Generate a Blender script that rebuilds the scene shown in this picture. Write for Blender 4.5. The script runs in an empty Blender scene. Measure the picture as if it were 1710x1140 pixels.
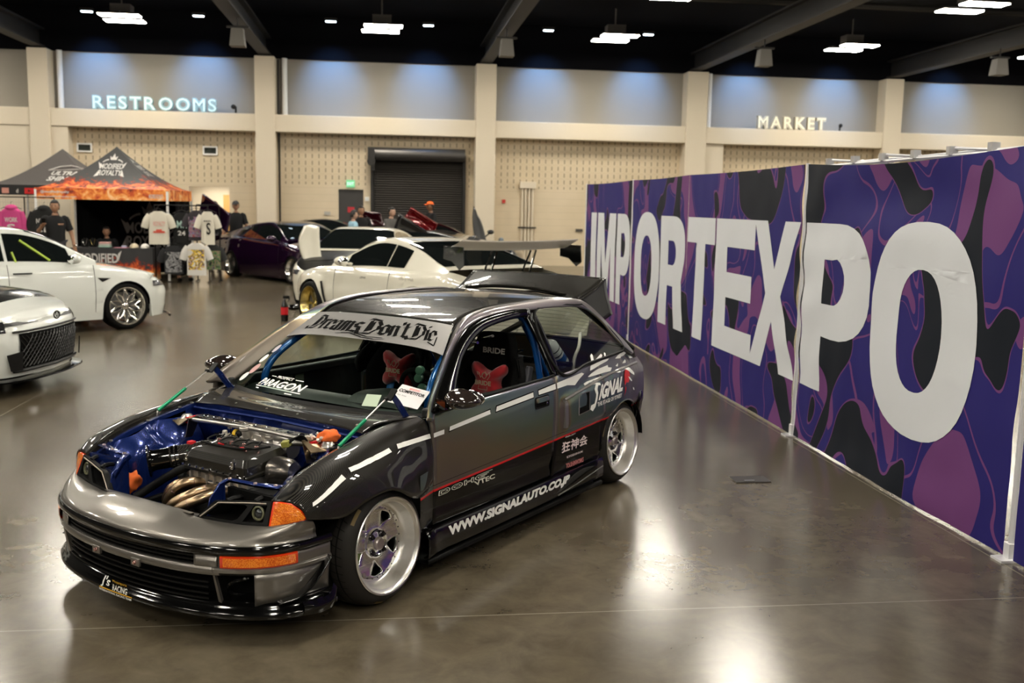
import bpy, bmesh, math, random
from mathutils import Vector, Matrix, noise
PI = math.pi
sc = bpy.context.scene
COL = sc.collection
# ---------------------------------------------------------------- camera, world, exposure
HC, PITCH, ROLL = 1.845, 0.13600723, 0.01892979
cam = bpy.data.cameras.new('camera'); camo = bpy.data.objects.new('camera', cam); COL.objects.link(camo)
cam.lens = 35.0; cam.sensor_width = 36.0; cam.clip_start = 0.05; cam.clip_end = 200
cam.dof.use_dof = True; cam.dof.focus_distance = 5.0; cam.dof.aperture_fstop = 3.2
_f = Vector((0, math.cos(PITCH), -math.sin(PITCH))); _u = Vector((0, math.sin(PITCH), math.cos(PITCH))); _r = Vector((1, 0, 0))
_c, _s = math.cos(ROLL), math.sin(ROLL)
_R = _c * _r + _s * _u; _U = -_s * _r + _c * _u
camo.matrix_world = Matrix(((_R.x, _U.x, -_f.x, 0), (_R.y, _U.y, -_f.y, 0), (_R.z, _U.z, -_f.z, HC), (0, 0, 0, 1)))
sc.camera = camo
w = bpy.data.worlds.new('hall_air'); sc.world = w; w.use_nodes = True
w.node_tree.nodes['Background'].inputs[0].default_value = (0.9, 0.85, 0.8, 1)
w.node_tree.nodes['Background'].inputs[1].default_value = 0.004
sc.view_settings.view_transform = 'Standard'; sc.view_settings.look = 'None'
sc.view_settings.exposure = 0.0; sc.view_settings.gamma = 1.0; sc.view_settings.use_curve_mapping = False
LAMP_STRENGTH = 90.0; WASH_STRENGTH = 40.0
# hall frame: a runs along the back wall, b away from the camera
WA = 0.12706482
E1 = Vector((math.cos(WA), math.sin(WA), 0)); E2 = Vector((-math.sin(WA), math.cos(WA), 0))
HALL = Matrix.Rotation(WA, 4, 'Z')
def H(a, b, z=0.0): return E1 * a + E2 * b + Vector((0, 0, z))
CAR_AT = (-1.2571106, 4.8587531, 0.0); CAR_YAW = -2.14922457
CARM = Matrix.Translation(CAR_AT) @ Matrix.Rotation(CAR_YAW, 4, 'Z')

# ---------------------------------------------------------------- materials
MATS = {}
def mat(name, col=(.5, .5, .5), rough=.5, metal=0., coat=0., emit=None, es=0., spec=None, trans=0., ior=None, alpha=1., sheen=0., coat_rough=.03, aniso=0.):
    if name in MATS: return MATS[name]
    m = bpy.data.materials.new(name); m.use_nodes = True; b = m.node_tree.nodes['Principled BSDF']
    b.inputs['Base Color'].default_value = (*col, 1); b.inputs['Roughness'].default_value = rough; b.inputs['Metallic'].default_value = metal
    b.inputs['Coat Weight'].default_value = coat; b.inputs['Coat Roughness'].default_value = coat_rough
    b.inputs['Transmission Weight'].default_value = trans; b.inputs['Alpha'].default_value = alpha
    if sheen: b.inputs['Sheen Weight'].default_value = sheen
    if ior: b.inputs['IOR'].default_value = ior
    if spec is not None: b.inputs['Specular IOR Level'].default_value = spec
    if emit: b.inputs['Emission Color'].default_value = (*emit, 1); b.inputs['Emission Strength'].default_value = es
    m.diffuse_color = (*col, 1); MATS[name] = m; return m
class NT:
    def __init__(s, m): s.t = m.node_tree; s.b = s.t.nodes['Principled BSDF']
    def n(s, typ, **kw):
        nd = s.t.nodes.new(typ)
        for k, v in kw.items(): setattr(nd, k, v)
        return nd
    def l(s, a, b): s.t.links.new(a, b)
    def coord(s, scale=None, rot=None, kind='Object'):
        tc = s.n('ShaderNodeTexCoord'); o = tc.outputs[kind]
        if scale or rot:
            mp = s.n('ShaderNodeMapping')
            if scale: mp.inputs['Scale'].default_value = scale
            if rot: mp.inputs['Rotation'].default_value = rot
            s.l(o, mp.inputs['Vector']); o = mp.outputs[0]
        return o
    def noise(s, co, sc_, det=4, rough=.55, dist=0.):
        nd = s.n('ShaderNodeTexNoise'); nd.inputs['Scale'].default_value = sc_; nd.inputs['Detail'].default_value = det
        nd.inputs['Roughness'].default_value = rough; nd.inputs['Distortion'].default_value = dist; s.l(co, nd.inputs['Vector']); return nd.outputs['Fac']
    def ramp(s, fac, stops, interp='LINEAR'):
        r = s.n('ShaderNodeValToRGB'); r.color_ramp.interpolation = interp; el = r.color_ramp.elements
        while len(el) < len(stops): el.new(1.)
        for e, (p, c) in zip(el, stops): e.position = p; e.color = (*c, 1) if len(c) == 3 else c
        s.l(fac, r.inputs[0]); return r.outputs[0]
    def math(s, op, a, b=None, c=None):
        nd = s.n('ShaderNodeMath', operation=op)
        for i, v in enumerate((a, b, c)):
            if v is None: continue
            if isinstance(v, (int, float)): nd.inputs[i].default_value = v
            else: s.l(v, nd.inputs[i])
        return nd.outputs[0]
    def mix(s, f, a, b):
        nd = s.n('ShaderNodeMix', data_type='RGBA'); nd.clamp_factor = True
        for i, v in ((0, f), (6, a), (7, b)):
            if isinstance(v, (int, float)): nd.inputs[i].default_value = v
            elif isinstance(v, tuple): nd.inputs[i].default_value = (*v, 1)
            else: s.l(v, nd.inputs[i])
        return nd.outputs[2]
    def xyz(s, co):
        nd = s.n('ShaderNodeSeparateXYZ'); s.l(co, nd.inputs[0]); return nd.outputs
    def bump(s, h, strength=.2, dist=.01):
        nd = s.n('ShaderNodeBump'); nd.inputs['Strength'].default_value = strength; nd.inputs['Distance'].default_value = dist
        s.l(h, nd.inputs['Height']); s.l(nd.outputs[0], s.b.inputs['Normal'])
    def col(s, c): s.l(c, s.b.inputs['Base Color'])
    def rough(s, c): s.l(c, s.b.inputs['Roughness'])

# ---------------------------------------------------------------- mesh helpers
def cr(pts, n, closed=False):
    """Catmull-Rom through control points, n samples in all."""
    P = [Vector(p) for p in pts]; k = len(P); segs = k if closed else k - 1; out = []
    for i in range(n):
        t = i / (n if closed else n - 1) * segs; j = min(int(t), segs - 1); u = t - j
        if closed: a, b, c, d = P[(j - 1) % k], P[j % k], P[(j + 1) % k], P[(j + 2) % k]
        else:
            b, c = P[j], P[j + 1]; a = P[j - 1] if j > 0 else b * 2 - c; d = P[j + 2] if j + 2 < k else c * 2 - b
        out.append(.5 * ((2 * b) + (c - a) * u + (2 * a - 5 * b + 4 * c - d) * u * u + (3 * b - a - 3 * c + d) * u ** 3))
    return out
def lin(pts, x):
    if x <= pts[0][0]: return pts[0][1]
    for (a, ya), (b, yb) in zip(pts, pts[1:]):
        if x <= b: return ya + (yb - ya) * (x - a) / (b - a)
    return pts[-1][1]
def smo(pts, x):
    """monotone-ish smooth interpolation of a table"""
    n = len(pts)
    if x <= pts[0][0]: return pts[0][1]
    if x >= pts[-1][0]: return pts[-1][1]
    for i in range(n - 1):
        if x <= pts[i + 1][0]:
            x0, y0 = pts[i]; x1, y1 = pts[i + 1]
            def sl(j):
                if j <= 0 or j >= n - 1: return 0. if n < 3 else ((pts[min(j + 1, n - 1)][1] - pts[max(j - 1, 0)][1]) / (pts[min(j + 1, n - 1)][0] - pts[max(j - 1, 0)][0]))
                return (pts[j + 1][1] - pts[j - 1][1]) / (pts[j + 1][0] - pts[j - 1][0])
            h = x1 - x0; t = (x - x0) / h; m0, m1 = sl(i) * h, sl(i + 1) * h
            return (2 * t ** 3 - 3 * t * t + 1) * y0 + (t ** 3 - 2 * t * t + t) * m0 + (-2 * t ** 3 + 3 * t * t) * y1 + (t ** 3 - t * t) * m1
def frame(d):
    d = Vector(d).normalized(); a = Vector((0, 0, 1)) if abs(d.z) < .9 else Vector((1, 0, 0))
    x = d.cross(a).normalized(); y = d.cross(x).normalized(); return x, y, d
class MB:
    def __init__(s): s.v = []; s.f = []
    def add(s, vs, fs):
        o = len(s.v); s.v += [Vector(v) for v in vs]; s.f += [tuple(i + o for i in f) for f in fs]; return s
    def box(s, c, d, rot=None, M=None):
        c = Vector(c); hx, hy, hz = d[0] / 2, d[1] / 2, d[2] / 2
        vs = [Vector((x, y, z)) for z in (-hz, hz) for y in (-hy, hy) for x in (-hx, hx)]
        if rot is not None:
            R = Matrix.Rotation(rot[2], 3, 'Z') @ Matrix.Rotation(rot[1], 3, 'Y') @ Matrix.Rotation(rot[0], 3, 'X'); vs = [R @ v for v in vs]
        vs = [v + c for v in vs]
        if M is not None: vs = [M @ v for v in vs]
        return s.add(vs, [(0, 2, 3, 1), (4, 5, 7, 6), (0, 1, 5, 4), (2, 6, 7, 3), (0, 4, 6, 2), (1, 3, 7, 5)])
    def tube(s, pts, r, n=10, closed=False, caps=True):
        P = [Vector(p) for p in pts]; k = len(P); rr = r if isinstance(r, (list, tuple)) else [r] * k; vs = []; fs = []
        x0 = None
        for i, p in enumerate(P):
            if closed: d = P[(i + 1) % k] - P[i - 1]
            else: d = P[min(i + 1, k - 1)] - P[max(i - 1, 0)]
            if d.length < 1e-9: d = Vector((0, 0, 1))
            d.normalize()
            if x0 is None: x0, _, _ = frame(d)
            x = x0 - d * x0.dot(d)
            if x.length < 1e-6: x, _, _ = frame(d)
            x.normalize(); x0 = x; y = d.cross(x)
            for j in range(n):
                a = 2 * PI * j / n; vs.append(p + (x * math.cos(a) + y * math.sin(a)) * rr[i])
        for i in range(k if closed else k - 1):
            for j in range(n):
                a = i * n + j; b = i * n + (j + 1) % n; c = ((i + 1) % k) * n + (j + 1) % n; d = ((i + 1) % k) * n + j; fs.append((a, b, c, d))
        if caps and not closed: fs.append(tuple(range(n))[::-1]); fs.append(tuple((k - 1) * n + j for j in range(n)))
        return s.add(vs, fs)
    def cyl(s, p0, p1, r0, r1=None, n=20, caps=True):
        return s.tube([p0, p1], [r0, r0 if r1 is None else r1], n, caps=caps)
    def lathe(s, prof, o=(0, 0, 0), axis=(0, 0, 1), n=32, closed=False):
        """prof: (radius, height along axis)"""
        x, y, d = frame(axis); o = Vector(o); vs = []; fs = []; k = len(prof)
        for r, h in prof:
            for j in range(n):
                a = 2 * PI * j / n; vs.append(o + d * h + (x * math.cos(a) + y * math.sin(a)) * r)
        for i in range(k if closed else k - 1):
            for j in range(n):
                fs.append((i * n + j, i * n + (j + 1) % n, ((i + 1) % k) * n + (j + 1) % n, ((i + 1) % k) * n + j))
        return s.add(vs, fs)
    def grid(s, rows, close=False):
        k = len(rows); n = len(rows[0]); vs = [p for r in rows for p in r]; fs = []
        for i in range(k - 1):
            for j in range(n if close else n - 1): fs.append((i * n + j, i * n + (j + 1) % n, (i + 1) * n + (j + 1) % n, (i + 1) * n + j))
        return s.add(vs, fs)
    def patch(s, ctrl, nu=12, nv=12):
        """ctrl: rows of 3D control points, splined both ways"""
        rows = [cr(r, nv) for r in ctrl]; cols = [cr([rows[i][j] for i in range(len(rows))], nu) for j in range(nv)]
        return s.grid([[cols[j][i] for j in range(nv)] for i in range(nu)])
    def sphere(s, c, r, n=14, m=8, M=None):
        c = Vector(c); rx, ry, rz = r if isinstance(r, (tuple, list)) else (r, r, r); vs = []; fs = []
        for i in range(m + 1):
            t = PI * i / m
            for j in range(n):
                a = 2 * PI * j / n; v = Vector((rx * math.sin(t) * math.cos(a), ry * math.sin(t) * math.sin(a), rz * math.cos(t)))
                vs.append((M @ v if M is not None else v) + c)
        for i in range(m):
            for j in range(n): fs.append((i * n + j, (i + 1) * n + j, (i + 1) * n + (j + 1) % n, i * n + (j + 1) % n))
        return s.add(vs, fs)
    def poly(s, pts, off=None):
        """flat polygon, extruded by vector off if given"""
        P = [Vector(p) for p in pts]; n = len(P)
        if off is None: return s.add(P, [tuple(range(n))])
        o = Vector(off); return s.add(P + [p + o for p in P], [tuple(range(n))[::-1], tuple(range(n, 2 * n))] + [(i, (i + 1) % n, n + (i + 1) % n, n + i) for i in range(n)])
    def xf(s, M): s.v = [M @ v for v in s.v]; return s
    def warp(s, fn): s.v = [Vector(fn(v)) for v in s.v]; return s
    def mirror(s):
        n = len(s.v); s.v += [Vector((v.x, -v.y, v.z)) for v in s.v]; s.f += [tuple(i + n for i in f[::-1]) for f in list(s.f)]; return s
    def flipy(s): s.v = [Vector((v.x, -v.y, v.z)) for v in s.v]; s.f = [f[::-1] for f in s.f]; return s
    def obj(s, name, m, parent=None, smooth=40, solid=0., bevel=0., sub=0, merge=True, off=-1., label=None):
        me = bpy.data.meshes.new(name); me.from_pydata([tuple(v) for v in s.v], [], s.f)
        ms = m if isinstance(m, (list, tuple)) else [m]
        for q in ms: me.materials.append(q)
        if merge:
            bm = bmesh.new(); bm.from_mesh(me); bmesh.ops.remove_doubles(bm, verts=bm.verts, dist=1e-5); bm.to_mesh(me); bm.free()
        if smooth:
            me.polygons.foreach_set('use_smooth', [True] * len(me.polygons)); me.set_sharp_from_angle(angle=math.radians(smooth))
        me.update(); o = bpy.data.objects.new(name, me); COL.objects.link(o)
        if bevel:
            md = o.modifiers.new('bevel', 'BEVEL'); md.width = bevel; md.segments = 2; md.limit_method = 'ANGLE'; md.angle_limit = math.radians(40); md.harden_normals = False
        if solid: md = o.modifiers.new('solid', 'SOLIDIFY'); md.thickness = solid; md.offset = off
        if sub: md = o.modifiers.new('sub', 'SUBSURF'); md.levels = sub; md.render_levels = sub
        if parent is not None: o.parent = parent
        if label: o['label'] = label
        return o
def curve_mesh(cu):
    o = bpy.data.objects.new('tmp', cu); COL.objects.link(o); dg = bpy.context.evaluated_depsgraph_get(); dg.update()
    me = bpy.data.meshes.new_from_object(o.evaluated_get(dg)); bpy.data.objects.remove(o); b = MB(); b.v = [v.co.copy() for v in me.vertices]; b.f = [tuple(p.vertices) for p in me.polygons]
    bpy.data.meshes.remove(me); return b
def plate(loops, ext=0., bev=0., res=6):
    """2D loops (outer + holes) to a filled, extruded plate in XY"""
    cu = bpy.data.curves.new('tmp', 'CURVE'); cu.dimensions = '2D'; cu.fill_mode = 'BOTH'; cu.extrude = ext; cu.bevel_depth = bev; cu.bevel_resolution = 1
    for lp in loops:
        sp = cu.splines.new('POLY'); sp.points.add(len(lp) - 1)
        for p, q in zip(sp.points, lp): p.co = (q[0], q[1], 0, 1)
        sp.use_cyclic_u = True
    b = curve_mesh(cu); bpy.data.curves.remove(cu); return b
def text(s_, size=1., shear=0., off=0., ext=0., align='LEFT', sx=1., space=1., res=3, fit=None, sub=0):
    """text as MB in XY, baseline at y=0; fit=(w,h) scales its box"""
    cu = bpy.data.curves.new('tmp', 'FONT'); cu.body = s_; cu.size = size; cu.shear = shear; cu.offset = off; cu.extrude = ext; cu.align_x = align; cu.space_character = space; cu.resolution_u = res
    b = curve_mesh(cu); bpy.data.curves.remove(cu)
    if not b.v: return b
    if fit:
        x0 = min(v.x for v in b.v); x1 = max(v.x for v in b.v); y0 = min(v.y for v in b.v); y1 = max(v.y for v in b.v)
        b.v = [Vector(((v.x - x0) / max(x1 - x0, 1e-6) * fit[0], (v.y - y0) / max(y1 - y0, 1e-6) * fit[1], v.z)) for v in b.v]
    elif sx != 1.: b.v = [Vector((v.x * sx, v.y, v.z)) for v in b.v]
    return b
def rrect(x0, y0, x1, y1, r, n=5):
    out = []
    for cx, cy, a in ((x1 - r, y1 - r, 0), (x0 + r, y1 - r, 90), (x0 + r, y0 + r, 180), (x1 - r, y0 + r, 270)):
        for i in range(n): t = math.radians(a + 90 * i / (n - 1)); out.append((cx + r * math.cos(t), cy + r * math.sin(t)))
    return out
def circ(cx, cy, r, n=24, ry=None): return [(cx + r * math.cos(2 * PI * i / n), cy + (ry or r) * math.sin(2 * PI * i / n)) for i in range(n)]
def subdiv(b, cuts=1, maxlen=None):
    bm = bmesh.new(); vs = [bm.verts.new(v) for v in b.v]
    for f in b.f:
        try: bm.faces.new([vs[i] for i in f])
        except ValueError: pass
    bmesh.ops.triangulate(bm, faces=bm.faces)
    for _ in range(12 if maxlen else cuts):
        es = [e for e in bm.edges if (e.calc_length() > maxlen if maxlen else True)]
        if not es: break
        bmesh.ops.subdivide_edges(bm, edges=es, cuts=1); bmesh.ops.triangulate(bm, faces=bm.faces)
    bm.verts.index_update(); r = MB(); r.v = [v.co.copy() for v in bm.verts]; r.f = [tuple(v.index for v in f.verts) for f in bm.faces]; bm.free(); return r
def nib(strokes, w=.16, ang=40, th=.25):
    """broad-nib lettering: polylines swept by a slanted pen edge"""
    a = math.radians(ang); d = Vector((math.cos(a), math.sin(a), 0)) * w / 2; b = MB()
    for st in strokes:
        for p, q in zip(st, st[1:]):
            p = Vector((*p, 0)); q = Vector((*q, 0)); u = (q - p); nrm = Vector((-u.y, u.x, 0)).normalized() * w * th / 2 if u.length else Vector()
            b.add([p - d - nrm, p + d - nrm, q + d + nrm, q - d + nrm], [(0, 1, 2, 3)])
    return b
def tag(o, label=None, cat=None, group=None, kind=None):
    if label: o['label'] = label
    if cat: o['category'] = cat
    if group: o['group'] = group
    if kind: o['kind'] = kind
    return o
def empty(name, M=None, label=None, cat=None, group=None):
    o = bpy.data.objects.new(name, None); COL.objects.link(o); o.empty_display_size = .1
    if M is not None: o.matrix_world = M
    return tag(o, label, cat, group)
def structure(o, label=None): return tag(o, label, None, None, 'structure')
def copy_tree(o, parent=None, M=None):
    c = o.copy(); COL.objects.link(c); c.parent = parent
    if M is not None: c.matrix_world = M
    for ch in [q for q in bpy.data.objects if q.parent == o]: copy_tree(ch, c)
    return c
random.seed(7)
# ---------------------------------------------------------------- hall materials
def floor_mat():
    m = mat('polished_concrete', (.16, .14, .11), .25, coat=.0); t = NT(m); co = t.coord()
    n1 = t.noise(co, .55, 5, .6, .6); n2 = t.noise(co, 5., 6, .65, .4); n3 = t.noise(co, 40., 3, .6)
    c = t.ramp(n1, [(.3, (.078, .062, .040)), (.52, (.104, .086, .058)), (.72, (.140, .120, .086))])
    c2 = t.ramp(n2, [(.3, (.62, .60, .56)), (.7, (1.2, 1.2, 1.2))])
    mx = t.n('ShaderNodeMix', data_type='RGBA', blend_type='MULTIPLY'); mx.inputs[0].default_value = .8; t.l(c, mx.inputs[6]); t.l(c2, mx.inputs[7])
    x, y, z = t.xyz(co)
    # saw-cut joints on a regular bay grid
    ja = t.math('LESS_THAN', t.math('ABSOLUTE', t.math('SUBTRACT', t.math('FRACT', t.math('DIVIDE', t.math('ADD', x, 3.24 + 65), 6.5)), .0008)), .0008)
    jb = t.math('LESS_THAN', t.math('ABSOLUTE', t.math('SUBTRACT', t.math('FRACT', t.math('DIVIDE', t.math('ADD', y, 65 - 4.28), 6.5)), .0006)), .0006)
    j = t.math('MAXIMUM', ja, jb)
    t.col(t.mix(j, mx.outputs[2], (.20, .18, .14)))
    t.rough(t.math('ADD', t.math('MULTIPLY', n1, .14), .14))
    t.bump(t.noise(co, 2.2, 2, .5), .12, .004)
    m.node_tree.nodes['Principled BSDF'].inputs['Specular IOR Level'].default_value = .55
    return m
def block_mat(perf):
    m = mat('acoustic_block_wall' if perf else 'painted_block_wall', (.62, .51, .35), .7); t = NT(m); co = t.coord(); x, y, z = t.xyz(co)
    n = t.noise(co, .8, 3); base = t.ramp(n, [(.3, (.58, .48, .325)), (.7, (.66, .55, .39))])
    fz = t.math('FRACT', t.math('DIVIDE', z, .205)); fa = t.math('FRACT', t.math('DIVIDE', t.math('ADD', x, 60.), .41))
    mort = t.math('LESS_THAN', fz, .045)
    c = t.mix(t.math('MULTIPLY', mort, .35), base, (.36, .30, .22))
    if perf:
        s1 = t.math('FRACT', t.math('DIVIDE', t.math('ADD', x, 60.), .195)); a = t.math('LESS_THAN', t.math('ABSOLUTE', t.math('SUBTRACT', s1, .5)), .105)
        b = t.math('LESS_THAN', t.math('ABSOLUTE', t.math('SUBTRACT', fz, .52)), .30); c = t.mix(t.math('MULTIPLY', t.math('MULTIPLY', a, b), .62), c, (.16, .12, .08))
    t.col(c); return m
FLOOR = floor_mat(); PERF = block_mat(True); BLOCK = block_mat(False)
PLASTER = mat('cream_plaster', (.67, .59, .46), .75); UPPER = mat('pale_grey_upper_wall', (.30, .275, .235), .8)
BLACKP = mat('black_ceiling_paint', (.004, .004, .0055), .95, spec=.1); STEELD = mat('dark_painted_steel', (.022, .020, .018), .6, .2)
WHITEP = mat('white_enamel', (.8, .8, .78), .4); GALV = mat('galvanised_steel', (.55, .55, .56), .35, .9)
DOORG = mat('charcoal_steel_door', (.045, .042, .04), .45, .2)
LEDW = mat('led_panel', (1, 1, 1), .5, emit=(1., .93, .80), es=LAMP_STRENGTH); LEDS = mat('cold_downlight_lens', (1, 1, 1), .5, emit=(.75, .9, 1.), es=14)
def hobj(b, name, m, kind='structure', **kw):
    o = b.obj(name, m, None, **kw); o.matrix_world = HALL
    if kind: o['kind'] = kind
    return o
A0, A1, B0, BW, ZW, ZC = -16.5, 24., -9., 30.55, 5.95, 7.2
f = MB(); f.grid([[Vector((A0 + (A1 - A0) * i / 20, B0 + (32 - B0) * j / 20, 0)) for i in range(21)] for j in range(21)]); hobj(f, 'floor', FLOOR)
hobj(MB().box(((A0 + A1) / 2, (B0 + 32) / 2, ZC + .1), (A1 - A0, 32 - B0, .2)), 'ceiling', BLACKP)
# back wall: recessed niches between columns, ledge beam, black fascia above
colx = [(-16.5, -16.0), (-9.95, -9.40), (-3.76, -3.19), (2.63, 3.23), (9.05, 9.70), (15.40, 15.98), (21.9, 22.5)]
hobj(MB().box(((A0 + A1) / 2, BW + .15, 5.15), (A1 - A0, .3, 1.62)), 'wall_back_upper', UPPER)
wb = MB(); wb.box(((A0 + A1) / 2, BW + .3, 1.05), (A1 - A0, .3, 2.1)); 
dx0, dx1, rx0, rx1 = -1.42, -.68, -.42, 2.34
# lower wall with a doorway and a service opening cut through
ob0, ob1 = -5.75, -4.6
wb = MB(); z1 = 2.35
for a0, a1, zz0 in ((A0, ob0, 0), (ob0, ob1, 2.22), (ob1, dx0, 0), (dx0, dx1, 2.22), (dx1, rx0, 0), (rx1, A1, 0)):
    wb.box(((a0 + a1) / 2, BW + .15, (zz0 + z1) / 2), (a1 - a0, .3, z1 - zz0))
hobj(wb, 'wall_back_lower', BLOCK)
wp = MB()
for a0, a1 in ((A0, rx0), (rx1, A1)): wp.box(((a0 + a1) / 2, BW + .15, (z1 + 4.0) / 2), (a1 - a0, .3, 4.0 - z1))
wp.box(((rx0 + rx1) / 2, BW + .15, 3.73), (rx1 - rx0, .3, .54)); hobj(wp, 'wall_back', PERF)
n_trim = 0
for a0, a1 in colx:
    n_trim += 1; hobj(MB().box(((a0 + a1) / 2, 30.28, ZW / 2), (a1 - a0, .56, ZW)), 'trim_%d' % n_trim, PLASTER, bevel=.02)
n_trim += 1; hobj(MB().box(((A0 + A1) / 2, 30.30, 4.07), (A1 - A0, .5, .50)), 'trim_%d' % n_trim, PLASTER, bevel=.02)
n_trim += 1; hobj(MB().box((-10.45, 30.32, 1.95), (3.0, .46, 3.9)), 'trim_%d' % n_trim, PLASTER)
n_trim += 1; hobj(MB().box((9.85, 30.35, 1.95), (.9, .4, 3.9)), 'trim_%d' % n_trim, PLASTER)
n_trim += 1; hobj(MB().box(((A0 + A1) / 2, 30.75, (ZW + ZC) / 2), (A1 - A0, .5, ZC - ZW)), 'trim_%d' % n_trim, BLACKP)
for q, (bx, by, sx, sy, side) in enumerate(((A0 - .1, 11.5, .2, 43, 'left'), (A1 + .1, 11.5, .2, 43, 'right'), (4., B0 - .1, 42, .2, 'front'))):
    hobj(MB().box((bx, by, 3.0), (sx, sy, 6.0)), 'wall_' + side, mat('charcoal_drape_wall', (.035, .033, .032), .9))
# room seen through the service opening
hobj(MB().box((-5.2, 33.2, 1.2), (3.2, .1, 2.6)), 'wall_corridor', PLASTER)
hobj(MB().box((-5.2, 32., 2.45), (3.2, 2.4, .1)), 'ceiling_corridor', WHITEP)
hobj(MB().box((-5.2, 32., -.0), (3.2, 2.6, .02)), 'floor_corridor', mat('corridor_tile', (.5, .42, .3), .5))
o = hobj(MB().box((-5.0, 33.12, 1.0), (.35, .06, 2.0)), 'door_3', mat('oak_veneer_door', (.6, .33, .1), .5))
lp = bpy.data.lights.new('corridor_lamp', 'AREA'); lp.energy = 60; lp.size = 1.2; lp.color = (1, .93, .8); lo = bpy.data.objects.new('corridor_lamp', lp); COL.objects.link(lo); lo.matrix_world = Matrix.Translation(H(-5.2, 32, 2.35))
# doors
d1 = hobj(MB().box(((dx0 + dx1) / 2, BW + .1, 1.11), (dx1 - dx0, .06, 2.22)), 'door_1', DOORG)
MB().box(((dx0 + dx1) / 2, BW + .05, 1.62), (.2, .02, .16)).obj('door_sign', mat('red_sign_plate', (.45, .02, .03), .4), d1, label='small red sign plate')
MB().box((dx1 - .08, BW + .02, 1.0), (.03, .05, .14)).obj('door_handle', GALV, d1)
sl = MB(); n = 46
rows = []
for i in range(n * 4 + 1):
    z = 3.12 * i / (n * 4); rows.append([Vector((rx0 + .06, BW - .02 + .018 * math.sin(2 * PI * i / 4), z)), Vector((rx1 - .06, BW - .02 + .018 * math.sin(2 * PI * i / 4), z))])
sl.grid(rows); d2 = hobj(sl, 'door_2', mat('roll_up_slats', (.055, .05, .044), .5, .3))
MB().cyl((rx0 - .02, BW - .28, 3.28), (rx1, BW - .28, 3.28), .19, n=24).obj('roller_drum', mat('drum_steel', (.09, .085, .08), .35, .6), d2)
tr = MB(); tr.box((rx0, BW - .06, 1.65), (.09, .12, 3.3)); tr.box((rx1, BW - .06, 1.65), (.09, .12, 3.3)); tr.obj('guide_rail', STEELD, d2)
mo = MB(); mo.box((rx0 - .02, BW - .3, 3.25), (.2, .42, .42)); mo.cyl((rx0 - .02, BW - .5, 3.05), (rx0 - .02, BW - .25, 3.05), .12); mo.box((rx0 + .02, BW - .3, 2.9), (.12, .2, .24)); mo.obj('door_motor', STEELD, d2)
MB().tube([H(0, 0)] and [Vector((rx0 + .12, BW - .2, 2.8)), Vector((rx0 + .1, BW - .2, 1.9)), Vector((rx0 + .02, BW - .2, 1.1))], .012, 6).obj('pull_chain', STEELD, d2)
# small wall fittings (things)
def wthing(b, name, m, label, cat, group=None, **kw):
    o = b.obj(name, m, None, **kw); o.matrix_world = HALL; return tag(o, label, cat, group)
for a, lb in ((-8.64, 'louvred wall vent above the tents, nearest the left corner'), (-5.12, 'louvred wall vent between the tents and the column')):
    t = empty('wall_vent', HALL, lb, 'vent')
    MB().add(*[(lambda b: (b.v, b.f))(plate([rrect(-.21, -.13, .21, .13, .01), rrect(-.17, -.085, .17, .085, .005)], .02).xf(Matrix.Translation((a, BW - .03, 3.26)) @ Matrix.Rotation(PI / 2, 4, 'X')))][0]).obj('frame', WHITEP, t)
    g = MB()
    for k in range(6): g.box((a, BW - .012, 3.19 + k * .028), (.34, .02, .010), rot=(.5, 0, 0))
    g.box((a, BW - .001, 3.26), (.34, .004, .17)); g.obj('louvres', mat('vent_shadow', (.05, .06, .05), .6), t)
ex = empty('exit_sign', HALL, 'green lit exit sign above the charcoal door', 'sign')
MB().box((-1.06, BW - .05, 2.39), (.25, .06, .22)).obj('housing', mat('exit_lens', (.15, .5, .25), .4, emit=(.25, .8, .45), es=.35), ex)
text('EXIT', fit=(.19, .09), off=.02).xf(Matrix.Translation((-1.155, BW - .085, 2.345)) @ Matrix.Rotation(PI / 2, 4, 'X')).obj('lettering', mat('exit_letters', (.7, 1, .8), .4, emit=(.6, 1., .75), es=.9), ex)
wthing(MB().box((3.56, BW - .03, 1.955), (.1, .06, .11)), 'fire_alarm', mat('alarm_red', (.5, .03, .02), .4), 'small red fire alarm box on the wall right of the middle column', 'fire alarm')
wthing(MB().box((-.57, BW - .03, 1.95), (.13, .07, .12)), 'wall_speaker', WHITEP, 'small white wall box beside the roll-up door', 'speaker')
wthing(MB().box((5.93, BW - .02, 1.11), (.22, .04, .09)), 'room_plate', mat('dark_plate', (.06, .05, .04), .5), 'small dark plate on the cream wall left of the banner', 'sign plate')
wthing(MB().box((-1.75, BW - .02, 1.5), (.18, .04, .1)), 'outlet_plate', mat('grey_plate', (.4, .38, .34), .5), 'small grey plate left of the charcoal door', 'wall plate')
wthing(MB().lathe([(0, .09), (.05, .09), (.075, .05), (.08, 0), (.0, 0)], (3.5, BW - .04, .78), (0, -1, 0), 16), 'wall_bell', mat('blue_grey_enamel', (.2, .25, .3), .4), 'round blue-grey bell low on the wall beside the pipes', 'bell')
cd_ = empty('conduit_run', HALL, 'four cream conduit pipes rising to a junction box on the back wall', 'pipes')
for k in range(4): a = 4.13 + k * .105; MB().cyl((a, BW - .06, 0), (a, BW - .06, 2.38), .034, n=12).obj('conduit_pipe', PLASTER, cd_)
MB().box((4.29, BW - .07, 2.46), (.5, .14, .2)).obj('junction_box', PLASTER, cd_, bevel=.01); MB().box((4.29, BW - .1, 1.17), (.56, .04, .04)).obj('pipe_clamp', STEELD, cd_); MB().box((4.29, BW - .1, .55), (.9, .04, .05)).obj('pipe_clamp', STEELD, cd_)
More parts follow.
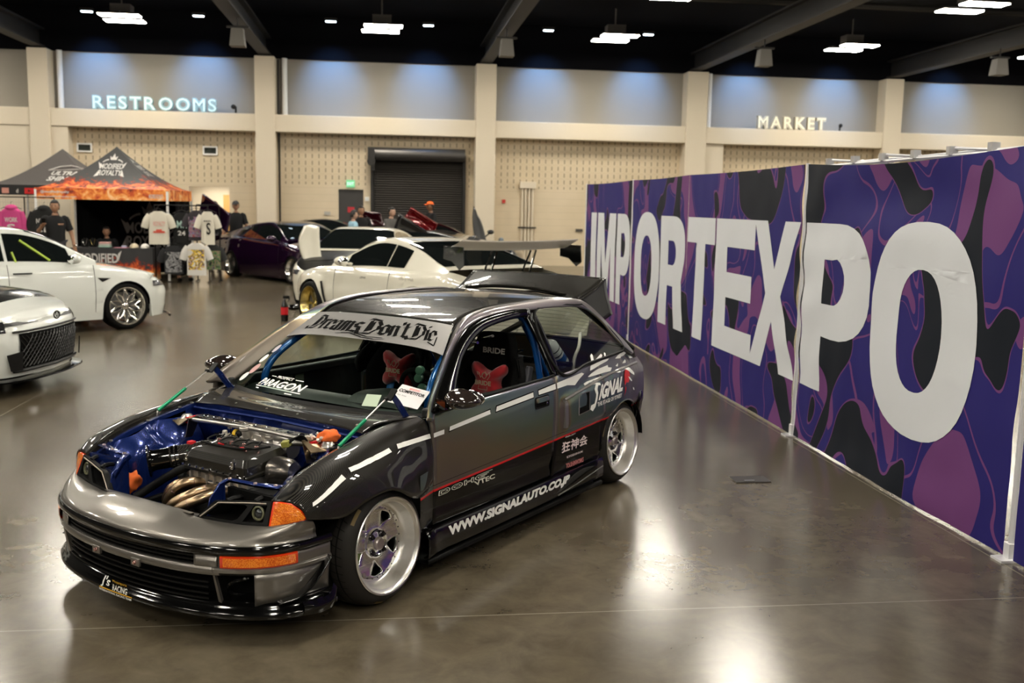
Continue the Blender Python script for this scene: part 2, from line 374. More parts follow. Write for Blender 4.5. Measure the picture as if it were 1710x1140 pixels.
wthing(MB().cyl((-3.12, BW - .2, 0), (-3.12, BW - .2, 5.9), .03, n=10), 'drain_pipe', STEELD, 'thin dark pipe down the column right of the RESTROOMS letters', 'pipe')
for a, lb in ((-9.2, 'white riser pipe beside the left column above the ledge'), (-2.95, 'white riser pipe beside the column right of the RESTROOMS letters'), (9.86, 'white riser pipe beside the column left of the MARKET letters')):
    wthing(MB().cyl((a, 30.42, 4.3), (a, 30.42, 5.95), .08, n=14), 'riser_pipe', WHITEP, lb, 'pipe')
# channel letters standing on the ledge
def channel(word, a0, a1, zb, zt, b, m1, m2, gname, who):
    lt = [text(c, off=.06, ext=.0) for c in word]; ws = [max(v.x for v in q.v) - min(v.x for v in q.v) for q in lt]; gap = .12; tot = sum(ws) + gap * (len(word) - 1); s = (a1 - a0) / tot; x = a0
    for i, (c, wd) in enumerate(zip(word, ws)):
        t = empty('channel_letter', HALL @ Matrix.Translation((x, b, zb)), 'channel letter %s of the %s sign%s' % (c, who, '' if word.count(c) == 1 else ', ' + ['first', 'second'][word[:i].count(c)] + ' ' + c), 'sign letter', gname)
        R = Matrix.Rotation(PI / 2, 4, 'X')
        text(c, off=.085, ext=.06, fit=(wd * s, zt - zb)).xf(R).obj('letter_body', m1, t, smooth=0)
        text(c, off=.0, ext=.004, fit=(wd * s * .88, (zt - zb) * .88)).xf(Matrix.Translation((wd * s * .06, -.068, (zt - zb) * .06)) @ R).obj('letter_tube', m2, t, smooth=0)
        x += (wd + gap) * s
LBLUE = mat('pale_blue_letter', (.30, .48, .52), .5, emit=(.35, .62, .68), es=.10); LCORE = mat('pale_blue_tube', (.7, .9, .9), .4, emit=(.6, .9, .92), es=.16)
channel('RESTROOMS', -8.25, -4.83, 4.32, 4.71, 30.1, LBLUE, LCORE, 'RESTROOMS letters on the ledge', 'RESTROOMS')
channel('MARKET', 11.32, 13.52, 4.32, 4.71, 30.1, mat('cream_letter', (.6, .55, .42), .5), mat('cream_letter_face', (.8, .76, .6), .5, emit=(.9, .85, .65), es=.2), 'MARKET letters on the ledge', 'MARKET')
wthing(MB().tube([(-4.32, 30.2, 4.32), (-4.32, 30.2, 4.5), (-4.36, 30.15, 4.54)], .03, 8).sphere((-4.37, 30.1, 4.5), .07), 'ledge_camera', STEELD, 'small camera on the ledge right of the RESTROOMS letters', 'camera')
wthing(MB().tube([(14.05, 30.2, 4.32), (14.05, 30.2, 4.46)], .03, 8).sphere((14.05, 30.15, 4.49), .06), 'ledge_camera', STEELD, 'small camera on the ledge right of the MARKET letters', 'camera')
# ceiling beams, ducts and speakers
for a in (-16.25, -9.7, -3.48, 2.93, 9.35, 15.69, 22.2):
    n_trim += 1; b = MB(); b.box((a, 11.3, 6.02), (.34, 38, .05)); b.box((a, 11.3, 6.5), (.34, 38, .05)); b.box((a, 11.3, 6.26), (.05, 38, .46)); hobj(b, 'trim_%d' % n_trim, STEELD)
for b_ in (24.5, 18.5, 12.5, 6.5):
    n_trim += 1; b = MB(); b.tube([(A0, b_, 6.95), (A1, b_, 6.95)], .09, 8); hobj(b, 'trim_%d' % n_trim, STEELD)
spk = None
for i, (a, lb) in enumerate(((-3.4, 'hanging speaker under the beam right of the RESTROOMS letters'), (2.84, 'hanging speaker under the beam near the middle of the hall'), (9.23, 'hanging speaker under the beam left of the MARKET letters'), (15.46, 'rightmost hanging speaker under the ceiling beam'))):
    M = HALL @ Matrix.Translation((a, 24.3, 5.55))
    if spk is None:
        spk = empty('hanging_speaker', M, lb, 'speaker', 'speakers under the ceiling beams')
        b = MB(); b.grid([[Vector((x * s, y * s, z)) for x, y in ((-1, -1), (1, -1), (1, 1), (-1, 1))] for s, z in ((.13, .2), (.17, -.2))], close=True); b.add([(-.13, -.13, .2), (.13, -.13, .2), (.13, .13, .2), (-.13, .13, .2)], [(0, 1, 2, 3)]); b.add([(-.17, -.17, -.2), (.17, -.17, -.2), (.17, .17, -.2), (-.17, .17, -.2)], [(3, 2, 1, 0)])
        b.obj('cabinet', mat('grey_speaker', (.16, .15, .13), .6), spk, smooth=0); MB().box((0, 0, .24), (.5, .08, .04)).cyl((0, 0, .2), (0, 0, .47), .02, n=8).obj('bracket', STEELD, spk)
    else: tag(copy_tree(spk, None, M), lb)
# high-bay fixtures: two LED panels under a driver box; the grid continues over the whole hall
def fixture(M, lb, grp):
    t = empty('high_bay_light', M, lb, 'ceiling light', grp)
    for k, (dx, dy) in enumerate(((.04, -.42), (-.04, .42))):
        MB().box((dx, dy, .03), (1.02, .40, .04)).obj('panel_frame', STEELD, t); MB().box((dx, dy, 0), (.98, .36, .02)).obj('led_panel', LEDW, t)
    MB().box((0, 0, .22), (.5, .4, .22)).box((0, 0, .09), (.1, .9, .05)).cyl((0, 0, .3), (0, 0, .78), .02, n=8).obj('driver_box', mat('driver_grey', (.2, .18, .16), .6), t)
    return t
fx = None
vis = {(-1, 27.45): 'two-panel high bay light above the RESTROOMS wall', (0, 27.45): 'two-panel high bay light above the roll-up door', (1, 27.45): 'two-panel high bay light between the middle column and the MARKET bay', (2, 27.45): 'two-panel high bay light above the MARKET letters', (2, 21.6): 'two-panel high bay light at the top right, nearest the camera'}
for b_ in (27.45, 21.6, 15.8, 10.0, 4.2, -1.6, -6.5):
    for k in range(-2, 4):
        a = {-1: -6.72, 0: -.12, 1: 6.18, 2: 12.97}.get(k, -.12 + 6.35 * k)
        M = HALL @ Matrix.Translation((a, b_, 6.4)); lb = vis.get((k, b_), 'two-panel high bay light further along the hall ceiling')
        if fx is None: fx = fixture(M, lb, 'high bay lights')
        else: tag(copy_tree(fx, None, M), lb)
dl = None
names = ['left of the RESTROOMS light fixture', 'right of the RESTROOMS light fixture', 'left of the fixture over the roll-up door', 'right of the fixture over the roll-up door', 'right of the middle ceiling beam', 'beside the third fixture from the left', 'over the left half of the MARKET bay', 'over the right half of the MARKET bay', 'at the far right over the MARKET bay']
for i, a in enumerate((-8.15, -5.18, -1.56, 1.19, 4.66, 7.64, 11.0, 13.9, 17.6)):
    vis_ = i not in (6, 7)
    M = HALL @ Matrix.Translation((a, 29.5, 6.88)); lb = 'small cold white downlight ' + names[i]
    if dl is None:
        dl = empty('downlight', M, lb, 'ceiling light', 'cold downlights along the back wall'); MB().box((0, 0, .05), (.34, .16, .08)).obj('downlight_body', STEELD, dl); MB().box((0, 0, 0), (.28, .11, .02)).obj('downlight_lens', LEDS, dl)
    else: tag(copy_tree(dl, None, M), lb)
    L = bpy.data.lights.new('wall_wash', 'SPOT'); L.energy = WASH_STRENGTH * 9; L.color = (.16, .42, 1.); L.spot_size = math.radians(66); L.spot_blend = 1.; L.shadow_soft_size = .06
    lo = bpy.data.objects.new('wall_wash', L); COL.objects.link(lo); p = H(a, 29.1, 6.75); q = H(a, 30.6, 5.2); lo.matrix_world = Matrix.Translation(p) @ (q - p).to_track_quat('-Z', 'Y').to_matrix().to_4x4()
# floor outlet cover
fb = empty('floor_box', HALL @ Matrix.Translation((2.49, 6.41, 0)), 'rectangular steel floor outlet cover between the car and the banner', 'floor outlet')
MB().box((0, 0, .004), (.25, .15, .008)).obj('cover_plate', mat('brushed_plate', (.16, .15, .14), .4, .8), fb, bevel=.002); MB().box((-.02, -.045, .0095), (.07, .02, .004)).obj('flap', GALV, fb)

# ---------------------------------------------------------------- banner wall
def camo_mat():
    m = mat('camouflage_print', (.02, .02, .2), .6, spec=.2); t = NT(m); tc = t.n('ShaderNodeTexCoord'); mp = t.n('ShaderNodeMapping'); mp.inputs['Scale'].default_value = (1, 1, 1); t.l(tc.outputs['Object'], mp.inputs[0]); co = mp.outputs[0]
    def field(off, s, d):
        m2 = t.n('ShaderNodeMapping'); m2.inputs['Location'].default_value = off; m2.inputs['Scale'].default_value = (1., 1., .8); t.l(co, m2.inputs[0]); return t.noise(m2.outputs[0], s, .35, .4, d)
    n1 = field((3.1, .2, 1.7), 1.45, 1.3); n2 = field((9.3, 4.1, 5.2), 1.3, 1.5)
    base = (.018, .014, .135); purple = (.145, .045, .165); dark = (.004, .007, .014)
    pm = t.math('MAXIMUM', t.math('GREATER_THAN', n1, .572), t.math('LESS_THAN', t.math('ABSOLUTE', t.math('SUBTRACT', n1, .487)), .0085)); c = t.mix(pm, base, purple)
    line = t.math('LESS_THAN', t.math('ABSOLUTE', t.math('SUBTRACT', n2, .592)), .008)
    dm = t.math('GREATER_THAN', n2, .598); c = t.mix(line, c, purple); c = t.mix(dm, c, dark)
    t.col(c); return m
CAMO = camo_mat(); LETW = mat('white_banner_print', (.63, .65, .68), .6, spec=.25)
BA = 3.33
def bdisp(b, z, k):
    """wrinkles and sag of sheet k: offset towards the aisle (negative a) and drop of the cloth"""
    amp = (.006, .010, .010, .024)[k]; d = amp * noise.noise(Vector((b * 1.1, z * 1.3, k * 7.))) + amp * .4 * noise.noise(Vector((b * 4, z * 3.5, 3. + k)))
    if k == 3:   # deep swags from the top corners of the nearest sheet
        u = (b - 4.79) / 2.89; top = max(0, (z - 1.35) / .85); d += .030 * top * math.sin(9. * (z + .55 * (2 * u - 1) ** 2 * .6)) * math.sin(PI * min(1, max(0, u)))
        low = max(0, (.5 - z) / .5); d += .015 * low * math.sin(11 * z + 3 * u) * math.sin(PI * u)
    e = .012 * math.exp(-((z - 1.1) ** 2)) * math.sin(z * 16 + k) * math.exp(-abs(b - 7.72) * 5)
    return d + e
BAN = empty('banner_wall', HALL @ Matrix.Translation((BA, 0, 0)), 'long purple camouflage banner wall reading IMPORTEXPO along the right side of the aisle', 'banner')
def sheet(k, b0, b1):
    lbs = (['purple camouflage banner sheet at the far end, printed with I and M', 'purple camouflage banner sheet printed with P, O and R', 'purple camouflage banner sheet printed with T, E and X', 'nearest large purple camouflage banner sheet printed with P and O', 'purple camouflage banner sheet at the right edge of the picture'][k])
    kk = min(k, 3) if k < 4 else 0; rows = []; n = max(20, int(abs(b1 - b0) / .06))
    for i in range(61):
        w_ = i / 60; r = []
        for j in range(n + 1):
            b_ = b0 + (b1 - b0) * j / n; u = j / n; zt = 2.212 - ((.048 if k == 3 else .012) * math.sin(PI * u)); z = .012 + w_ * (zt - .012); r.append(Vector((-bdisp(b_, z, kk), b_, z)))
        rows.append(r)
    return MB().grid(rows).obj('banner_sheet', CAMO, BAN, smooth=60, label=lbs)
sheets = [sheet(0, 16.55, 13.43), sheet(1, 13.36, 10.83), sheet(2, 10.83, 7.74), sheet(3, 7.67, 4.83), sheet(4, 4.74, 2.0)]
def arc(cx, cy, rx, ry, a0, a1, n=14, p=1.): 
    out = []
    for i in range(n + 1):
        a = math.radians(a0 + (a1 - a0) * i / n); c, s_ = math.cos(a), math.sin(a); out.append((cx + rx * math.copysign(abs(c) ** p, c), cy + ry * math.copysign(abs(s_) ** p, s_)))
    return out
def glyph(c):
    if c == 'I': return [[(0, 0), (1, 0), (1, 1), (0, 1)]]
    if c == 'M': return [[(0, 0), (.235, 0), (.235, .62), (.40, 0), (.60, 0), (.765, .62), (.765, 0), (1, 0), (1, 1), (.66, 1), (.5, .42), (.34, 1), (0, 1)]]
    if c == 'P': return [[(0, 0), (.34, 0), (.34, .335)] + arc(.50, .665, .5, .335, -90, 90, 16, .8) + [(0, 1)], [(.34, .53), (.46, .53)] + arc(.50, .665, .15, .135, -80, 80, 8) + [(.46, .79), (.34, .79)]]
    if c == 'O': return [arc(.5, .5, .5, .53, 0, 352, 44, .82), arc(.5, .5, .21, .30, 352, 0, 36, .85)]
    if c == 'R': return [[(0, 0), (.34, 0), (.34, .37), (.56, .37), (.66, 0), (1.0, 0), (.86, .43)] + arc(.52, .72, .46, .28, -30, 90, 12, .8) + [(0, 1)], [(.34, .56), (.50, .56)] + arc(.52, .67, .13, .11, -80, 80, 8) + [(.50, .78), (.34, .78)]]
    if c == 'T': return [[(.33, 0), (.67, 0), (.67, .79), (1, .79), (1, 1), (0, 1), (0, .79), (.33, .79)]]
    if c == 'E': return [[(0, 0), (1, 0), (1, .19), (.33, .19), (.33, .41), (.95, .41), (.95, .60), (.33, .60), (.33, .79), (1, .79), (1, 1), (0, 1)]]
    if c == 'X': return [[(0, 0), (.29, 0), (.50, .33), (.71, 0), (1.03, 0), (.68, .51), (1.0, 1), (.70, 1), (.51, .68), (.32, 1), (.02, 1), (.34, .51)]]
def letter(c, b0, b1, k, z0=.455, z1=1.752):
    g = plate(glyph(c)); g = subdiv(g, maxlen=.07)
    def fn(v):
        b_ = b0 + (b1 - b0) * v.x; z = z0 + (z1 - z0) * v.y; return (-bdisp(b_, z, k) - .003, b_, z)
    # keep letters flat on their own sheet
    g.warp(fn); g.obj('letter_' + c.lower(), LETW, sheets[k], smooth=60)
for c, b0, b1, k in (('I', 16.08, 15.68, 0), ('M', 15.58, 14.33, 0), ('P', 14.24, 13.44, 0), ('O', 13.18, 11.93, 1), ('R', 11.90, 10.86, 1), ('T', 10.81, 9.86, 2), ('E', 9.82, 8.74, 2), ('X', 8.78, 7.76, 2), ('P', 7.64, 6.52, 3), ('O', 6.49, 5.24, 3)): letter(c, b0, b1, k)
postm = mat('white_aluminium_pole', (.72, .72, .74), .35, .3)
for b_ in (16.6, 13.395, 7.705, 4.785):
    po = MB().cyl((.01, b_, .01), (.01, b_, 2.22), .016, n=10).obj('banner_pole', postm, BAN, label='white pole'); MB().box((.04, b_, .006), (.22, .10, .012)).box((.01, b_, .05), (.05, .05, .09)).obj('pole_foot', postm, po)
fr = BAN
b = MB()
for i in range(7):
    y0 = 7.4 - i * .42
    b.tube([(.05, y0, 2.20 if i % 2 else 2.235), (.32, y0 - .42, 2.235 if i % 2 else 2.20)], .011, 6); b.tube([(.32, y0, 2.20 if i % 2 else 2.235), (.05, y0 - .42, 2.235 if i % 2 else 2.20)], .011, 6)
b.tube([(.05, 7.6, 2.19), (.05, 4.5, 2.19)], .012, 6); b.obj('lattice_tube', postm, fr)
b = MB()
for i in range(8):
    y0 = 7.4 - i * .42; b.box((.05, y0, 2.22), (.05, .045, .05)); b.box((.32, y0, 2.22), (.04, .04, .04))
b.obj('lattice_joint', GALV, fr)
b = MB()
for y0 in (7.2, 6.3, 5.4): b.cyl((.30, y0, 0), (.30, y0, 2.2), .012, n=6)
b.obj('rear_leg', postm, fr)
# ---------------------------------------------------------------- side surface of the hatchback (car frame: x forward, y left, z up)
BX = [(-3.2, .45), (-3.08, .60), (-2.95, .675), (-2.8, .720), (-2.5, .770), (-2.1, .782), (-1.6, .793), (-1.0, .800), (-.42, .800), (-.38, .806), (-.2, .848), (0, .862), (.3, .842), (.45, .806), (.55, .78)]
IZ = [(.05, .05), (.12, .03), (.22, .012), (.35, .0), (.5, 0), (.62, .003), (.72, .010), (.80, .020), (.85, .030), (.90, .052)]
def crease(x): return lin([(-3.0, .79), (-2.6, .800), (-2.3, .790), (-2.1, .768), (-1.66, .712)], x)
def over(x, z):
    """wide rear overfender: a shallow raised skin below the crease"""
    if x > -1.655: return 0.
    t = max(0., min(1., (crease(x) - z) / .02)); u = max(0., min(1., (-1.655 - x) / .02)); v = max(0., min(1., (z - .50) / .04)); return .026 * t * u * v
def sideY(x, z):
    if z > .84:
        g = .775 - .6 * (z - .84); b = smo(BX, x) - smo(IZ, min(z, .9)); return min(g, b) if x > -2.5 else min(g, smo(BX, x) - .05)
    return smo(BX, x) - smo(IZ, z)
def skinY(x, z): return sideY(x, z) + over(x, z)
# ---------------------------------------------------------------- hatchback: materials
def carbon_mat(name, k=1., lo=(.003, .003, .003), hi=(.024, .021, .017), rough=.35):
    m = mat(name, (.03, .03, .03), rough, coat=1., coat_rough=.02); t = NT(m); co = t.coord()
    wv = t.n('ShaderNodeTexWave', wave_type='BANDS', bands_direction='DIAGONAL', wave_profile='SIN'); wv.inputs['Scale'].default_value = 75 * k; wv.inputs['Distortion'].default_value = .0; mpc = t.n('ShaderNodeMapping'); mpc.inputs['Scale'].default_value = (1, 0, 1.5); t.l(co, mpc.inputs[0]); t.l(mpc.outputs[0], wv.inputs['Vector'])
    x, y, z = t.xyz(co); wv2 = t.n('ShaderNodeTexWave', wave_type='BANDS', bands_direction='X', wave_profile='SIN'); wv2.inputs['Scale'].default_value = 70 * k; t.l(co, wv2.inputs['Vector'])
    f = t.math('MULTIPLY', wv.outputs['Fac'], t.math('ADD', t.math('MULTIPLY', wv2.outputs['Fac'], .0), 1.))
    t.col(t.ramp(f, [(.25, lo), (.75, hi)])); t.rough(t.math('ADD', t.math('MULTIPLY', f, .1), rough)); m.node_tree.nodes['Principled BSDF'].inputs['Specular IOR Level'].default_value = .12; return m
CARBON = carbon_mat('carbon_fibre'); CARBOND = carbon_mat('carbon_fibre_fine', 1.5, (.004, .0038, .0034), (.018, .016, .012), .35)
def wrap_mat(name, two):
    m = mat(name, (.2, .18, .17), .40, .80, coat=.55, coat_rough=.06); t = NT(m); co = t.coord(); x, y, z = t.xyz(co)
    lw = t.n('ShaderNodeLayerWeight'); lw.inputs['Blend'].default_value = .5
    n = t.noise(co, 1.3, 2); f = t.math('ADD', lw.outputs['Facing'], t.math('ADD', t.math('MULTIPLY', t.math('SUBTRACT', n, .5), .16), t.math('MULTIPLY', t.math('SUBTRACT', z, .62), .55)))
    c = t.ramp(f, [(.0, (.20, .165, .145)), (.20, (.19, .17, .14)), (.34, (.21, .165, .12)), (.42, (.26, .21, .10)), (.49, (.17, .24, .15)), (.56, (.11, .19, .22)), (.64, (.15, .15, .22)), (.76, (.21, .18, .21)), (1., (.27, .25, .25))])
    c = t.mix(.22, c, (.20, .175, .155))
    if two:
        ln = t.math('SUBTRACT', z, t.math('SUBTRACT', .436, t.math('MULTIPLY', x, .0275)))
        red = t.math('LESS_THAN', t.math('ABSOLUTE', ln), .006); blk = t.math('LESS_THAN', ln, 0.); t.l(t.math('SUBTRACT', .55, t.math('MULTIPLY', blk, .35)), t.b.inputs['Coat Weight']); t.l(t.math('SUBTRACT', .5, t.math('MULTIPLY', blk, .15)), t.b.inputs['Specular IOR Level']); pin = t.math('LESS_THAN', t.math('ABSOLUTE', t.math('SUBTRACT', ln, .026)), .0014)
        c = t.mix(blk, c, (.0015, .0015, .0015)); c = t.mix(red, c, (.50, .01, .012)); c = t.mix(pin, c, (.01, .01, .01))
        t.l(t.math('MULTIPLY', t.math('SUBTRACT', 1., t.math('MAXIMUM', blk, red)), .85), t.b.inputs['Metallic']); t.rough(t.math('SUBTRACT', .40, t.math('MULTIPLY', blk, .3)))
    t.col(c); return m
WRAP = wrap_mat('iridescent_grey_wrap', False); WRAP2 = wrap_mat('two_tone_side_paint', True)
GREYP = mat('gunmetal_bumper_paint', (.21, .195, .175), .34, .75, coat=.7, coat_rough=.05)
GLOSSB = mat('gloss_black_paint', (.002, .002, .002), .10, spec=.5, coat=.4); SATB = mat('satin_black_plastic', (.004, .004, .004), .5, spec=.18)
MATB = mat('matt_black', (.002, .002, .002), .9, spec=.1); BLUE = mat('metallic_blue_paint', (.008, .024, .150), .26, .5, coat=1.)
BLUET = mat('blue_roll_cage', (.01, .10, .38), .25, .4, coat=.8); WHITED = mat('white_decal', (.90, .90, .86), .45); REDD = mat('red_decal', (.6, .012, .02), .4)
CHROME = mat('polished_aluminium', (.90, .90, .88), .17, 1.); BRUSH = mat('machined_lip', (.90, .88, .84), .33, 1.); CHR2 = mat('chrome', (.9, .9, .9), .06, 1.)
CAST = mat('cast_aluminium', (.50, .48, .45), .42, .9); BRONZE = mat('heat_tinted_steel', (.40, .29, .18), .30, 1.); RUB = mat('tyre_rubber', (.003, .003, .003), .55, spec=.14)
REDF = mat('red_velour', (.42, .006, .012), .85, sheen=.6); BLKF = mat('black_fabric', (.004, .004, .004), .95, spec=.1); ORNG = mat('orange_cloth', (.75, .14, .02), .85)
GREEN = mat('green_anodised', (.0, .22, .09), .3, .4); OLIVE = mat('olive_connector', (.25, .25, .05), .5); STEEL = mat('bare_steel', (.55, .53, .50), .3, 1.)
def glass_mat(name, tint, alpha, rough=.0):
    m = bpy.data.materials.new(name); m.use_nodes = True; t = m.node_tree; t.nodes.clear(); out = t.nodes.new('ShaderNodeOutputMaterial')
    tr = t.nodes.new('ShaderNodeBsdfTransparent'); tr.inputs[0].default_value = (*tint, 1); gl = t.nodes.new('ShaderNodeBsdfGlossy'); gl.inputs['Roughness'].default_value = rough; gl.inputs[0].default_value = (1, 1, 1, 1)
    fr = t.nodes.new('ShaderNodeLayerWeight'); fr.inputs[0].default_value = .5; pw = t.nodes.new('ShaderNodeMath'); pw.operation = 'POWER'; pw.inputs[1].default_value = 5.; t.links.new(fr.outputs['Facing'], pw.inputs[0]); ma = t.nodes.new('ShaderNodeMath'); ma.operation = 'MULTIPLY_ADD'; ma.inputs[1].default_value = .92; ma.inputs[2].default_value = .05; t.links.new(pw.outputs[0], ma.inputs[0]); mx = t.nodes.new('ShaderNodeMixShader'); t.links.new(ma.outputs[0], mx.inputs[0]); t.links.new(tr.outputs[0], mx.inputs[1]); t.links.new(gl.outputs[0], mx.inputs[2]); t.links.new(mx.outputs[0], out.inputs[0]); return m
GLASS = glass_mat('windscreen_glass', (.80, .90, .84), 1); GLASSC = glass_mat('side_glass', (.80, .84, .80), 1)
def amber_mat():
    m = mat('amber_lens', (.85, .17, .01), .12, coat=1., trans=.0); t = NT(m); co = t.coord()
    v = t.n('ShaderNodeTexVoronoi'); v.inputs['Scale'].default_value = 170; t.l(co, v.inputs['Vector']); n = t.noise(co, 14, 2)
    t.col(t.ramp(t.math('MULTIPLY', t.math('ADD', v.outputs['Distance'], .35), t.math('ADD', n, .3)), [(.2, (.42, .03, .0)), (.5, (.72, .11, .002)), (.9, (.95, .28, .02))])); t.bump(v.outputs['Distance'], .5, .004); return m
AMBER = amber_mat(); AMBERR = mat('amber_lens_rim', (.75, .045, .005), .2, coat=1.)
car = empty('hatchback_car', CARM, 'dark grey hatchback in the foreground with its hood removed, showing a blue engine bay', 'car')
def part(b, name, m, parent=None, **kw): return b.obj(name, m, parent or car, **kw)
def spatch(L, R, zb, zt, nx=16, nz=12, fn=skinY, off=0.):
    """side skin patch; L,R = edge x as functions of z, zb,zt = functions of x"""
    rows = []
    for i in range(nz + 1):
        r = []; w_ = i / nz
        for j in range(nx + 1):
            u = j / nx; zz = .5
            for _ in range(4): x = L(zz) + (R(zz) - L(zz)) * u; zz = zb(x) + (zt(x) - zb(x)) * w_
            r.append(Vector((x, fn(x, zz) + off, zz)))
        rows.append(r)
    return MB().grid(rows)
C_ = lambda v: (lambda q: v)
def both(b, name, m, **kw):
    c = MB().add(b.v, b.f).flipy(); part(b, name, m, **kw)
    if 'solid' in kw: kw['off'] = 1.
    return part(c, name, m, **kw)
belt = lambda x: lin([(-2.55, .900), (-2.4, .893), (-2.02, .875), (-1.62, .857), (-1.5, .850), (-.6, .838), (-.36, .822)], x)
# ---- bumper: strips swept along the plan curve
PLAN = [(.820, 0), (.815, .12), (.803, .24), (.785, .35), (.755, .46), (.715, .56), (.655, .655), (.585, .718), (.50, .757), (.42, .775), (.32, .785)]
def plan(n=60, lo=0., hi=1., pts=PLAN):
    c = cr([(x, y, 0) for x, y in pts], 200); L = [0.]
    for a, b in zip(c, c[1:]): L.append(L[-1] + (b - a).length)
    out = []
    for i in range(n + 1):
        s = (lo + (hi - lo) * i / n) * L[-1]; k = 0
        while k < len(L) - 2 and L[k + 1] < s: k += 1
        u = (s - L[k]) / max(L[k + 1] - L[k], 1e-9); p = c[k].lerp(c[k + 1], u); d = (c[min(k + 2, 199)] - c[max(k - 1, 0)]).normalized(); out.append((p, Vector((-d.y, d.x, 0)) * 1.))
    return out    # normal points inward (towards -x for the nose)
def full(n=60, lo=-1., hi=1., pts=PLAN):
    """both halves: parameter -1..1"""
    out = []
    for i in range(n + 1):
        s = lo + (hi - lo) * i / n; p, nr = plan(1, abs(s), abs(s) + 1e-4, pts)[0]
        sg = 1 if s >= 0 else -1; out.append((Vector((p.x, p.y * sg, 0)), Vector((nr.x, nr.y * sg, 0))))
    return out
_FC = {}
def strip(lo, hi, sec, n=60, pts=PLAN):
    key = (lo, hi, n, id(pts)); pl = _FC.get(key) or full(n, lo, hi, pts); _FC[key] = pl
    return MB().grid([[p + nr * o + Vector((0, 0, z)) for p, nr in pl] for z, o in sec])
NB = 90
# upper painted surface, rows from moulding to headlight line
rear = [(.665, 0, .506), (.663, .12, .506), (.66, .24, .503), (.645, .33, .485), (.61, .46, .478), (.585, .58, .483), (.555, .672, .490), (.525, .715, .498), (.495, .752, .505), (.465, .775, .515), (.43, .79, .508)]
fr = plan(len(rear) - 1, 0., .93)
rows = []
for i, (rx, ry, rz) in enumerate(rear):
    p, nr = fr[i]; a = Vector((p.x, p.y, .424)); r = Vector((rx, ry, rz)); m1 = a + nr * .008 + Vector((0, 0, .018)); d = r - a
    rows.append([a, m1, a + d * .30 + Vector((0, 0, .020)), a + d * .62 + Vector((0, 0, .018)), r, r + nr * .01 - Vector((0, 0, .03))])
rows = [[Vector((p.x, -p.y, p.z)) for p in r] for r in rows[:0:-1]] + rows
b = MB().patch(rows, 96, 16); part(b, 'front_bumper_cover', GREYP, solid=.004)
b = MB()   # trough between bumper cover and radiator
b.grid([[Vector((.665 - dx, y, z)) for y in (-.30, -.2, 0, .2, .30)] for dx, z in ((0, .506), (.02, .505), (.022, .44))]); part(b, 'bumper_top_rail', GREYP)
part(strip(-1, 1, [(.428, .006), (.429, -.008), (.418, -.016), (.402, -.017), (.390, -.010), (.386, .006), (.386, .03)], NB), 'bumper_moulding', GLOSSB)
# grille band: painted sections with openings
for s0, s1 in ((-.52, -.42), (.42, .52)): part(strip(s0, s1, [(.388, .0), (.34, -.002), (.330, .003)], 8), 'bumper_pillar', GREYP, solid=.003)
part(strip(-.53, .53, [(.338, .02), (.337, -.002), (.330, -.008), (.312, -.010), (.302, -.004), (.298, .012), (.298, .03)], 60), 'bumper_chin_bar', GREYP)
for z in (.375, .358, .342): part(strip(-.425, .425, [(z, .02), (z + .002, .008), (z - .006, .008), (z - .008, .02)], 40), 'grille_slat', SATB)
b = strip(-.44, .44, [(.39, .06), (.30, .06)], 40); part(b, 'grille_backing', MATB)
gm = MB()
for k in range(-7, 8):
    p, nr = full(1, k * .055, k * .055 + 1e-3)[0]; gm.box(tuple(p + nr * .03 + Vector((0, 0, .34))), (.03, .004, .09))
part(gm, 'grille_ribs', SATB)
# bumper sides behind the signal lamps
b = strip(.52, .94, [(.388, .0), (.352, .0), (.335, .0), (.325, -.003), (.300, .006), (.27, .016), (.20, .020), (.165, .016)], 40)
b2 = MB(); 
SIDE_LO = .70
b = strip(.50, 1., [(.336, -.004), (.329, -.010), (.318, -.009), (.304, .006)], 40); both(b, 'bumper_lower_edge', GREYP, solid=.003)
b = strip(.50, 1., [(.388, .0), (.383, .006), (.342, .006), (.336, -.002)], 40); both(b, 'signal_recess', GREYP)
b = strip(.735, 1., [(.390, .0), (.37, -.002), (.34, -.003), (.306, .003)], 30); both(b, 'bumper_side', GREYP, solid=.003)
b = strip(.665, 1., [(.308, .004), (.27, .008), (.22, .011), (.165, .010)], 36); both(b, 'bumper_corner', GREYP, solid=.003)
# lower opening: slats, struts, brake ducts
part(strip(-.70, .70, [(.30, .09), (.16, .09)], 50), 'lower_opening_backing', MATB)
for z in (.262, .240, .212, .19): part(strip(-.47, .47, [(z, .03), (z + .002, .018), (z - .005, .018), (z - .006, .03)], 40), 'lower_slat', SATB)
for s in (-1, 1):
    p, nr = full(1, s * .50, s * .5 + 1e-3)[0]; b = MB(); b.poly([p + nr * .0 + Vector((0, 0, .30)), p + nr * .0 + Vector((0, s * .012, .30)), p + nr * .03 + Vector((0, s * .03, .175)), p + nr * .03 + Vector((0, s * .012, .175))], nr * .02); part(b, 'lower_strut', GREYP)
    b = MB().tube(cr([(.60, s * .62, .27), (.66, s * .585, .272), (.675, s * .55, .245), (.65, s * .54, .20), (.60, s * .58, .185)], 14), .010, 8); part(b, 'duct_surround', GLOSSB)
# plate bolts on the chin bar
for s in (-.128, .128):
    p, nr = full(1, s, s + 1e-3)[0]; q = p + Vector((0, 0, .302)); b = MB().box(tuple(q - nr * .010), (.012, .055, .034)); o = part(b, 'plate_tab', GREYP, bevel=.002)
    MB().lathe([(0, .006), (.007, .006), (.009, 0), (.009, -.004), (0, -.004)], tuple(q - nr * .018), tuple(-nr), 12).obj('tab_bolt', mat('pink_anodised', (.8, .45, .42), .25, .9), o)
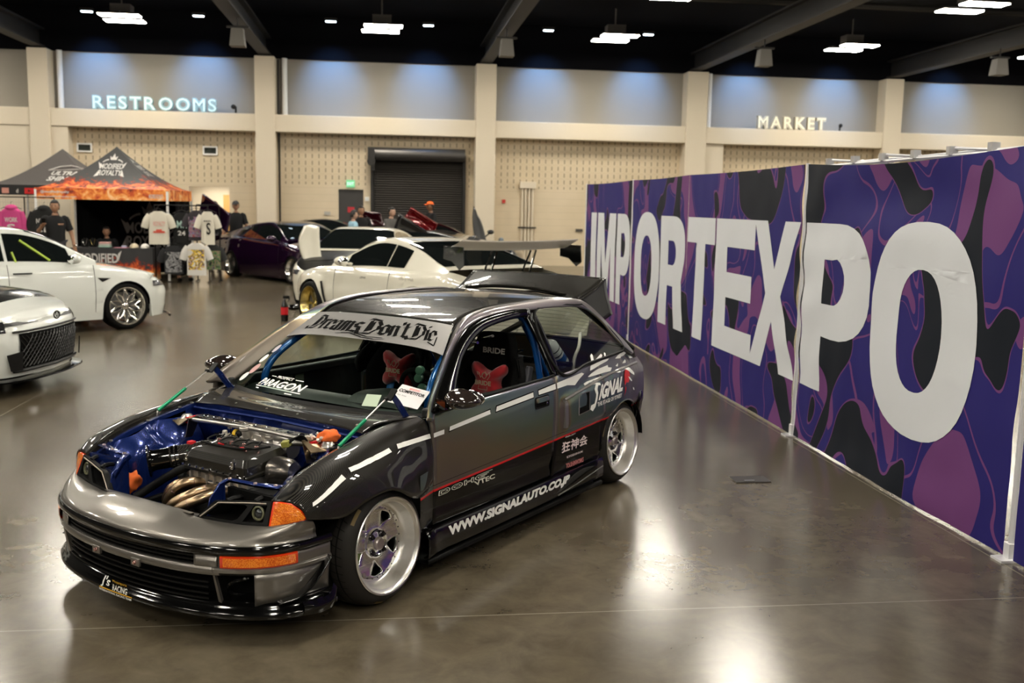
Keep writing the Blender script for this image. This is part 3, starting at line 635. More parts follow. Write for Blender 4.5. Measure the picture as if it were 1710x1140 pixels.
# splitter lip
LIP = [(.800, 0), (.797, .12), (.785, .26), (.762, .38), (.732, .49), (.690, .59), (.63, .685), (.56, .755), (.47, .795), (.38, .808), (.31, .80)]
part(strip(-1, 1, [(.185, .05), (.182, .025), (.176, .012), (.160, .002), (.150, -.004), (.140, -.016), (.130, -.020), (.118, -.018), (.110, -.006), (.104, .03), (.104, .20)], NB, LIP), 'splitter_lip', GLOSSB)
part(strip(-.86, .86, [(.20, .11), (.188, .055), (.182, .03)], NB, LIP), 'splitter_shelf', GLOSSB)
b = MB().patch([[(.50, .80, .175), (.43, .822, .17), (.36, .825, .175), (.33, .815, .21)], [(.50, .812, .145), (.43, .835, .14), (.35, .838, .145), (.31, .82, .18)], [(.50, .805, .115), (.43, .83, .11), (.35, .83, .112), (.30, .812, .15)]], 10, 14); both(b, 'splitter_end', GLOSSB)
# canards
for s in (1,):
    b = MB().patch([[(.585, .735, .188), (.50, .772, .208), (.42, .785, .258), (.335, .788, .335)], [(.592, .765, .183), (.515, .805, .200), (.43, .822, .250), (.345, .825, .333)]], 8, 16)
    part(b, 'bumper_canard', GLOSSB, solid=.004); b = MB().add(b.v, b.f).flipy(); part(b, 'bumper_canard', GLOSSB, solid=.004)
    b = MB().poly([(.50, .775, .20), (.345, .79, .325), (.345, .79, .295), (.43, .788, .225), (.50, .777, .178)], (0, .006, 0)); part(b, 'canard_bracket', SATB)
    for q in ((.455, .797, .222), (.365, .80, .295)): part(MB().lathe([(0, .005), (.006, .005), (.008, 0), (0, 0)], q, (0, 1, 0), 10), 'bracket_bolt', mat('pink_anodised'))
# J's Racing sticker on the lip
def lipmap(v, s0, z0, sc_, off=-.024):
    s = s0 + v.x * sc_ / 1.12; p, nr = full(1, s, s + 1e-4, LIP)[0]; return p + nr * (off + .010 * max(0, (v.y * sc_ - .03) / .03)) + Vector((0, 0, z0 + v.y * sc_))
def liptext(tx, s0, z0, w_, h_, m, shear=0., off=.0): b = subdiv(text(tx, fit=(w_, h_), off=off, shear=shear), maxlen=.02); b.warp(lambda v: lipmap(v, s0, z0, 1.)); part(b, 'splitter_sticker', m, label='sticker lettering on the splitter lip')
YEL = mat('yellow_decal', (.75, .42, .02), .5)
liptext("J's", -.115, .133, .075, .055, WHITED, .3, .02); liptext('RACING', -.035, .134, .11, .030, WHITED, .3, .02); liptext('Motorsports', -.03, .168, .10, .016, YEL)
b = subdiv(MB().add([(0, 0, 0), (.24, 0, 0), (.24, .005, 0), (0, .005, 0)], [(0, 1, 2, 3)]), maxlen=.02); b.warp(lambda v: lipmap(v, -.125, .127, 1.)); part(b, 'splitter_sticker', YEL)
liptext('INTERNATIONAL RACING TEAM', -.125, .114, .235, .010, WHITED, 0, .01)
# ---- signal lamps in the bumper
def signal_lamp(s):
    pl = [(.465, .0), (.50, .0)]
    b = strip(.535, .835, [(.388, .010), (.388, -.008), (.383, -.013), (.342, -.013), (.336, -.008), (.336, .01)], 26)
    if s < 0: b.flipy()
    o = part(b, 'bumper_signal', AMBERR); b = strip(.548, .825, [(.381, -.0135), (.380, -.0155), (.344, -.0155), (.343, -.0135)], 26)
    if s < 0: b.flipy()
    b.obj('signal_lens', AMBER, o)
signal_lamp(1); signal_lamp(-1)
# ---- headlamp housings with duct and projector
def quadmap(Q):
    A, B, Cc, D = [Vector(q) for q in Q]; n = ((B - A).cross(D - A)).normalized()
    return lambda v: (A * (1 - v.x) * (1 - v.y) + B * v.x * (1 - v.y) + Cc * v.x * v.y + D * (1 - v.x) * v.y) + n * v.z
Q = [(.628, .30, .470), (.556, .664, .492), (.522, .652, .588), (.598, .372, .560)]
for s in (1, -1):
    f_ = quadmap(Q)
    outer = [(-.02, 0), (1, 0), (1, 1), (.04, 1.02), (-.03, .12)]
    duct = [(.06, .22), (.50, .10), (.56, .20), (.64, .76), (.58, .86), (.16, .86)]; proj = [(.64, .10), (.93, .14), (.95, .84), (.74, .84)]
    b = plate([outer, duct, proj], .008, .003); b = subdiv(b, maxlen=.2); b.warp(f_); o = (b if s > 0 else b.flipy()).obj('headlamp_housing', SATB, car)
    b = MB()
    for lp, dpt in ((duct, -.10), (proj, -.03)):
        n = len(lp); c = Vector((sum(p[0] for p in lp) / n, sum(p[1] for p in lp) / n, 0))
        r0 = [Vector((p[0], p[1], -.004)) for p in lp]; r1 = [c + (q - c) * (.55 if dpt < -.07 else .75) + Vector((0, 0, dpt)) for q in r0]
        bb = MB().grid([r0, r1], close=True); bb.add(r1, [tuple(range(n))]); bb.warp(f_); b.add(bb.v, bb.f)
    (b if s > 0 else b.flipy()).obj('headlamp_bowl', MATB if 0 else mat('black_duct', (.008, .008, .008), .3, coat=.6), o, smooth=30)
    b = MB(); c = f_(Vector((.815, .50, -.006))); nrm = (f_(Vector((.8, .5, 1.))) - f_(Vector((.8, .5, 0)))).normalized()
    b.lathe([(.026, 0), (.031, .004), (.031, .010), (.025, .012), (.023, .004)], c, nrm, 24); (b if s > 0 else b.flipy()).obj('projector_ring', mat('halo_ring', (.14, .14, .08), .4), o)
    b = MB().lathe([(.0, .012), (.010, .011), (.018, .006), (.021, 0), (.021, -.02)], c, nrm, 20); (b if s > 0 else b.flipy()).obj('projector_lens', mat('projector_glass', (.05, .055, .06), .05, .6, coat=1.), o)
    b = MB(); ln = [f_(Vector((u, v, .013))) for u, v in ((.02, .2), (.13, .93), (.62, .94), (.93, .92))]; b.tube(ln, .003, 6); (b if s > 0 else b.flipy()).obj('housing_trim', mat('beige_edge', (.4, .34, .28), .4), o)
    for q in (.25, .72):
        b = MB().tube(cr([f_(Vector((q, 1.0, .0))), f_(Vector((q + .02, 1.12, -.02))), f_(Vector((q + .05, 1.15, -.07))), f_(Vector((q + .05, 1.05, -.10)))], 10), .011, 6); (b if s > 0 else b.flipy()).obj('headlamp_bracket', SATB, o)
# ---- corner markers
mk_out = [(.562, .668, .490), (.523, .656, .588), (.515, .69, .592), (.498, .735, .590), (.480, .775, .565), (.465, .797, .530), (.472, .790, .520), (.515, .735, .503)]
for s in (1, -1):
    c = sum((Vector(p) for p in mk_out), Vector()) / len(mk_out); nrm = Vector((.72, .68, .12)).normalized(); P = [Vector((p[0], p[1] * 1., p[2])) for p in mk_out]
    back = [p - nrm * .03 for p in P]; mid = [c + (p - c) * .90 + nrm * .006 for p in P]; inn = [c + (p - c) * .45 + nrm * .012 for p in P]
    b = MB().grid([back, P, mid], close=True); o = (b if s > 0 else b.flipy()).obj('corner_marker', AMBERR, car, smooth=30)
    b = MB().grid([mid, inn], close=True); b.add(inn, [tuple(range(len(P)))]); (b if s > 0 else b.flipy()).obj('marker_lens', AMBER, o, smooth=60)
# ---- carbon front fenders
FG = [  # hood edge, shoulder, up, mid, bottom
 [(.522, .652, .592), (.503, .72, .594), (.488, .762, .582), (.478, .790, .556), (.472, .800, .525)],
 [(.45, .65, .635), (.44, .715, .645), (.42, .772, .628), (.41, .816, .575), (.40, .828, .512)],
 [(.36, .65, .677), (.34, .715, .683), (.33, .778, .660), (.31, .833, .590), (.29, .848, .500)],
 [(.215, .65, .718), (.20, .71, .722), (.20, .778, .697), (.18, .842, .63), (.165, .870, .545)],
 [(.06, .648, .750), (.05, .71, .747), (.05, .775, .718), (.04, .838, .65), (.03, .876, .560)],
 [(-.10, .645, .775), (-.10, .70, .767), (-.09, .764, .737), (-.08, .826, .655), (-.06, .874, .532)],
 [(-.25, .642, .792), (-.25, .70, .782), (-.24, .760, .752), (-.21, .814, .64), (-.17, .858, .473)],
 [(-.34, .640, .800), (-.34, .70, .792), (-.33, .758, .762), (-.32, .802, .64), (-.29, .828, .455)],
 [(-.425, .655, .806), (-.41, .70, .802), (-.395, .755, .772), (-.390, .800, .65), (-.388, .808, .507)]]
for s in (1, -1):
    b = MB().patch(FG, 48, 26)
    if s < 0: b.flipy()
    o = part(b, 'front_fender', CARBON, solid=.006, off=-1. if s > 0 else 1.)
    e = cr([r[0] for r in FG], 40); b = MB().grid([[p for p in e], [p + Vector((0, -.012, -.004)) for p in e], [p + Vector((0, -.014, -.028)) for p in e]])
    if s < 0: b.flipy()
    b.obj('fender_hood_flange', CARBOND, o)
    e = cr([r[4] for r in FG], 60)[6:]; b = MB().grid([[p for p in e], [p + Vector((0, -.03, .002)) for p in e], [p + Vector((0, -.06, -.01)) for p in e]])
    if s < 0: b.flipy()
    b.obj('arch_return', MATB, o)
    b = spatch(C_(-.245), C_(-.388), C_(.235), C_(.56), 6, 10, sideY, -.004)
    if s < 0: b.flipy()
    part(b, 'fender_lower', WRAP2)
    b = MB().patch([[(-.38, .80, .800), (-.40, .75, .815), (-.41, .70, .82)], [(-.345, .797, .79), (-.36, .75, .81), (-.38, .70, .815)]], 4, 6)
# wheel-arch liners
for s in (1, -1):
    for cx in (0, -2.5):
        rows = []
        for i in range(15):
            a = PI * i / 14; rows.append([Vector((cx + .31 * math.cos(a), s * y, .29 + .30 * math.sin(a) * (.92 if cx == 0 else .95))) for y in (.50, .60, .70, .765)])
        b = MB().grid(rows); part(b, 'arch_liner', MATB, solid=.003)
# ---- doors
doorR = lambda z: lin([(.2, -1.535), (.5, -1.56), (.86, -1.60)], z)
def door(s):
    b = spatch(C_(-.396), doorR, C_(.255), lambda x: belt(x) - .004, 40, 26, skinY, 0)
    # lower swage: press the black lower half in towards its top edge
    def f(v):
        t = math.exp(-((v.z - .345 - .02 * (v.x + 1)) / .035) ** 2) * .010; return Vector((v.x, v.y - t, v.z))
    b.warp(f)
    if s < 0: b.flipy()
    o = part(b, 'door', WRAP2, solid=.02, off=-1. if s > 0 else 1.)
    # window frame (black): front leg, header, rear leg around the open window
    def G(x, z, off=0.): return Vector((x, (min(.775 - .6 * (z - .84), .79) + off), z))
    fr_o = [(-.42, .845), (-.50, .905), (-.62, .985), (-.78, 1.085), (-.93, 1.160), (-1.08, 1.200), (-1.25, 1.218), (-1.45, 1.226), (-1.63, 1.222)]
    fr_i = [(-.63, .845), (-.66, .905), (-.72, .965), (-.83, 1.050), (-.98, 1.120), (-1.11, 1.160), (-1.26, 1.182), (-1.45, 1.196), (-1.60, 1.20)]
    b = MB().patch([[G(*p, -.006) for p in fr_o], [G(*((a + c) / 2 for a, c in zip(p, q)), -.001) for p, q in zip(fr_o, fr_i)], [G(*p, -.012) for p in fr_i]], 5, 40)
    if s < 0: b.flipy()
    b.obj('window_frame', GLOSSB, o, solid=.022, off=-1. if s > 0 else 1.)
    b = MB().patch([[G(-1.60, 1.215, -.006), G(-1.61, 1.08, -.006), G(-1.605, .96, -.006), G(-1.60, .852, -.006)], [G(-1.635, 1.215, -.003), G(-1.645, 1.08, -.003), G(-1.64, .96, -.003), G(-1.63, .855, -.003)]], 4, 14)
    if s < 0: b.flipy()
    b.obj('rear_frame_post', GLOSSB, o, solid=.02, off=-1. if s > 0 else 1.)
    b = MB().tube([(x, min(.775 - .6 * (belt(x) - .84), .79) - .006, belt(x) + .004) for x in [-.42 - .1 * i for i in range(12)] + [-1.59]], .007, 8)
    if s < 0: b.flipy()
    b.obj('belt_moulding', SATB, o)
    # handle: recessed rounded cup with paddle
    hx, hz = -1.425, .729
    rr = rrect(-.078, -.034, .078, .034, .016); b = subdiv(plate([rr, rrect(-.070, -.027, .070, .027, .012)], .001), maxlen=.05); b.warp(lambda v: (hx - v.x, skinY(hx - v.x, hz + v.y) + .0025 + v.z, hz + v.y))
    if s < 0: b.flipy()
    b.obj('handle_surround', SATB, o)
    b = subdiv(plate([rrect(-.068, -.026, .068, .004, .010)], .001), maxlen=.05); b.warp(lambda v: (hx - v.x, skinY(hx - v.x, hz + v.y) + .0022 + v.z, hz + v.y))
    if s < 0: b.flipy()
    b.obj('handle_cup', MATB, o)
    b = subdiv(plate([rrect(-.066, .002, .066, .025, .008)], .004, .002), maxlen=.05); b.warp(lambda v: (hx - v.x, skinY(hx - v.x, hz + v.y) + .004 + v.z, hz + v.y))
    if s < 0: b.flipy()
    b.obj('door_handle', WRAP, o)
    b = MB().lathe([(0, .006), (.007, .005), (.009, 0), (0, 0)], (hx - .05, skinY(hx - .05, hz - .015) + .002, hz - .014), (0, 1, 0), 10)
    if s < 0: b.flipy()
    b.obj('door_lock', CHR2, o)
    # inner card
    b = MB().box((-1.0, .735, .66), (1.14, .03, .34)).box((-.98, .715, .815), (1.1, .05, .05))
    if s < 0: b.flipy()
    b.obj('door_card', mat('door_card_black', (.004, .006, .005), .6), o, bevel=.01)
    return o
doorL = door(1); doorR_o = door(-1)
b = MB()
for k in range(6): b.box((-.52 - .095 * k, -.716, .69), (.07, .006, .24))
b.obj('patterned_card_panel', mat('grey_green_pattern', (.10, .11, .08), .8), doorR_o, bevel=.004)
# sail triangle and mirrors
for s in (1, -1):
    b = MB().poly([(-.40, .785, .838), (-.625, .785, .842), (-.52, .745, .91)], (0, -.02, 0)).box((-.50, .80, .872), (.12, .06, .05))
    if s < 0: b.flipy()
    o = part(b, 'mirror_base', GLOSSB)
    sh = MB().sphere((0, 0, 0), (.10, .100, .050), 22, 14); sh.warp(lambda v: Vector((v.x * (1 if v.x > 0 else .55) , v.y, v.z * (1 - .25 * v.y / .09))))
    M = Matrix.Translation((-.53, .880, .892)) @ Matrix.Rotation(-.10, 4, 'Z') @ Matrix.Rotation(.0, 4, 'X'); sh.xf(M)
    # stretch outboard like a tapered racing mirror
    if s < 0: sh.flipy()
    m_ = part(sh, 'wing_mirror', mat('mirror_black', (.02, .014, .012), .1, coat=1.))
    b = MB().sphere((-.592, .880, .892), (.006, .082, .040), 20, 10)
    if s < 0: b.flipy()
    b.obj('mirror_glass', CHR2, m_)
    for dz in (-.02, .0):
        b = MB().tube(cr([(-.47 - dz, .79, .855 + dz), (-.48, .83, .868 + dz), (-.50, .87, .888 + dz)], 6), .011, 8)
        if s < 0: b.flipy()
        b.obj('mirror_arm', GLOSSB, m_)
# ---- cabin shell: A pillars and roof rails
PIL_O = [(-.345, .792, .812), (-.44, .742, .892), (-.60, .680, .998), (-.755, .620, 1.098), (-.90, .572, 1.172), (-1.02, .552, 1.214), (-1.15, .543, 1.238), (-1.35, .538, 1.252), (-1.8, .538, 1.256), (-2.1, .541, 1.246), (-2.24, .548, 1.232), (-2.34, .566, 1.200), (-2.44, .61, 1.120), (-2.52, .665, 1.02), (-2.60, .715, .935), (-2.69, .735, .865)]
PIL_I = [(-.435, .712, .800), (-.52, .672, .862), (-.66, .610, .962), (-.80, .555, 1.060), (-.93, .508, 1.155), (-1.02, .495, 1.216), (-1.15, .485, 1.246), (-1.35, .478, 1.264), (-1.8, .478, 1.270), (-2.1, .482, 1.262), (-2.24, .490, 1.250), (-2.36, .500, 1.222), (-2.50, .54, 1.13), (-2.62, .59, 1.03), (-2.72, .63, .94), (-2.80, .65, .865)]
PIL_D = [(-.39, .800, .800), (-.50, .742, .868), (-.66, .682, .972), (-.81, .624, 1.070), (-.95, .582, 1.142), (-1.07, .565, 1.184), (-1.20, .557, 1.206), (-1.40, .552, 1.220), (-1.8, .551, 1.224), (-2.1, .556, 1.214), (-2.24, .563, 1.200), (-2.33, .592, 1.165), (-2.41, .645, 1.09), (-2.47, .695, 1.0), (-2.55, .730, .925), (-2.66, .742, .865)]
for s in (1, -1):
    mid = [tuple(Vector(a).lerp(Vector(c), .45) + Vector((0, .006, .010))) for a, c in zip(PIL_O, PIL_I)]
    b = MB().patch([PIL_D, PIL_O, mid, PIL_I], 12, 110)
    if s < 0: b.flipy()
    part(b, 'roof_rail', WRAP, solid=.012, off=-1. if s > 0 else 1.)
    b = MB().tube(cr([tuple(Vector(p) + Vector((0, .002, .003))) for p in PIL_I[:6]], 30), .006, 6)
    if s < 0: b.flipy()
    part(b, 'windscreen_seal', SATB)
# roof skin
RC = [(-.935, 1.214), (-1.02, 1.232), (-1.2, 1.258), (-1.5, 1.284), (-1.8, 1.292), (-2.1, 1.286), (-2.25, 1.275), (-2.37, 1.256)]
edge = cr(PIL_I[4:12], 60); rows = []
def edge_at(x):
    for p, q in zip(edge, edge[1:]):
        if q.x <= x <= p.x: u = (x - p.x) / (q.x - p.x + 1e-9); return p.lerp(q, u)
    return edge[0] if x > edge[0].x else edge[-1]
rows = []
for i in range(41):
    u = i / 40; xc = -.925 + (-2.38 + .925) * u; xe = -.955 + (-2.36 + .955) * u; zc = smo([(-x, z) for x, z in RC], -xc); e = edge_at(xe); r = []
    for j in range(25):
        v = -1 + 2 * j / 24; w_ = abs(v) ** 2.4; r.append(Vector((xc + (xe - xc) * v * v, e.y * v, zc + (e.z - .002 - zc) * w_)))
    rows.append(r)
part(MB().grid(rows), 'roof_skin', CARBOND, solid=.01)
for q in ((-1.55, -.20), (-1.25, -.28), (-1.42, .32)):
    pass
# windscreen
WB = [(-.435, -.712, .797), (-.375, -.53, .794), (-.33, -.33, .793), (-.308, 0, .793), (-.33, .33, .793), (-.375, .53, .794), (-.435, .712, .797)]
WT = [(-.955, -.497, 1.195), (-.940, -.37, 1.207), (-.930, -.2, 1.214), (-.925, 0, 1.216), (-.930, .2, 1.214), (-.940, .37, 1.207), (-.955, .497, 1.195)]
def ws(u, v, off=0.):
    """u 0..1 from the car's right to left, v 0..1 bottom to top"""
    a = cr(WB, 61)[min(60, max(0, round(u * 60)))] if 0 else None
    def at(P):
        t = min(max(u, 0), 1) * 6; j = min(int(t), 5); w_ = t - j; p = [Vector(P[max(j - 1, 0)]), Vector(P[j]), Vector(P[j + 1]), Vector(P[min(j + 2, 6)])]
        if j == 0: p[0] = p[1] * 2 - p[2]
        if j == 5: p[3] = p[2] * 2 - p[1]
        A, B, Cc, D = p; return .5 * ((2 * B) + (Cc - A) * w_ + (2 * A - 5 * B + 4 * Cc - D) * w_ * w_ + (3 * B - A - 3 * Cc + D) * w_ ** 3)
    p = at(WB).lerp(at(WT), v); p += Vector((.5, 0, .62)).normalized() * (.012 * math.sin(PI * v) + off); return p
wsg = MB().grid([[ws(j / 30, i / 14) for j in range(31)] for i in range(15)]); wso = part(wsg, 'windscreen', GLASS)
b = MB().grid([[ws(j / 30, v, .001) for j in range(31)] for v in (0, .03)]); b.obj('windscreen_frit', SATB, wso)
# sun strip: lower edge dips towards the sides
SILV = mat('silver_sun_strip', (.46, .45, .44), .30, .55, coat=.3)
def slo(u): return .655 + .05 * (1 - (2 * u - 1) ** 2) * .8 - .03 * abs(2 * u - 1) ** 6
b = MB().grid([[ws(j / 40, slo(j / 40) + (.985 - slo(j / 40)) * i / 8, .002) for j in range(41)] for i in range(9)]); b.obj('sun_strip', SILV, wso, label='silver sun strip with black blackletter lettering')
def wtext(b, u0, v0, du, dv, off=.0035, m=None, name='windscreen_lettering', label=None):
    b.warp(lambda v: ws(u0 + v.x * du, v0 + v.y * dv, off)); b.obj(name, m or MATB, wso, smooth=60, label=label)
BL = {'D': [[(0, .95), (.12, 1.05), (.5, .9), (.62, .6), (.6, .3), (.35, -.05), (.1, .0), (-.08, -.1)], [(.18, .9), (.18, .1)], [(.3, .8), (.3, .2)], [(-.08, -.1), (-.1, .1)]],
 'r': [[(.0, .62), (.1, .7), (.1, .08), (.18, .0)], [(.12, .6), (.25, .7), (.33, .62)]], 'e': [[(.32, .42), (.3, .62), (.16, .7), (.05, .55), (.05, .15), (.16, .0), (.32, .1)], [(.05, .35), (.3, .45)]],
 'a': [[(.05, .6), (.18, .7), (.28, .6), (.28, .05), (.36, -.02)], [(.28, .4), (.1, .32), (.05, .12), (.14, .0), (.27, .1)]], 'm': [[(.0, .62), (.08, .7), (.08, .0)], [(.08, .6), (.2, .7), (.27, .6), (.27, .0)], [(.27, .6), (.39, .7), (.46, .6), (.46, .05), (.54, 0)]],
 's': [[(.3, .6), (.18, .7), (.06, .58), (.08, .42), (.28, .3), (.3, .12), (.18, .0), (.03, .1)]], 'o': [[(.17, .7), (.05, .55), (.05, .15), (.17, .0), (.3, .15), (.3, .55), (.17, .7)]],
 'n': [[(.0, .62), (.08, .7), (.08, .0)], [(.08, .6), (.22, .7), (.3, .6), (.3, .05), (.38, 0)]], "'": [[(.05, 1.), (.02, .82)]], 't': [[(.12, .95), (.1, .12), (.2, .0), (.3, .08)], [(.0, .68), (.28, .7)]],
 'i': [[(.0, .62), (.09, .7), (.09, .05), (.18, 0)], [(.05, .9), (.12, .96)]]}
BW_ = {'D': .72, 'r': .36, 'e': .38, 'a': .40, 'm': .58, 's': .36, 'o': .37, 'n': .42, "'": .12, 't': .33, 'i': .22, ' ': .08}
x = 0.; allb = MB()
for ch in "Dreams Don't Die":
    if ch in BL:
        g = nib([[(p[0] + x, p[1]) for p in st] for st in BL[ch]],   .17, 38, .42); allb.add(g.v, g.f)
    x += BW_[ch]
tot = x; sw = nib([[(2.0, -.22), (2.6, -.12), (3.1, -.3), (3.6, -.36), (4.0, -.28)], [(2.2, -.14), (2.7, -.05), (3.3, -.24), (3.9, -.22)], [(tot - .3, -.1), (tot + .1, -.3), (tot + .1, .3)]], .07, 38, .3); allb.add(sw.v, sw.f)
allb = subdiv(allb, maxlen=.3); wtext(allb, .115, .765, .79 / tot, .165, .004, MATB, 'sun_strip_lettering', 'black blackletter lettering')
# PROSPECT PARAGON decal low on the glass
g = subdiv(text('PARAGON', fit=(1, .62), shear=.35, off=.03), maxlen=.2); g.add([(-.02, -.16, 0), (.98, -.16, 0), (.98, -.08, 0), (-.02, -.08, 0)], [(0, 1, 2, 3)]); g.add([(.05, -.34, 0), (.15, -.34, 0), (.15, -.26, 0), (.05, -.26, 0), (.75, -.34, 0), (.87, -.34, 0), (.87, -.26, 0), (.75, -.26, 0)], [(0, 1, 2, 3), (4, 5, 6, 7)])
g2 = text('PROSPECT', fit=(.34, .22), off=.02); g2.xf(Matrix.Translation((.36, .78, 0))); g.add(g2.v, g2.f); g.add([(.18, .86, 0), (.32, .86, 0), (.32, .91, 0), (.18, .91, 0), (.74, .86, 0), (.88, .86, 0), (.88, .91, 0), (.74, .91, 0)], [(0, 1, 2, 3), (4, 5, 6, 7)])
wtext(subdiv(g, 0), .235, .095, .235, .115, .003, WHITED, 'windscreen_decal', 'white PROSPECT PARAGON decal')
# round stickers on the far lower corner
for u, v, r, m_ in ((.055, .12, .022, WHITED), (.075, .22, .026, mat('pink_sticker', (.6, .35, .35), .5)), (.05, .34, .022, WHITED), (.062, .47, .022, mat('pale_sticker', (.5, .45, .5), .5))):
    g = MB().add([(r * math.cos(a), 0, 0) for a in (0,)], []) if 0 else plate([circ(0, 0, 1, 18)]); g = subdiv(g, maxlen=1.); wtext(g, u, v, r, r * 2.3, .003, m_, 'round_sticker', 'small round sticker at the windscreen corner')
# competitor card and tag behind the glass, lower left
def card(u0, v0, du, dv, ang, m, name, lb, txts=()):
    R = Matrix.Rotation(ang, 4, 'Z'); g = subdiv(plate([rrect(0, 0, 1, 1, .03)]), maxlen=.5); asp = 1.
    f = lambda v: ws(u0 + (v.x * math.cos(ang) - v.y * math.sin(ang) * .7) * du, v0 + (v.x * math.sin(ang) * .9 + v.y * math.cos(ang)) * dv, .004 + v.z)
    g.warp(f); o = g.obj(name, m, wso, label=lb)
    for tx, x0, y0, w_, h_, mm in txts:
        g = subdiv(text(tx, fit=(w_, h_), off=.03), maxlen=.15).xf(Matrix.Translation((x0, y0, .0015))); g.warp(f); g.obj('card_lettering', mm, wso)
card(.80, .115, .165, .185, -.32, mat('white_card', (.75, .73, .74), .5), 'competitor_card', 'white COMPETITOR entry card', (('COMPETITOR', .06, .62, .88, .16, MATB), ('IMPORTEXPO', .34, .82, .36, .1, mat('pink_print', (.75, .2, .2), .5)), ('Class  Street', .08, .44, .34, .07, mat('grey_print', (.4, .4, .4), .5))))
card(.69, .055, .07, .11, .05, mat('pale_tag', (.45, .55, .42), .5), 'paper_tag', 'pale green paper tag')
# cowl panel
CW = [[(-.10, -.60, .762), (-.118, -.42, .770), (-.122, -.2, .772), (-.118, 0, .773), (-.122, .2, .772), (-.118, .42, .770), (-.10, .60, .762)],
      [(-.18, -.62, .795), (-.19, -.42, .790), (-.185, -.2, .786), (-.18, 0, .786), (-.185, .2, .786), (-.19, .42, .790), (-.18, .62, .795)],
      [(-.30, -.66, .803), (-.275, -.45, .790), (-.25, -.2, .787), (-.24, 0, .787), (-.25, .2, .787), (-.275, .45, .790), (-.30, .66, .803)],
      [(-.44, -.715, .799), (-.375, -.53, .795), (-.33, -.33, .794), (-.308, 0, .794), (-.33, .33, .794), (-.375, .53, .795), (-.44, .715, .799)]]
cow = part(MB().patch(CW, 20, 50), 'cowl_panel', CARBOND, solid=.006)
b = MB()
for y in (-.5, -.33, -.1, .12, .35, .52): b.lathe([(0, .004), (.006, .003), (.007, 0)], (-.150, y, .782), (.3, 0, 1), 8)
b.obj('cowl_screws', STEEL, cow)
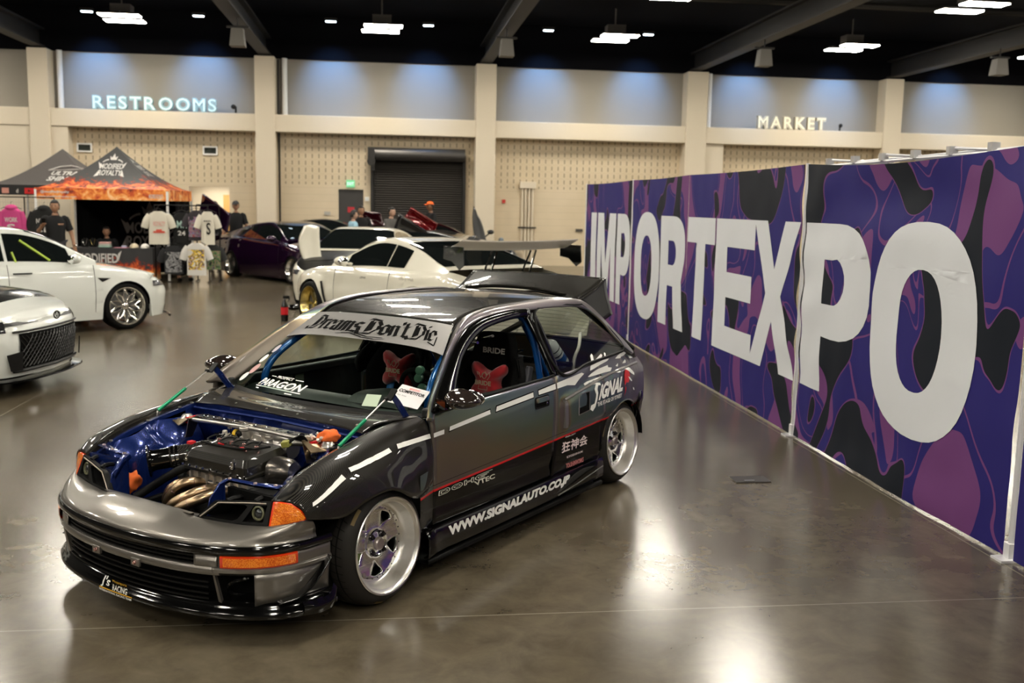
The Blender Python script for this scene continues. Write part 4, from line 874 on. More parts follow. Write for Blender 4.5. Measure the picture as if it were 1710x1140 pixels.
# ---- B pillar, quarter panel, overfender
for s in (1, -1):
    def fl(b, name, m, parent=None, **kw):
        if s < 0:
            b.flipy()
            if 'solid' in kw: kw['off'] = 1.
        return b.obj(name, m, parent or car, **kw)
    G = lambda x, z, off=0.: Vector((x, .775 - .6 * (z - .84) + off, z))
    fl(MB().patch([[G(-1.640, 1.222), G(-1.650, 1.08), G(-1.648, .96), G(-1.640, .862)], [G(-1.70, 1.222), G(-1.70, 1.08), G(-1.685, .96), G(-1.665, .862)]], 4, 14), 'b_pillar', GLOSSB, solid=.02)
    qx = [(-1.70, 1.21), (-2.22, 1.212), (-2.285, 1.20), (-2.40, 1.12), (-2.49, 1.03), (-2.545, .945), (-2.53, .905), (-2.44, .893), (-2.02, .876), (-1.665, .863)]
    rows_t = cr([(x, 0, z) for x, z in [(-1.70, 1.212), (-1.95, 1.216), (-2.20, 1.212), (-2.30, 1.19), (-2.42, 1.09), (-2.535, .95)]], 24); rows_b = cr([(x, 0, z) for x, z in [(-1.665, .863), (-1.85, .869), (-2.02, .876), (-2.25, .885), (-2.44, .893), (-2.53, .905)]], 24)
    g = MB().grid([[G(a.x + (c.x - a.x) * k / 8, a.z + (c.z - a.z) * k / 8, -.008) for a, c in zip(rows_t, rows_b)] for k in range(9)]); qg = fl(g, 'quarter_glass', GLASSC)
    ring = cr([(x, 0, z) for x, z in qx], 80, True); b = MB().tube([G(p.x, p.z, -.002) for p in ring], .010, 6, closed=True); fl(b, 'quarter_glass_seal', SATB, qg)
    # main quarter skin up to the belt
    zt = lambda x: lin([(-2.75, .82), (-2.66, .86), (-2.55, .89), (-2.44, .885), (-2.02, .868), (-1.60, .850)], x)
    arch = lambda x: (.29 + math.sqrt(max(0, .300 ** 2 - (x + 2.47) ** 2))) if abs(x + 2.47) < .300 else None
    def zb(x):
        a = arch(x); base = lin([(-2.8, .42), (-2.17, .15), (-1.54, .15)], x); 
        if x < -2.77: return .50
        return a - .012 if a else base
    b = spatch(lambda z: doorR(z) - .004, C_(-2.17), C_(.235), zt, 20, 26, skinY); fl(b, 'quarter_panel', WRAP2, solid=.01)
    b = MB(); rows = []
    # arch section: fan from the opening up to the belt
    nA = 30; low = [(-2.17, .235 + (.29 - .235) * 0)] 
    for i in range(nA + 1):
        a = PI * i / nA; x0, z0 = -2.47 + .300 * math.cos(a), .29 + .288 * math.sin(a)
        xt = -2.17 + (-2.77 + 2.17) * i / nA; zz = zt(xt); r = []
        for j in range(15):
            u = j / 14; x = x0 + (xt - x0) * u; z = z0 + (zz - z0) * u; r.append(Vector((x, skinY(x, z), z)))
        rows.append(r)
    fl(MB().grid(rows), 'rear_wing_panel', WRAP2)
    rows = []
    for j in range(15):
        z = .29 + (zt(-2.77) - .29) * j / 14; tail = lin([(.2, -2.80), (.45, -2.90), (.62, -2.93), (.72, -2.92), (.80, -2.86), (.88, -2.78)], z); rows.append([Vector((x, skinY(x, z), z)) for x in [-2.77 + (tail + 2.77) * k / 5 for k in range(6)]])
    fl(MB().grid(rows), 'tail_corner', WRAP)
    # overfender lip, leading strip, scoop
    L = [(-1.658, z) for z in (.535, .56, .59, .62, .65, .68, .706)]
    b = MB().grid([[Vector((x, sideY(x, z) - .002, z)) for x, z in L], [Vector((x - .003, sideY(x, z) + .020, z)) for x, z in L], [Vector((x - .022, skinY(x - .022, z) + .003, z)) for x, z in L]]); fl(b, 'overfender_edge', mat('bright_edge_and_highlight', (.34, .32, .30), .3, .8, coat=1.))
    cp = [(-1.66 - .1 * i, crease(-1.66 - .1 * i) - .006) for i in range(12)]; b = MB().tube([Vector((x, sideY(x, z) + .014, z)) for x, z in cp], .010, 8); fl(b, 'overfender_crease', mat('bright_edge_and_highlight'))  # highlight line along the crease, painted in as a brighter tube
    sc_ = [(-1.823, .716), (-1.963, .719), (-1.952, .597), (-1.803, .588)]; c = (sum(p[0] for p in sc_) / 4, sum(p[1] for p in sc_) / 4)
    b = MB(); o_ = [Vector((x, skinY(x, z) + .004, z)) for x, z in sc_]; i_ = [Vector((c[0] + (x - c[0]) * .9, skinY(x, z) + .005, c[1] + (z - c[1]) * .93)) for x, z in sc_]; b.grid([o_, i_, [p - Vector((0, .012, 0)) for p in i_]], close=True); so = fl(b, 'side_scoop', mat('bright_edge_and_highlight'), smooth=0)
    b = MB().add([p - Vector((0, .003, 0)) for p in i_], [(0, 1, 2, 3)]); fl(b, 'scoop_mouth', MATB, so)
    # arch lip
    b = MB().tube([(-2.47 + .302 * math.cos(PI * i / 30), skinY(-2.47 + .302 * math.cos(PI * i / 30), .29 + .29 * math.sin(PI * i / 30)) - .004, .29 + .29 * math.sin(PI * i / 30)) for i in range(31)], .006, 6); fl(b, 'arch_lip', WRAP2)
# fuel flap outline / rear hatch and tail
TP = [(.0, .0), (.0, .4), (.0, .62)]
rows = []
for z, xc, hw in ((.50, -3.06, .60), (.60, -3.08, .60), (.70, -3.07, .62), (.80, -3.02, .63), (.87, -2.97, .64)):
    rows.append([Vector((xc + .16 * (abs(k) / 6) ** 2.6, hw * k / 6 * 1.06, z)) for k in range(-6, 7)])
ht = part(MB().grid(rows), 'tailgate', WRAP)
rows = [[Vector((-2.97 + .14 * abs(k / 6) ** 2.6 + (.58 * u), (.655 - .16 * u) * k / 6, .87 + .375 * u + .01 * (1 - (k / 6) ** 2))) for k in range(-6, 7)] for u in (0, .25, .5, .75, 1.)]
part(MB().grid(rows), 'rear_window', GLASSC); b = MB()
for s in (1, -1): b.tube([rows[i][-1 if s > 0 else 0] for i in range(5)], .022, 6)
b.tube([rows[0][k] for k in range(13)], .012, 6); b.tube([rows[4][k] for k in range(13)], .012, 6); b.obj('rear_window_frame', SATB, car)
b = MB()
for i in range(9):
    u = .1 + .09 * i; b.tube([Vector((-2.97 + .58 * u + .14 * abs(k / 6) ** 2.6, (.655 - .16 * u) * k / 6 * .93, .872 + .375 * u + .01 * (1 - (k / 6) ** 2))) for k in range(-6, 7)], .0012, 3, caps=False)
b.obj('defroster_lines', SATB, car)
for s in (1, -1):
    b = MB().patch([[(-2.92, .705, .63), (-2.92, .70, .70), (-2.90, .69, .77)], [(-3.0, .65, .63), (-3.0, .645, .70), (-2.98, .635, .77)], [(-3.05, .50, .63), (-3.05, .50, .70), (-3.03, .50, .77)]], 10, 6)
    if s < 0: b.flipy()
    part(b, 'tail_lamp', mat('red_tail_lens', (.25, .005, .008), .1, coat=1.))
# rear bumper
RB = [(-3.10, 0), (-3.10, .2), (-3.08, .40), (-3.03, .55), (-2.95, .66), (-2.88, .715), (-2.80, .742), (-2.74, .748)]
b = strip(-1, 1, [(.60, -.02), (.585, .005), (.56, .012), (.53, .014), (.50, .008), (.44, .0), (.36, -.02), (.27, -.05)], 60, RB); part(b, 'rear_bumper', GLOSSB, solid=.004)
# side skirts with flared fin
for s in (1, -1):
    sk = [[], [], [], [], [], []]
    for i in range(21):
        x = -.29 - (2.16 - .29) * i / 20; y0 = sideY(x, .27)
        for r, (dy, z) in zip(sk, ((.0, .262), (.022, .256), (.030, .235), (.032, .165), (.028, .142), (.0, .138))): r.append(Vector((x, y0 + dy, z - .004 * (i / 20))))
    b = MB().grid(sk)
    if s < 0: b.flipy()
    part(b, 'side_skirt', GLOSSB, solid=.004, off=-1. if s > 0 else 1.)
    b = MB().grid([[Vector((x, .79 + dy, z)) for x in (-.31, -.8, -1.3, -1.9, -2.1)] for dy, z in ((.03, .120), (.045, .118), (.045, .104), (.0, .102), (-.2, .102))])
    if s < 0: b.flipy()
    part(b, 'skirt_lip', SATB, solid=.004)
    b = MB().patch([[(-1.56, .828, .150), (-1.75, .832, .165), (-1.92, .836, .19), (-2.10, .838, .215)], [(-1.56, .832, .146), (-1.75, .865, .19), (-1.90, .885, .225), (-2.02, .885, .24)]], 6, 12)
    if s < 0: b.flipy()
    part(b, 'skirt_fin', mat('raw_carbon_fin', (.10, .095, .085), .4), solid=.005)
# underbody and inner closure (keeps light out of the shell)
b = MB().box((-1.1, 0, .13), (3.4, 1.2, .04)).box((-1.35, 0, .30), (1.9, 1.5, .03)); part(b, 'floor_pan', MATB)
# ---- decals
def flat(loop_list, u_to, off=.0022, m=WHITED, name='side_decal', ml=.06, label=None, shift=None):
    b = subdiv(plate(loop_list), maxlen=ml); b.warp(lambda v: (v.x, skinY(v.x, v.y) + off, v.y)); b.f = [f[::-1] for f in b.f]; part(b, name, m, smooth=60, label=label)
DASH = [[(0.442, 0.575), (0.437, 0.59), (0.256, 0.672), (0.248, 0.654)], [(0.208, 0.674), (0.207, 0.69), (-0.075, 0.723), (-0.078, 0.706)], [(-0.128, 0.71), (-0.135, 0.729), (-0.385, 0.732), (-0.385, 0.711)], [(-0.53, 0.721), (-0.538, 0.742), (-0.895, 0.769), (-0.896, 0.747)], [(-0.947, 0.751), (-0.959, 0.776), (-1.336, 0.797), (-1.337, 0.769)], [(-1.393, 0.798), (-1.59, 0.811), (-1.59, .778), (-1.393, 0.774)], [(-1.607, .812), (-1.922, 0.832), (-1.951, 0.821), (-1.881, 0.797), (-1.821, 0.769), (-1.729, 0.782), (-1.607, .779)]]
DOOR_SEG = [(-.400, .712), (-.400, .733), (-.49, .736), (-.487, .714)]
for k, d in enumerate(DASH[3:]): flat([d], None, label='white dash of the side stripe')
flat([DOOR_SEG], None)
def outl(d, g): c = (sum(p[0] for p in d) / len(d), sum(p[1] for p in d) / len(d)); return [(p[0] + math.copysign(g, p[0] - c[0]), p[1] + math.copysign(g, p[1] - c[1])) for p in d]
for d in DASH[3:6]: flat([outl(d, .006)], None, .0014, MATB, 'dash_outline')
BLOBS = [[(-2.028, 0.83), (-2.047, 0.858), (-2.12, 0.864), (-2.23, 0.872), (-2.313, 0.872), (-2.28, 0.861), (-2.168, 0.848), (-2.081, 0.835)], [(-1.989, 0.797), (-2.04, 0.812), (-2.125, 0.827), (-2.273, 0.835), (-2.274, 0.821), (-2.326, 0.812), (-2.304, 0.793), (-2.198, 0.794), (-2.082, 0.793), (-2.013, 0.793)], [(-1.927, 0.764), (-1.975, 0.771), (-2.078, 0.775), (-2.171, 0.777), (-2.185, 0.772), (-2.097, 0.762), (-2.006, 0.756), (-1.938, 0.75)], [(-2.395, 0.861), (-2.442, 0.874), (-2.491, 0.882), (-2.587, 0.883), (-2.628, 0.869), (-2.573, 0.856), (-2.454, 0.856)], [(-2.641, 0.833), (-2.66, .85), (-2.71, 0.843), (-2.709, 0.828)], [(-2.49, 0.819), (-2.52, 0.832), (-2.55, 0.839), (-2.558, 0.827), (-2.55, 0.814)], [(-2.381, 0.816), (-2.405, 0.824), (-2.42, 0.83), (-2.42, 0.817), (-2.41, 0.808)], [(-2.299, 0.789), (-2.372, 0.79), (-2.412, 0.781), (-2.404, 0.776), (-2.369, 0.776), (-2.321, 0.784)], [(-2.443, 0.794), (-2.535, 0.794), (-2.564, 0.781), (-2.637, 0.739), (-2.638, 0.723), (-2.583, 0.742), (-2.508, 0.775), (-2.476, 0.788)], [(-2.515, 0.732), (-2.545, 0.722), (-2.584, 0.696), (-2.578, 0.688), (-2.536, 0.712)], [(-2.598, 0.648), (-2.625, 0.638), (-2.628, 0.623), (-2.606, 0.63)], [(-1.937, 0.747), (-1.998, 0.752), (-2.076, 0.756), (-2.063, 0.748), (-2.001, 0.745), (-1.939, 0.744)]]
for d in BLOBS: flat([d], None, .005, WHITED, 'splash_decal', .05)
for d in ([(-2.06, 0.882), (-2.079, 0.916), (-2.105, 0.926), (-2.112, 0.915), (-2.098, 0.89), (-2.067, 0.877)], [(-2.087, 0.88), (-2.156, 0.897), (-2.218, 0.913), (-2.227, 0.902), (-2.19, 0.885), (-2.14, 0.882)], [(-2.246, 0.895), (-2.253, 0.909), (-2.266, 0.917), (-2.277, 0.908), (-2.263, 0.894)]):
    b = subdiv(plate([d]), maxlen=.05); b.warp(lambda v: (v.x, .775 - .6 * (v.y - .84) + .004, v.y)); part(b, 'splash_decal', WHITED)
def affine_text(tx, TL, BL_, BR, TR, m=WHITED, off=.003, name='side_lettering', yfn=None, shear=0., bold=.0, ml=.05, label=None, mesh=None):
    b = mesh or text(tx, fit=(1, 1), off=bold, shear=shear)
    if mesh is None: pass
    b = subdiv(b, maxlen=ml / abs(TR[0] - TL[0]))
    def f(v):
        X = (BL_[0] * (1 - v.x) + BR[0] * v.x) * (1 - v.y) + (TL[0] * (1 - v.x) + TR[0] * v.x) * v.y; Z_ = (BL_[1] * (1 - v.x) + BR[1] * v.x) * (1 - v.y) + (TL[1] * (1 - v.x) + TR[1] * v.x) * v.y
        return (X, (yfn(X, Z_) if yfn else skinY(X, Z_)) + off, Z_)
    b.warp(f); part(b, name, m, smooth=60, label=label)
affine_text('WWW.SIGNALAUTO.CO.JP', (-.478, .250), (-.500, .181), (-1.70, .184), (-1.715, .246), off=.0035, yfn=lambda x, z: sideY(x, .27) + .032, bold=.06, name='sill_lettering', shear=.15, label='white WWW.SIGNALAUTO.CO.JP lettering')
affine_text('iGNAL', (-2.118, .742), (-2.068, .640), (-2.41, .650), (-2.445, .748), shear=.1, bold=.05, off=.004, label='white SIGNAL lettering')
S_ = [(-2.099, 0.748), (-2.067, 0.752), (-2.019, 0.718), (-2.039, 0.683), (-2.032, 0.663), (-2.013, 0.629), (-1.967, 0.625), (-1.956, 0.601), (-1.989, 0.585), (-2.024, 0.606), (-2.054, 0.649), (-2.068, 0.689), (-2.059, 0.712), (-2.073, 0.736), (-2.108, 0.731)]
flat([S_], None, .004, WHITED, 'side_lettering')
affine_text('THE STAGE OF STREET', (-2.053, .629), (-2.058, .603), (-2.405, .612), (-2.40, .636), bold=.02, off=.004)
flat([[(-2.45, .749), (-2.465, .775), (-2.506, .785), (-2.535, .765), (-2.547, 0.735), (-2.53, .705), (-2.51, 0.69), (-2.48, .70), (-2.45, 0.677)]], None, .005, REDD, 'red_splash_decal'); flat([[(-2.458, 0.675), (-2.472, 0.665), (-2.474, 0.651), (-2.434, 0.606), (-2.455, 0.643)]], None, .005, REDD, 'red_splash_decal')
KJ = text('狂神会', fit=(1, 1), off=.02)
_w = text('王', fit=(.195, .80), off=.03); KJ.add([(v.x + .115, v.y + .06, 0) for v in _w.v], _w.f); KJ.v = [Vector((v.x + .10 * (v.y - .5), v.y, 0)) for v in KJ.v]
affine_text('狂神会', (-1.637, .449), (-1.656, .381), (-1.992, .374), (-1.962, .440), mat('pale_pink_decal', (.85, .72, .70), .5), mesh=KJ, label='white three-character lettering')
affine_text('Osaka, Japan', (-1.69, .478), (-1.69, .465), (-1.815, .468), (-1.815, .480), mat('pale_pink_decal'), bold=.01)
affine_text('KYOSHINKAI', (-1.713, .351), (-1.718, .337), (-1.918, .334), (-1.916, .347), mat('pale_pink_decal'), bold=.02)
affine_text('TOUSHINWORKS', (-1.708, .305), (-1.725, .272), (-1.946, .268), (-1.937, .299), mat('pink_red_decal', (.75, .25, .24), .5), bold=.03, shear=.25)
# DOHC VTEC outlined lettering
def outline_txt(tx, fitw, th=.05):
    b = text(tx, fit=(1, 1), off=.0); return b
def seg(pts, w_): 
    b = MB()
    for p, q in zip(pts, pts[1:]):
        P = Vector((*p, 0)); Q_ = Vector((*q, 0)); d = (Q_ - P).normalized(); n = Vector((-d.y, d.x * 1., 0)) * w_ / 2; n.x *= .22; b.add([P - n, P + n, Q_ + n, Q_ - n], [(0, 1, 2, 3)])
    return b
dd = MB()
def ring2(x0, x1, y0=.05, y1=.95, ch=.05, ins=.25, o=False):
    for k in (0, 1):
        i = ins * k; ix = .045 * k; l = [(x0 + ix, y0 + i), (x1 - ix - ch, y0 + i), (x1 - ix, y0 + i + .25 * (1 - k * .5)), (x1 - ix, y1 - i - .25 * (1 - k * .5)), (x1 - ix - ch, y1 - i), (x0 + ix + (ch if o else 0), y1 - i)] + ([(x0 + ix, y1 - i - .25 * (1 - k * .5)), (x0 + ix, y0 + i + .25 * (1 - k * .5)), (x0 + ix + ch, y0 + i)] if o else [(x0 + ix, y0 + i)]); l[0] = (l[-1] if o else l[0]); g = seg(l, .09); dd.add(g.v, g.f)
ring2(0, .22); ring2(.27, .49, o=True)
for l in ([(.54, .05), (.54, .95), (.585, .95), (.585, .6), (.70, .6), (.70, .95), (.745, .95), (.745, .05), (.70, .05), (.70, .4), (.585, .4), (.585, .05), (.54, .05)], [(1., .05), (.84, .05), (.79, .3), (.79, .7), (.84, .95), (1.18, .95)], [(1., .3), (.87, .3), (.84, .5), (.87, .7), (1.1, .7)], [(.9, .5), (1.05, .5)]): g = seg(l, .09); dd.add(g.v, g.f)
affine_text('', (-.437, .437), (-.432, .411), (-.831, .418), (-.830, .446), mat('cream_decal', (.62, .60, .5), .5), mesh=dd, label='outlined DOHC lettering')
affine_text('VTEC', (-.730, .417), (-.745, .390), (-.925, .393), (-.924, .419), mat('cream_decal'), bold=.03, label='VTEC lettering')
# dashes over the carbon fender follow the fender skin
fgrid = MB().patch(FG, 60, 40); FV = fgrid.v
from mathutils.kdtree import KDTree
kd = KDTree(len(FV)); [kd.insert(Vector((v.x, 0, v.z)), i) for i, v in enumerate(FV) if v.y > .74]; kd.balance()
def fendY(x, z):
    r = kd.find_n(Vector((x, 0, z)), 4); ws_ = [1 / (d + 1e-4) for _, _, d in r]; return sum(FV[i].y * w_ for (_, i, _), w_ in zip(r, ws_)) / sum(ws_)
for d in DASH[:3]:
    b = subdiv(plate([d]), maxlen=.03); b.warp(lambda v: (v.x + .0, fendY(v.x, v.y) + .006, v.y)); b.f = [f[::-1] for f in b.f]; part(b, 'fender_dash', WHITED, smooth=80)
# roof spoiler
for_sp = [[(-2.30, -.505, 1.245), (-2.315, -.25, 1.283), (-2.32, 0, 1.292), (-2.315, .25, 1.283), (-2.30, .505, 1.245)], [(-2.42, -.52, 1.285), (-2.45, -.26, 1.315), (-2.46, 0, 1.322), (-2.45, .26, 1.315), (-2.42, .52, 1.285)], [(-2.60, -.545, 1.368), (-2.65, -.27, 1.372), (-2.66, 0, 1.374), (-2.65, .27, 1.372), (-2.60, .545, 1.368)]]
sp = part(MB().patch(for_sp, 14, 30), 'roof_spoiler', CARBOND, solid=.012)
for s in (1, -1):
    b = MB().patch([[(-2.31, s * .508, 1.240), (-2.45, s * .525, 1.292), (-2.60, s * .547, 1.372)], [(-2.40, s * .53, 1.185), (-2.50, s * .54, 1.21), (-2.615, s * .555, 1.26)], [(-2.52, s * .56, 1.075), (-2.58, s * .565, 1.09), (-2.66, s * .575, 1.12)]], 10, 8); b.obj('spoiler_end_plate', CARBOND, sp, solid=.008)
MB().tube(cr([(-2.30, -.40, 1.272), (-2.31, -.2, 1.292), (-2.315, 0, 1.300), (-2.31, .2, 1.292), (-2.30, .42, 1.268)], 24), .008, 6).obj('spoiler_seal', CARBON, sp)
# ---------------------------------------------------------------- wheels of the hatchback
def tread_mat():
    m = mat('tyre_tread', (.004, .004, .004), .5, spec=.16); t = NT(m); co = t.coord(); x, y, z = t.xyz(co)
    ang = t.math('MULTIPLY', t.math('ARCTAN2', z, x), 44 / (2 * PI)); g = t.math('LESS_THAN', t.math('FRACT', t.math('ADD', ang, t.math('MULTIPLY', t.math('ABSOLUTE', t.math('ADD', y, .13)), 9.))), .10)
    l1 = t.math('LESS_THAN', t.math('ABSOLUTE', t.math('SUBTRACT', t.math('ABSOLUTE', t.math('ADD', y, .13)), .022)), .006); l2 = t.math('LESS_THAN', t.math('ABSOLUTE', t.math('SUBTRACT', t.math('ABSOLUTE', t.math('ADD', y, .13)), .062)), .003)
    r = t.math('GREATER_THAN', t.math('SQRT', t.math('ADD', t.math('MULTIPLY', x, x), t.math('MULTIPLY', z, z))), .272)
    k = t.math('MULTIPLY', t.math('MAXIMUM', g, t.math('MAXIMUM', l1, l2)), r); t.col(t.mix(k, (.022, .020, .018), (.001, .001, .001))); t.bump(t.math('SUBTRACT', 1., k), .8, .004); return m
TREAD = tread_mat()
WR = .226
def racing_wheel(M, s):
    """outer lip plane at y=0, +y outwards"""
    b = MB().lathe([(WR - .004, -.006), (WR, .0), (WR - .003, .004), (WR - .009, .003), (WR - .014, -.006), (.200, -.012), (.196, -.03), (.193, -.060), (.186, -.080), (.175, -.088), (.170, -.089)], (0, 0, 0), (0, 1, 0), 96); b.xf(M)
    w_ = part(b, 'wheel_lip', BRUSH, smooth=50)
    b = MB().lathe([(WR - .004, -.006), (.20, -.03), (.198, -.20), (WR - .004, -.235)], (0, 0, 0), (0, 1, 0), 48).xf(M); b.obj('wheel_barrel', STEEL, w_)
    holes = []
    for k in range(5):
        a0 = 2 * PI * k / 5 + .95; l = []
        for (r, da) in ((.082, .0), (.100, -.13), (.128, -.26), (.146, -.30), (.153, -.24), (.156, -.05), (.156, .12), (.150, .24), (.140, .27), (.115, .17), (.095, .08)): l.append((r * math.cos(a0 + da), r * math.sin(a0 + da)))
        c3 = cr([(p[0], p[1], 0) for p in l], 30, True); holes.append([(p.x, p.y) for p in c3])
    b = subdiv(plate([circ(0, 0, .171, 72)] + holes + [circ(0, 0, .030, 24)], .004, .004), maxlen=.03)
    def dish(v):
        r = math.hypot(v.x, v.y); y = -.088 + v.z * 1.2 + (.0 if r > .155 else -.012 * math.sin(PI * (.155 - r) / .125) + .012 * max(0, (.07 - r) / .04)); return (v.x, y, v.y)
    b.warp(dish).xf(M); b.obj('wheel_face', CHROME, w_, smooth=50)
    b = MB().lathe([(.0, -.050), (.024, -.050), (.030, -.056), (.033, -.075), (.036, -.09)], (0, 0, 0), (0, 1, 0), 32).xf(M); b.obj('centre_cap', mat('brushed_cap', (.45, .40, .38), .35, .9), w_)
    b = MB().lathe([(.0365, -.086), (.056, -.078), (.062, -.070), (.068, -.074), (.070, -.092)], (0, 0, 0), (0, 1, 0), 40).xf(M); b.obj('hub_ring', CHR2, w_)
    for k in range(4):
        a = PI / 4 + PI / 2 * k; b = MB().lathe([(0, .018), (.007, .018), (.009, .012), (.0115, .004), (.0115, -.01)], (.052 * math.cos(a), -.072, .052 * math.sin(a)), (0, 1, 0), 6).lathe([(.013, .004), (.016, .0), (.016, -.01)], (.052 * math.cos(a), -.070, .052 * math.sin(a)), (0, 1, 0), 16).xf(M); b.obj('lug_nut', mat('dark_lug_nut', (.06, .055, .06), .25, .9), w_, smooth=30)
    b = MB()
    for k in range(28):
        a = 2 * PI * k / 28; b.lathe([(0, .004), (.0035, .004), (.0045, 0)], (.1635 * math.cos(a), -.081, .1635 * math.sin(a)), (0, 1, 0), 6)
    b.xf(M); o = b.obj('rim_rivets', STEELD, w_, smooth=30); o['kind'] = 'stuff'
    b = MB().tube([(.158, -.075, .105), (.150, -.045, .10)], .004, 6).xf(M); b.obj('valve_stem', STEELD, w_)
    b = MB().lathe([(WR - .010, -.006), (WR + .002, -.006), (.240, -.010), (.256, -.020), (.270, -.038), (.279, -.062), (.285, -.080), (.2875, -.105), (.288, -.13), (.2875, -.155), (.285, -.18), (.276, -.205), (.25, -.235), (WR - .01, -.245)], (0, 0, 0), (0, 1, 0), 96).xf(Matrix.Identity(4))
    for sgn in (0,): pass
    b.xf(M) if 0 else None
    t_ = b.obj('tyre', TREAD, w_, smooth=50); t_.matrix_parent_inverse = Matrix.Identity(4); t_.matrix_basis = M
    b = MB()
    for a0, a1, r in [(a, a + w_, .262) for a, w_ in ((3.4, .22), (3.66, .05), (3.75, .12), (3.95, .04), (4.05, .14), (4.25, .20), (4.5, .05), (4.6, .12), (4.85, .2), (.6, .3), (2.0, .3), (2.35, .05))]:
        n = 14; b.grid([[((r + q) * math.cos(a0 + (a1 - a0) * i / n), -.0225 - (q + .01) * 1.2 + .012, (r + q) * math.sin(a0 + (a1 - a0) * i / n)) for i in range(n + 1)] for q in (-.006, .005)])
    b.xf(M); o = b.obj('sidewall_print', mat('gold_tyre_print', (.15, .10, .03), .6), w_)
    b = MB().lathe([(.03, -.115), (.125, -.115), (.125, -.135), (.03, -.135)], (0, 0, 0), (0, 1, 0), 40).xf(M); b.obj('brake_disc', STEEL, w_)
    b = MB().box((.09, -.125, -.06), (.07, .05, .12), rot=(0, .6, 0)).xf(M); b.obj('brake_caliper', mat('green_caliper', (.10, .14, .02), .4), w_, bevel=.006)
    return w_
for x, y, s in ((0, .850, 1), (0, .850, -1), (-2.5, .772, 1), (-2.5, .772, -1)):
    cam_ = math.radians(3.0); spin = {(0, 1): .0, (0, -1): .5, (-2.5, 1): .3, (-2.5, -1): .9}[(x, s)]
    M = Matrix.Translation((x, s * y, .289)) @ (Matrix.Identity(4) if s > 0 else Matrix.Rotation(PI, 4, 'Z')) @ Matrix.Rotation(cam_, 4, 'X') @ Matrix.Rotation(spin, 4, 'Y')
    racing_wheel(M, s)
# ---------------------------------------------------------------- engine bay
def sg(t): return 1 / (1 + math.exp(-max(-30, min(30, t))))
HE = [(-.425, .806), (-.25, .792), (-.10, .775), (.06, .750), (.215, .718), (.36, .677), (.45, .635), (.522, .592)]
def hez(x): return smo(HE, x)
for s in (1, -1):
    rows = []
    for i in range(41):
        u = i / 40; r = []
        for j in range(61):
            x = -.13 + .63 * j / 60; zt = hez(x) - .035; z = .22 + (zt - .22) * u
            t1 = .718 - 7 * (x - .03) ** 2; t2 = .655 - 5. * (x - .26) ** 2
            y = .615 - .17 * sg((t1 - z) / .024) * math.exp(-((x - .03) / .13) ** 4) - .13 * sg((t2 - z) / .020) * math.exp(-((x - .26) / .15) ** 4)
            r.append(Vector((x, y, z)))
        rows.append(r)
    b = MB().grid(rows)
    if s < 0: b.flipy()
    ap = part(b, 'inner_wing', BLUE)
    b = MB().grid([[Vector((-.13 + .63 * j / 40, y, hez(-.13 + .63 * j / 40) + dz)) for j in range(41)] for y, dz in ((.640, -.026), (.628, -.022), (.612, -.024), (.610, -.045))])
    if s < 0: b.flipy()
    b.obj('wing_rail', BLUE, ap); b = MB()
    for x in (.44, .40, .18, -.02, -.10): b.lathe([(0, .008), (.009, .006), (.010, 0)], (x, .622, hez(x) - .022), (0, 0, 1), 8)
    if s < 0: b.flipy()
    b.obj('wing_bolts', STEEL, ap)
# firewall with pressed ribs
rows = []
for i in range(25):
    u = i / 24; r = []
    for j in range(61):
        y = -.62 + 1.24 * j / 60; z = .25 + (.765 - .25) * u; ar = .72 - .9 * (abs(abs(y) - .33) - .0) ** 2 * 8; bul = .018 * sg((ar - z) / .01); r.append(Vector((-.128 + bul + .03 * max(0, (z - .70) / .06) * 0, y, z)))
    rows.append(r)
part(MB().grid(rows), 'firewall', BLUE); b = MB().tube([(-.10, -.60, .735), (-.105, 0, .745), (-.10, .60, .735)], .008, 6); part(b, 'firewall_seam', BLUE)
part(MB().box((-.11, -.20, .66), (.03, .1, .06)).box((-.11, .42, .70), (.006, .09, .05)), 'firewall_plate', BLUE, bevel=.006)
part(MB().box((.18, 0, .24), (.72, 1.1, .02)), 'bay_floor', MATB)
# radiator support frame
for s in (1, -1):
    b = MB().poly([(.600, .345, .40), (.612, .345, .50), (.596, .345, .560), (.545, .345, .618), (.510, .345, .632), (.505, .345, .40)], (0, -.006, 0))
    if s < 0: b.flipy()
    sp_ = part(b, 'support_upright', BLUE, bevel=.003)
    b = MB().grid([[Vector(p) for p in r] for r in ([(.600, .350, .560), (.545, .352, .620), (.512, .372, .634), (.490, .50, .628), (.470, .630, .630)], [(.590, .330, .556), (.535, .332, .618), (.490, .345, .634), (.458, .50, .628), (.43, .630, .636)], [(.585, .330, .535), (.530, .332, .595), (.485, .345, .612), (.455, .50, .606), (.43, .630, .610)])])
    if s < 0: b.flipy()
    b.obj('support_top_bar', BLUE, sp_, solid=.003); b = MB()
    for q in ((.505, .37, .635), (.478, .50, .629), (.455, .60, .632)): b.lathe([(0, .007), (.008, .005), (.009, 0)], q, (0, 0, 1), 8)
    if s < 0: b.flipy()
    b.obj('support_bolts', mat('bright_bolt', (.7, .55, .52), .3, .9), sp_)
    b = MB().box((.50, .50, .50), (.02, .28, .2))
    if s < 0: b.flipy()
    b.obj('headlamp_panel', BLUE if s < 0 else MATB, sp_)
part(MB().box((.07, .24, .49), (.10, .012, .07)).box((.02, .20, .49), (.012, .09, .07)), 'blue_battery_bracket', BLUE, bevel=.003)
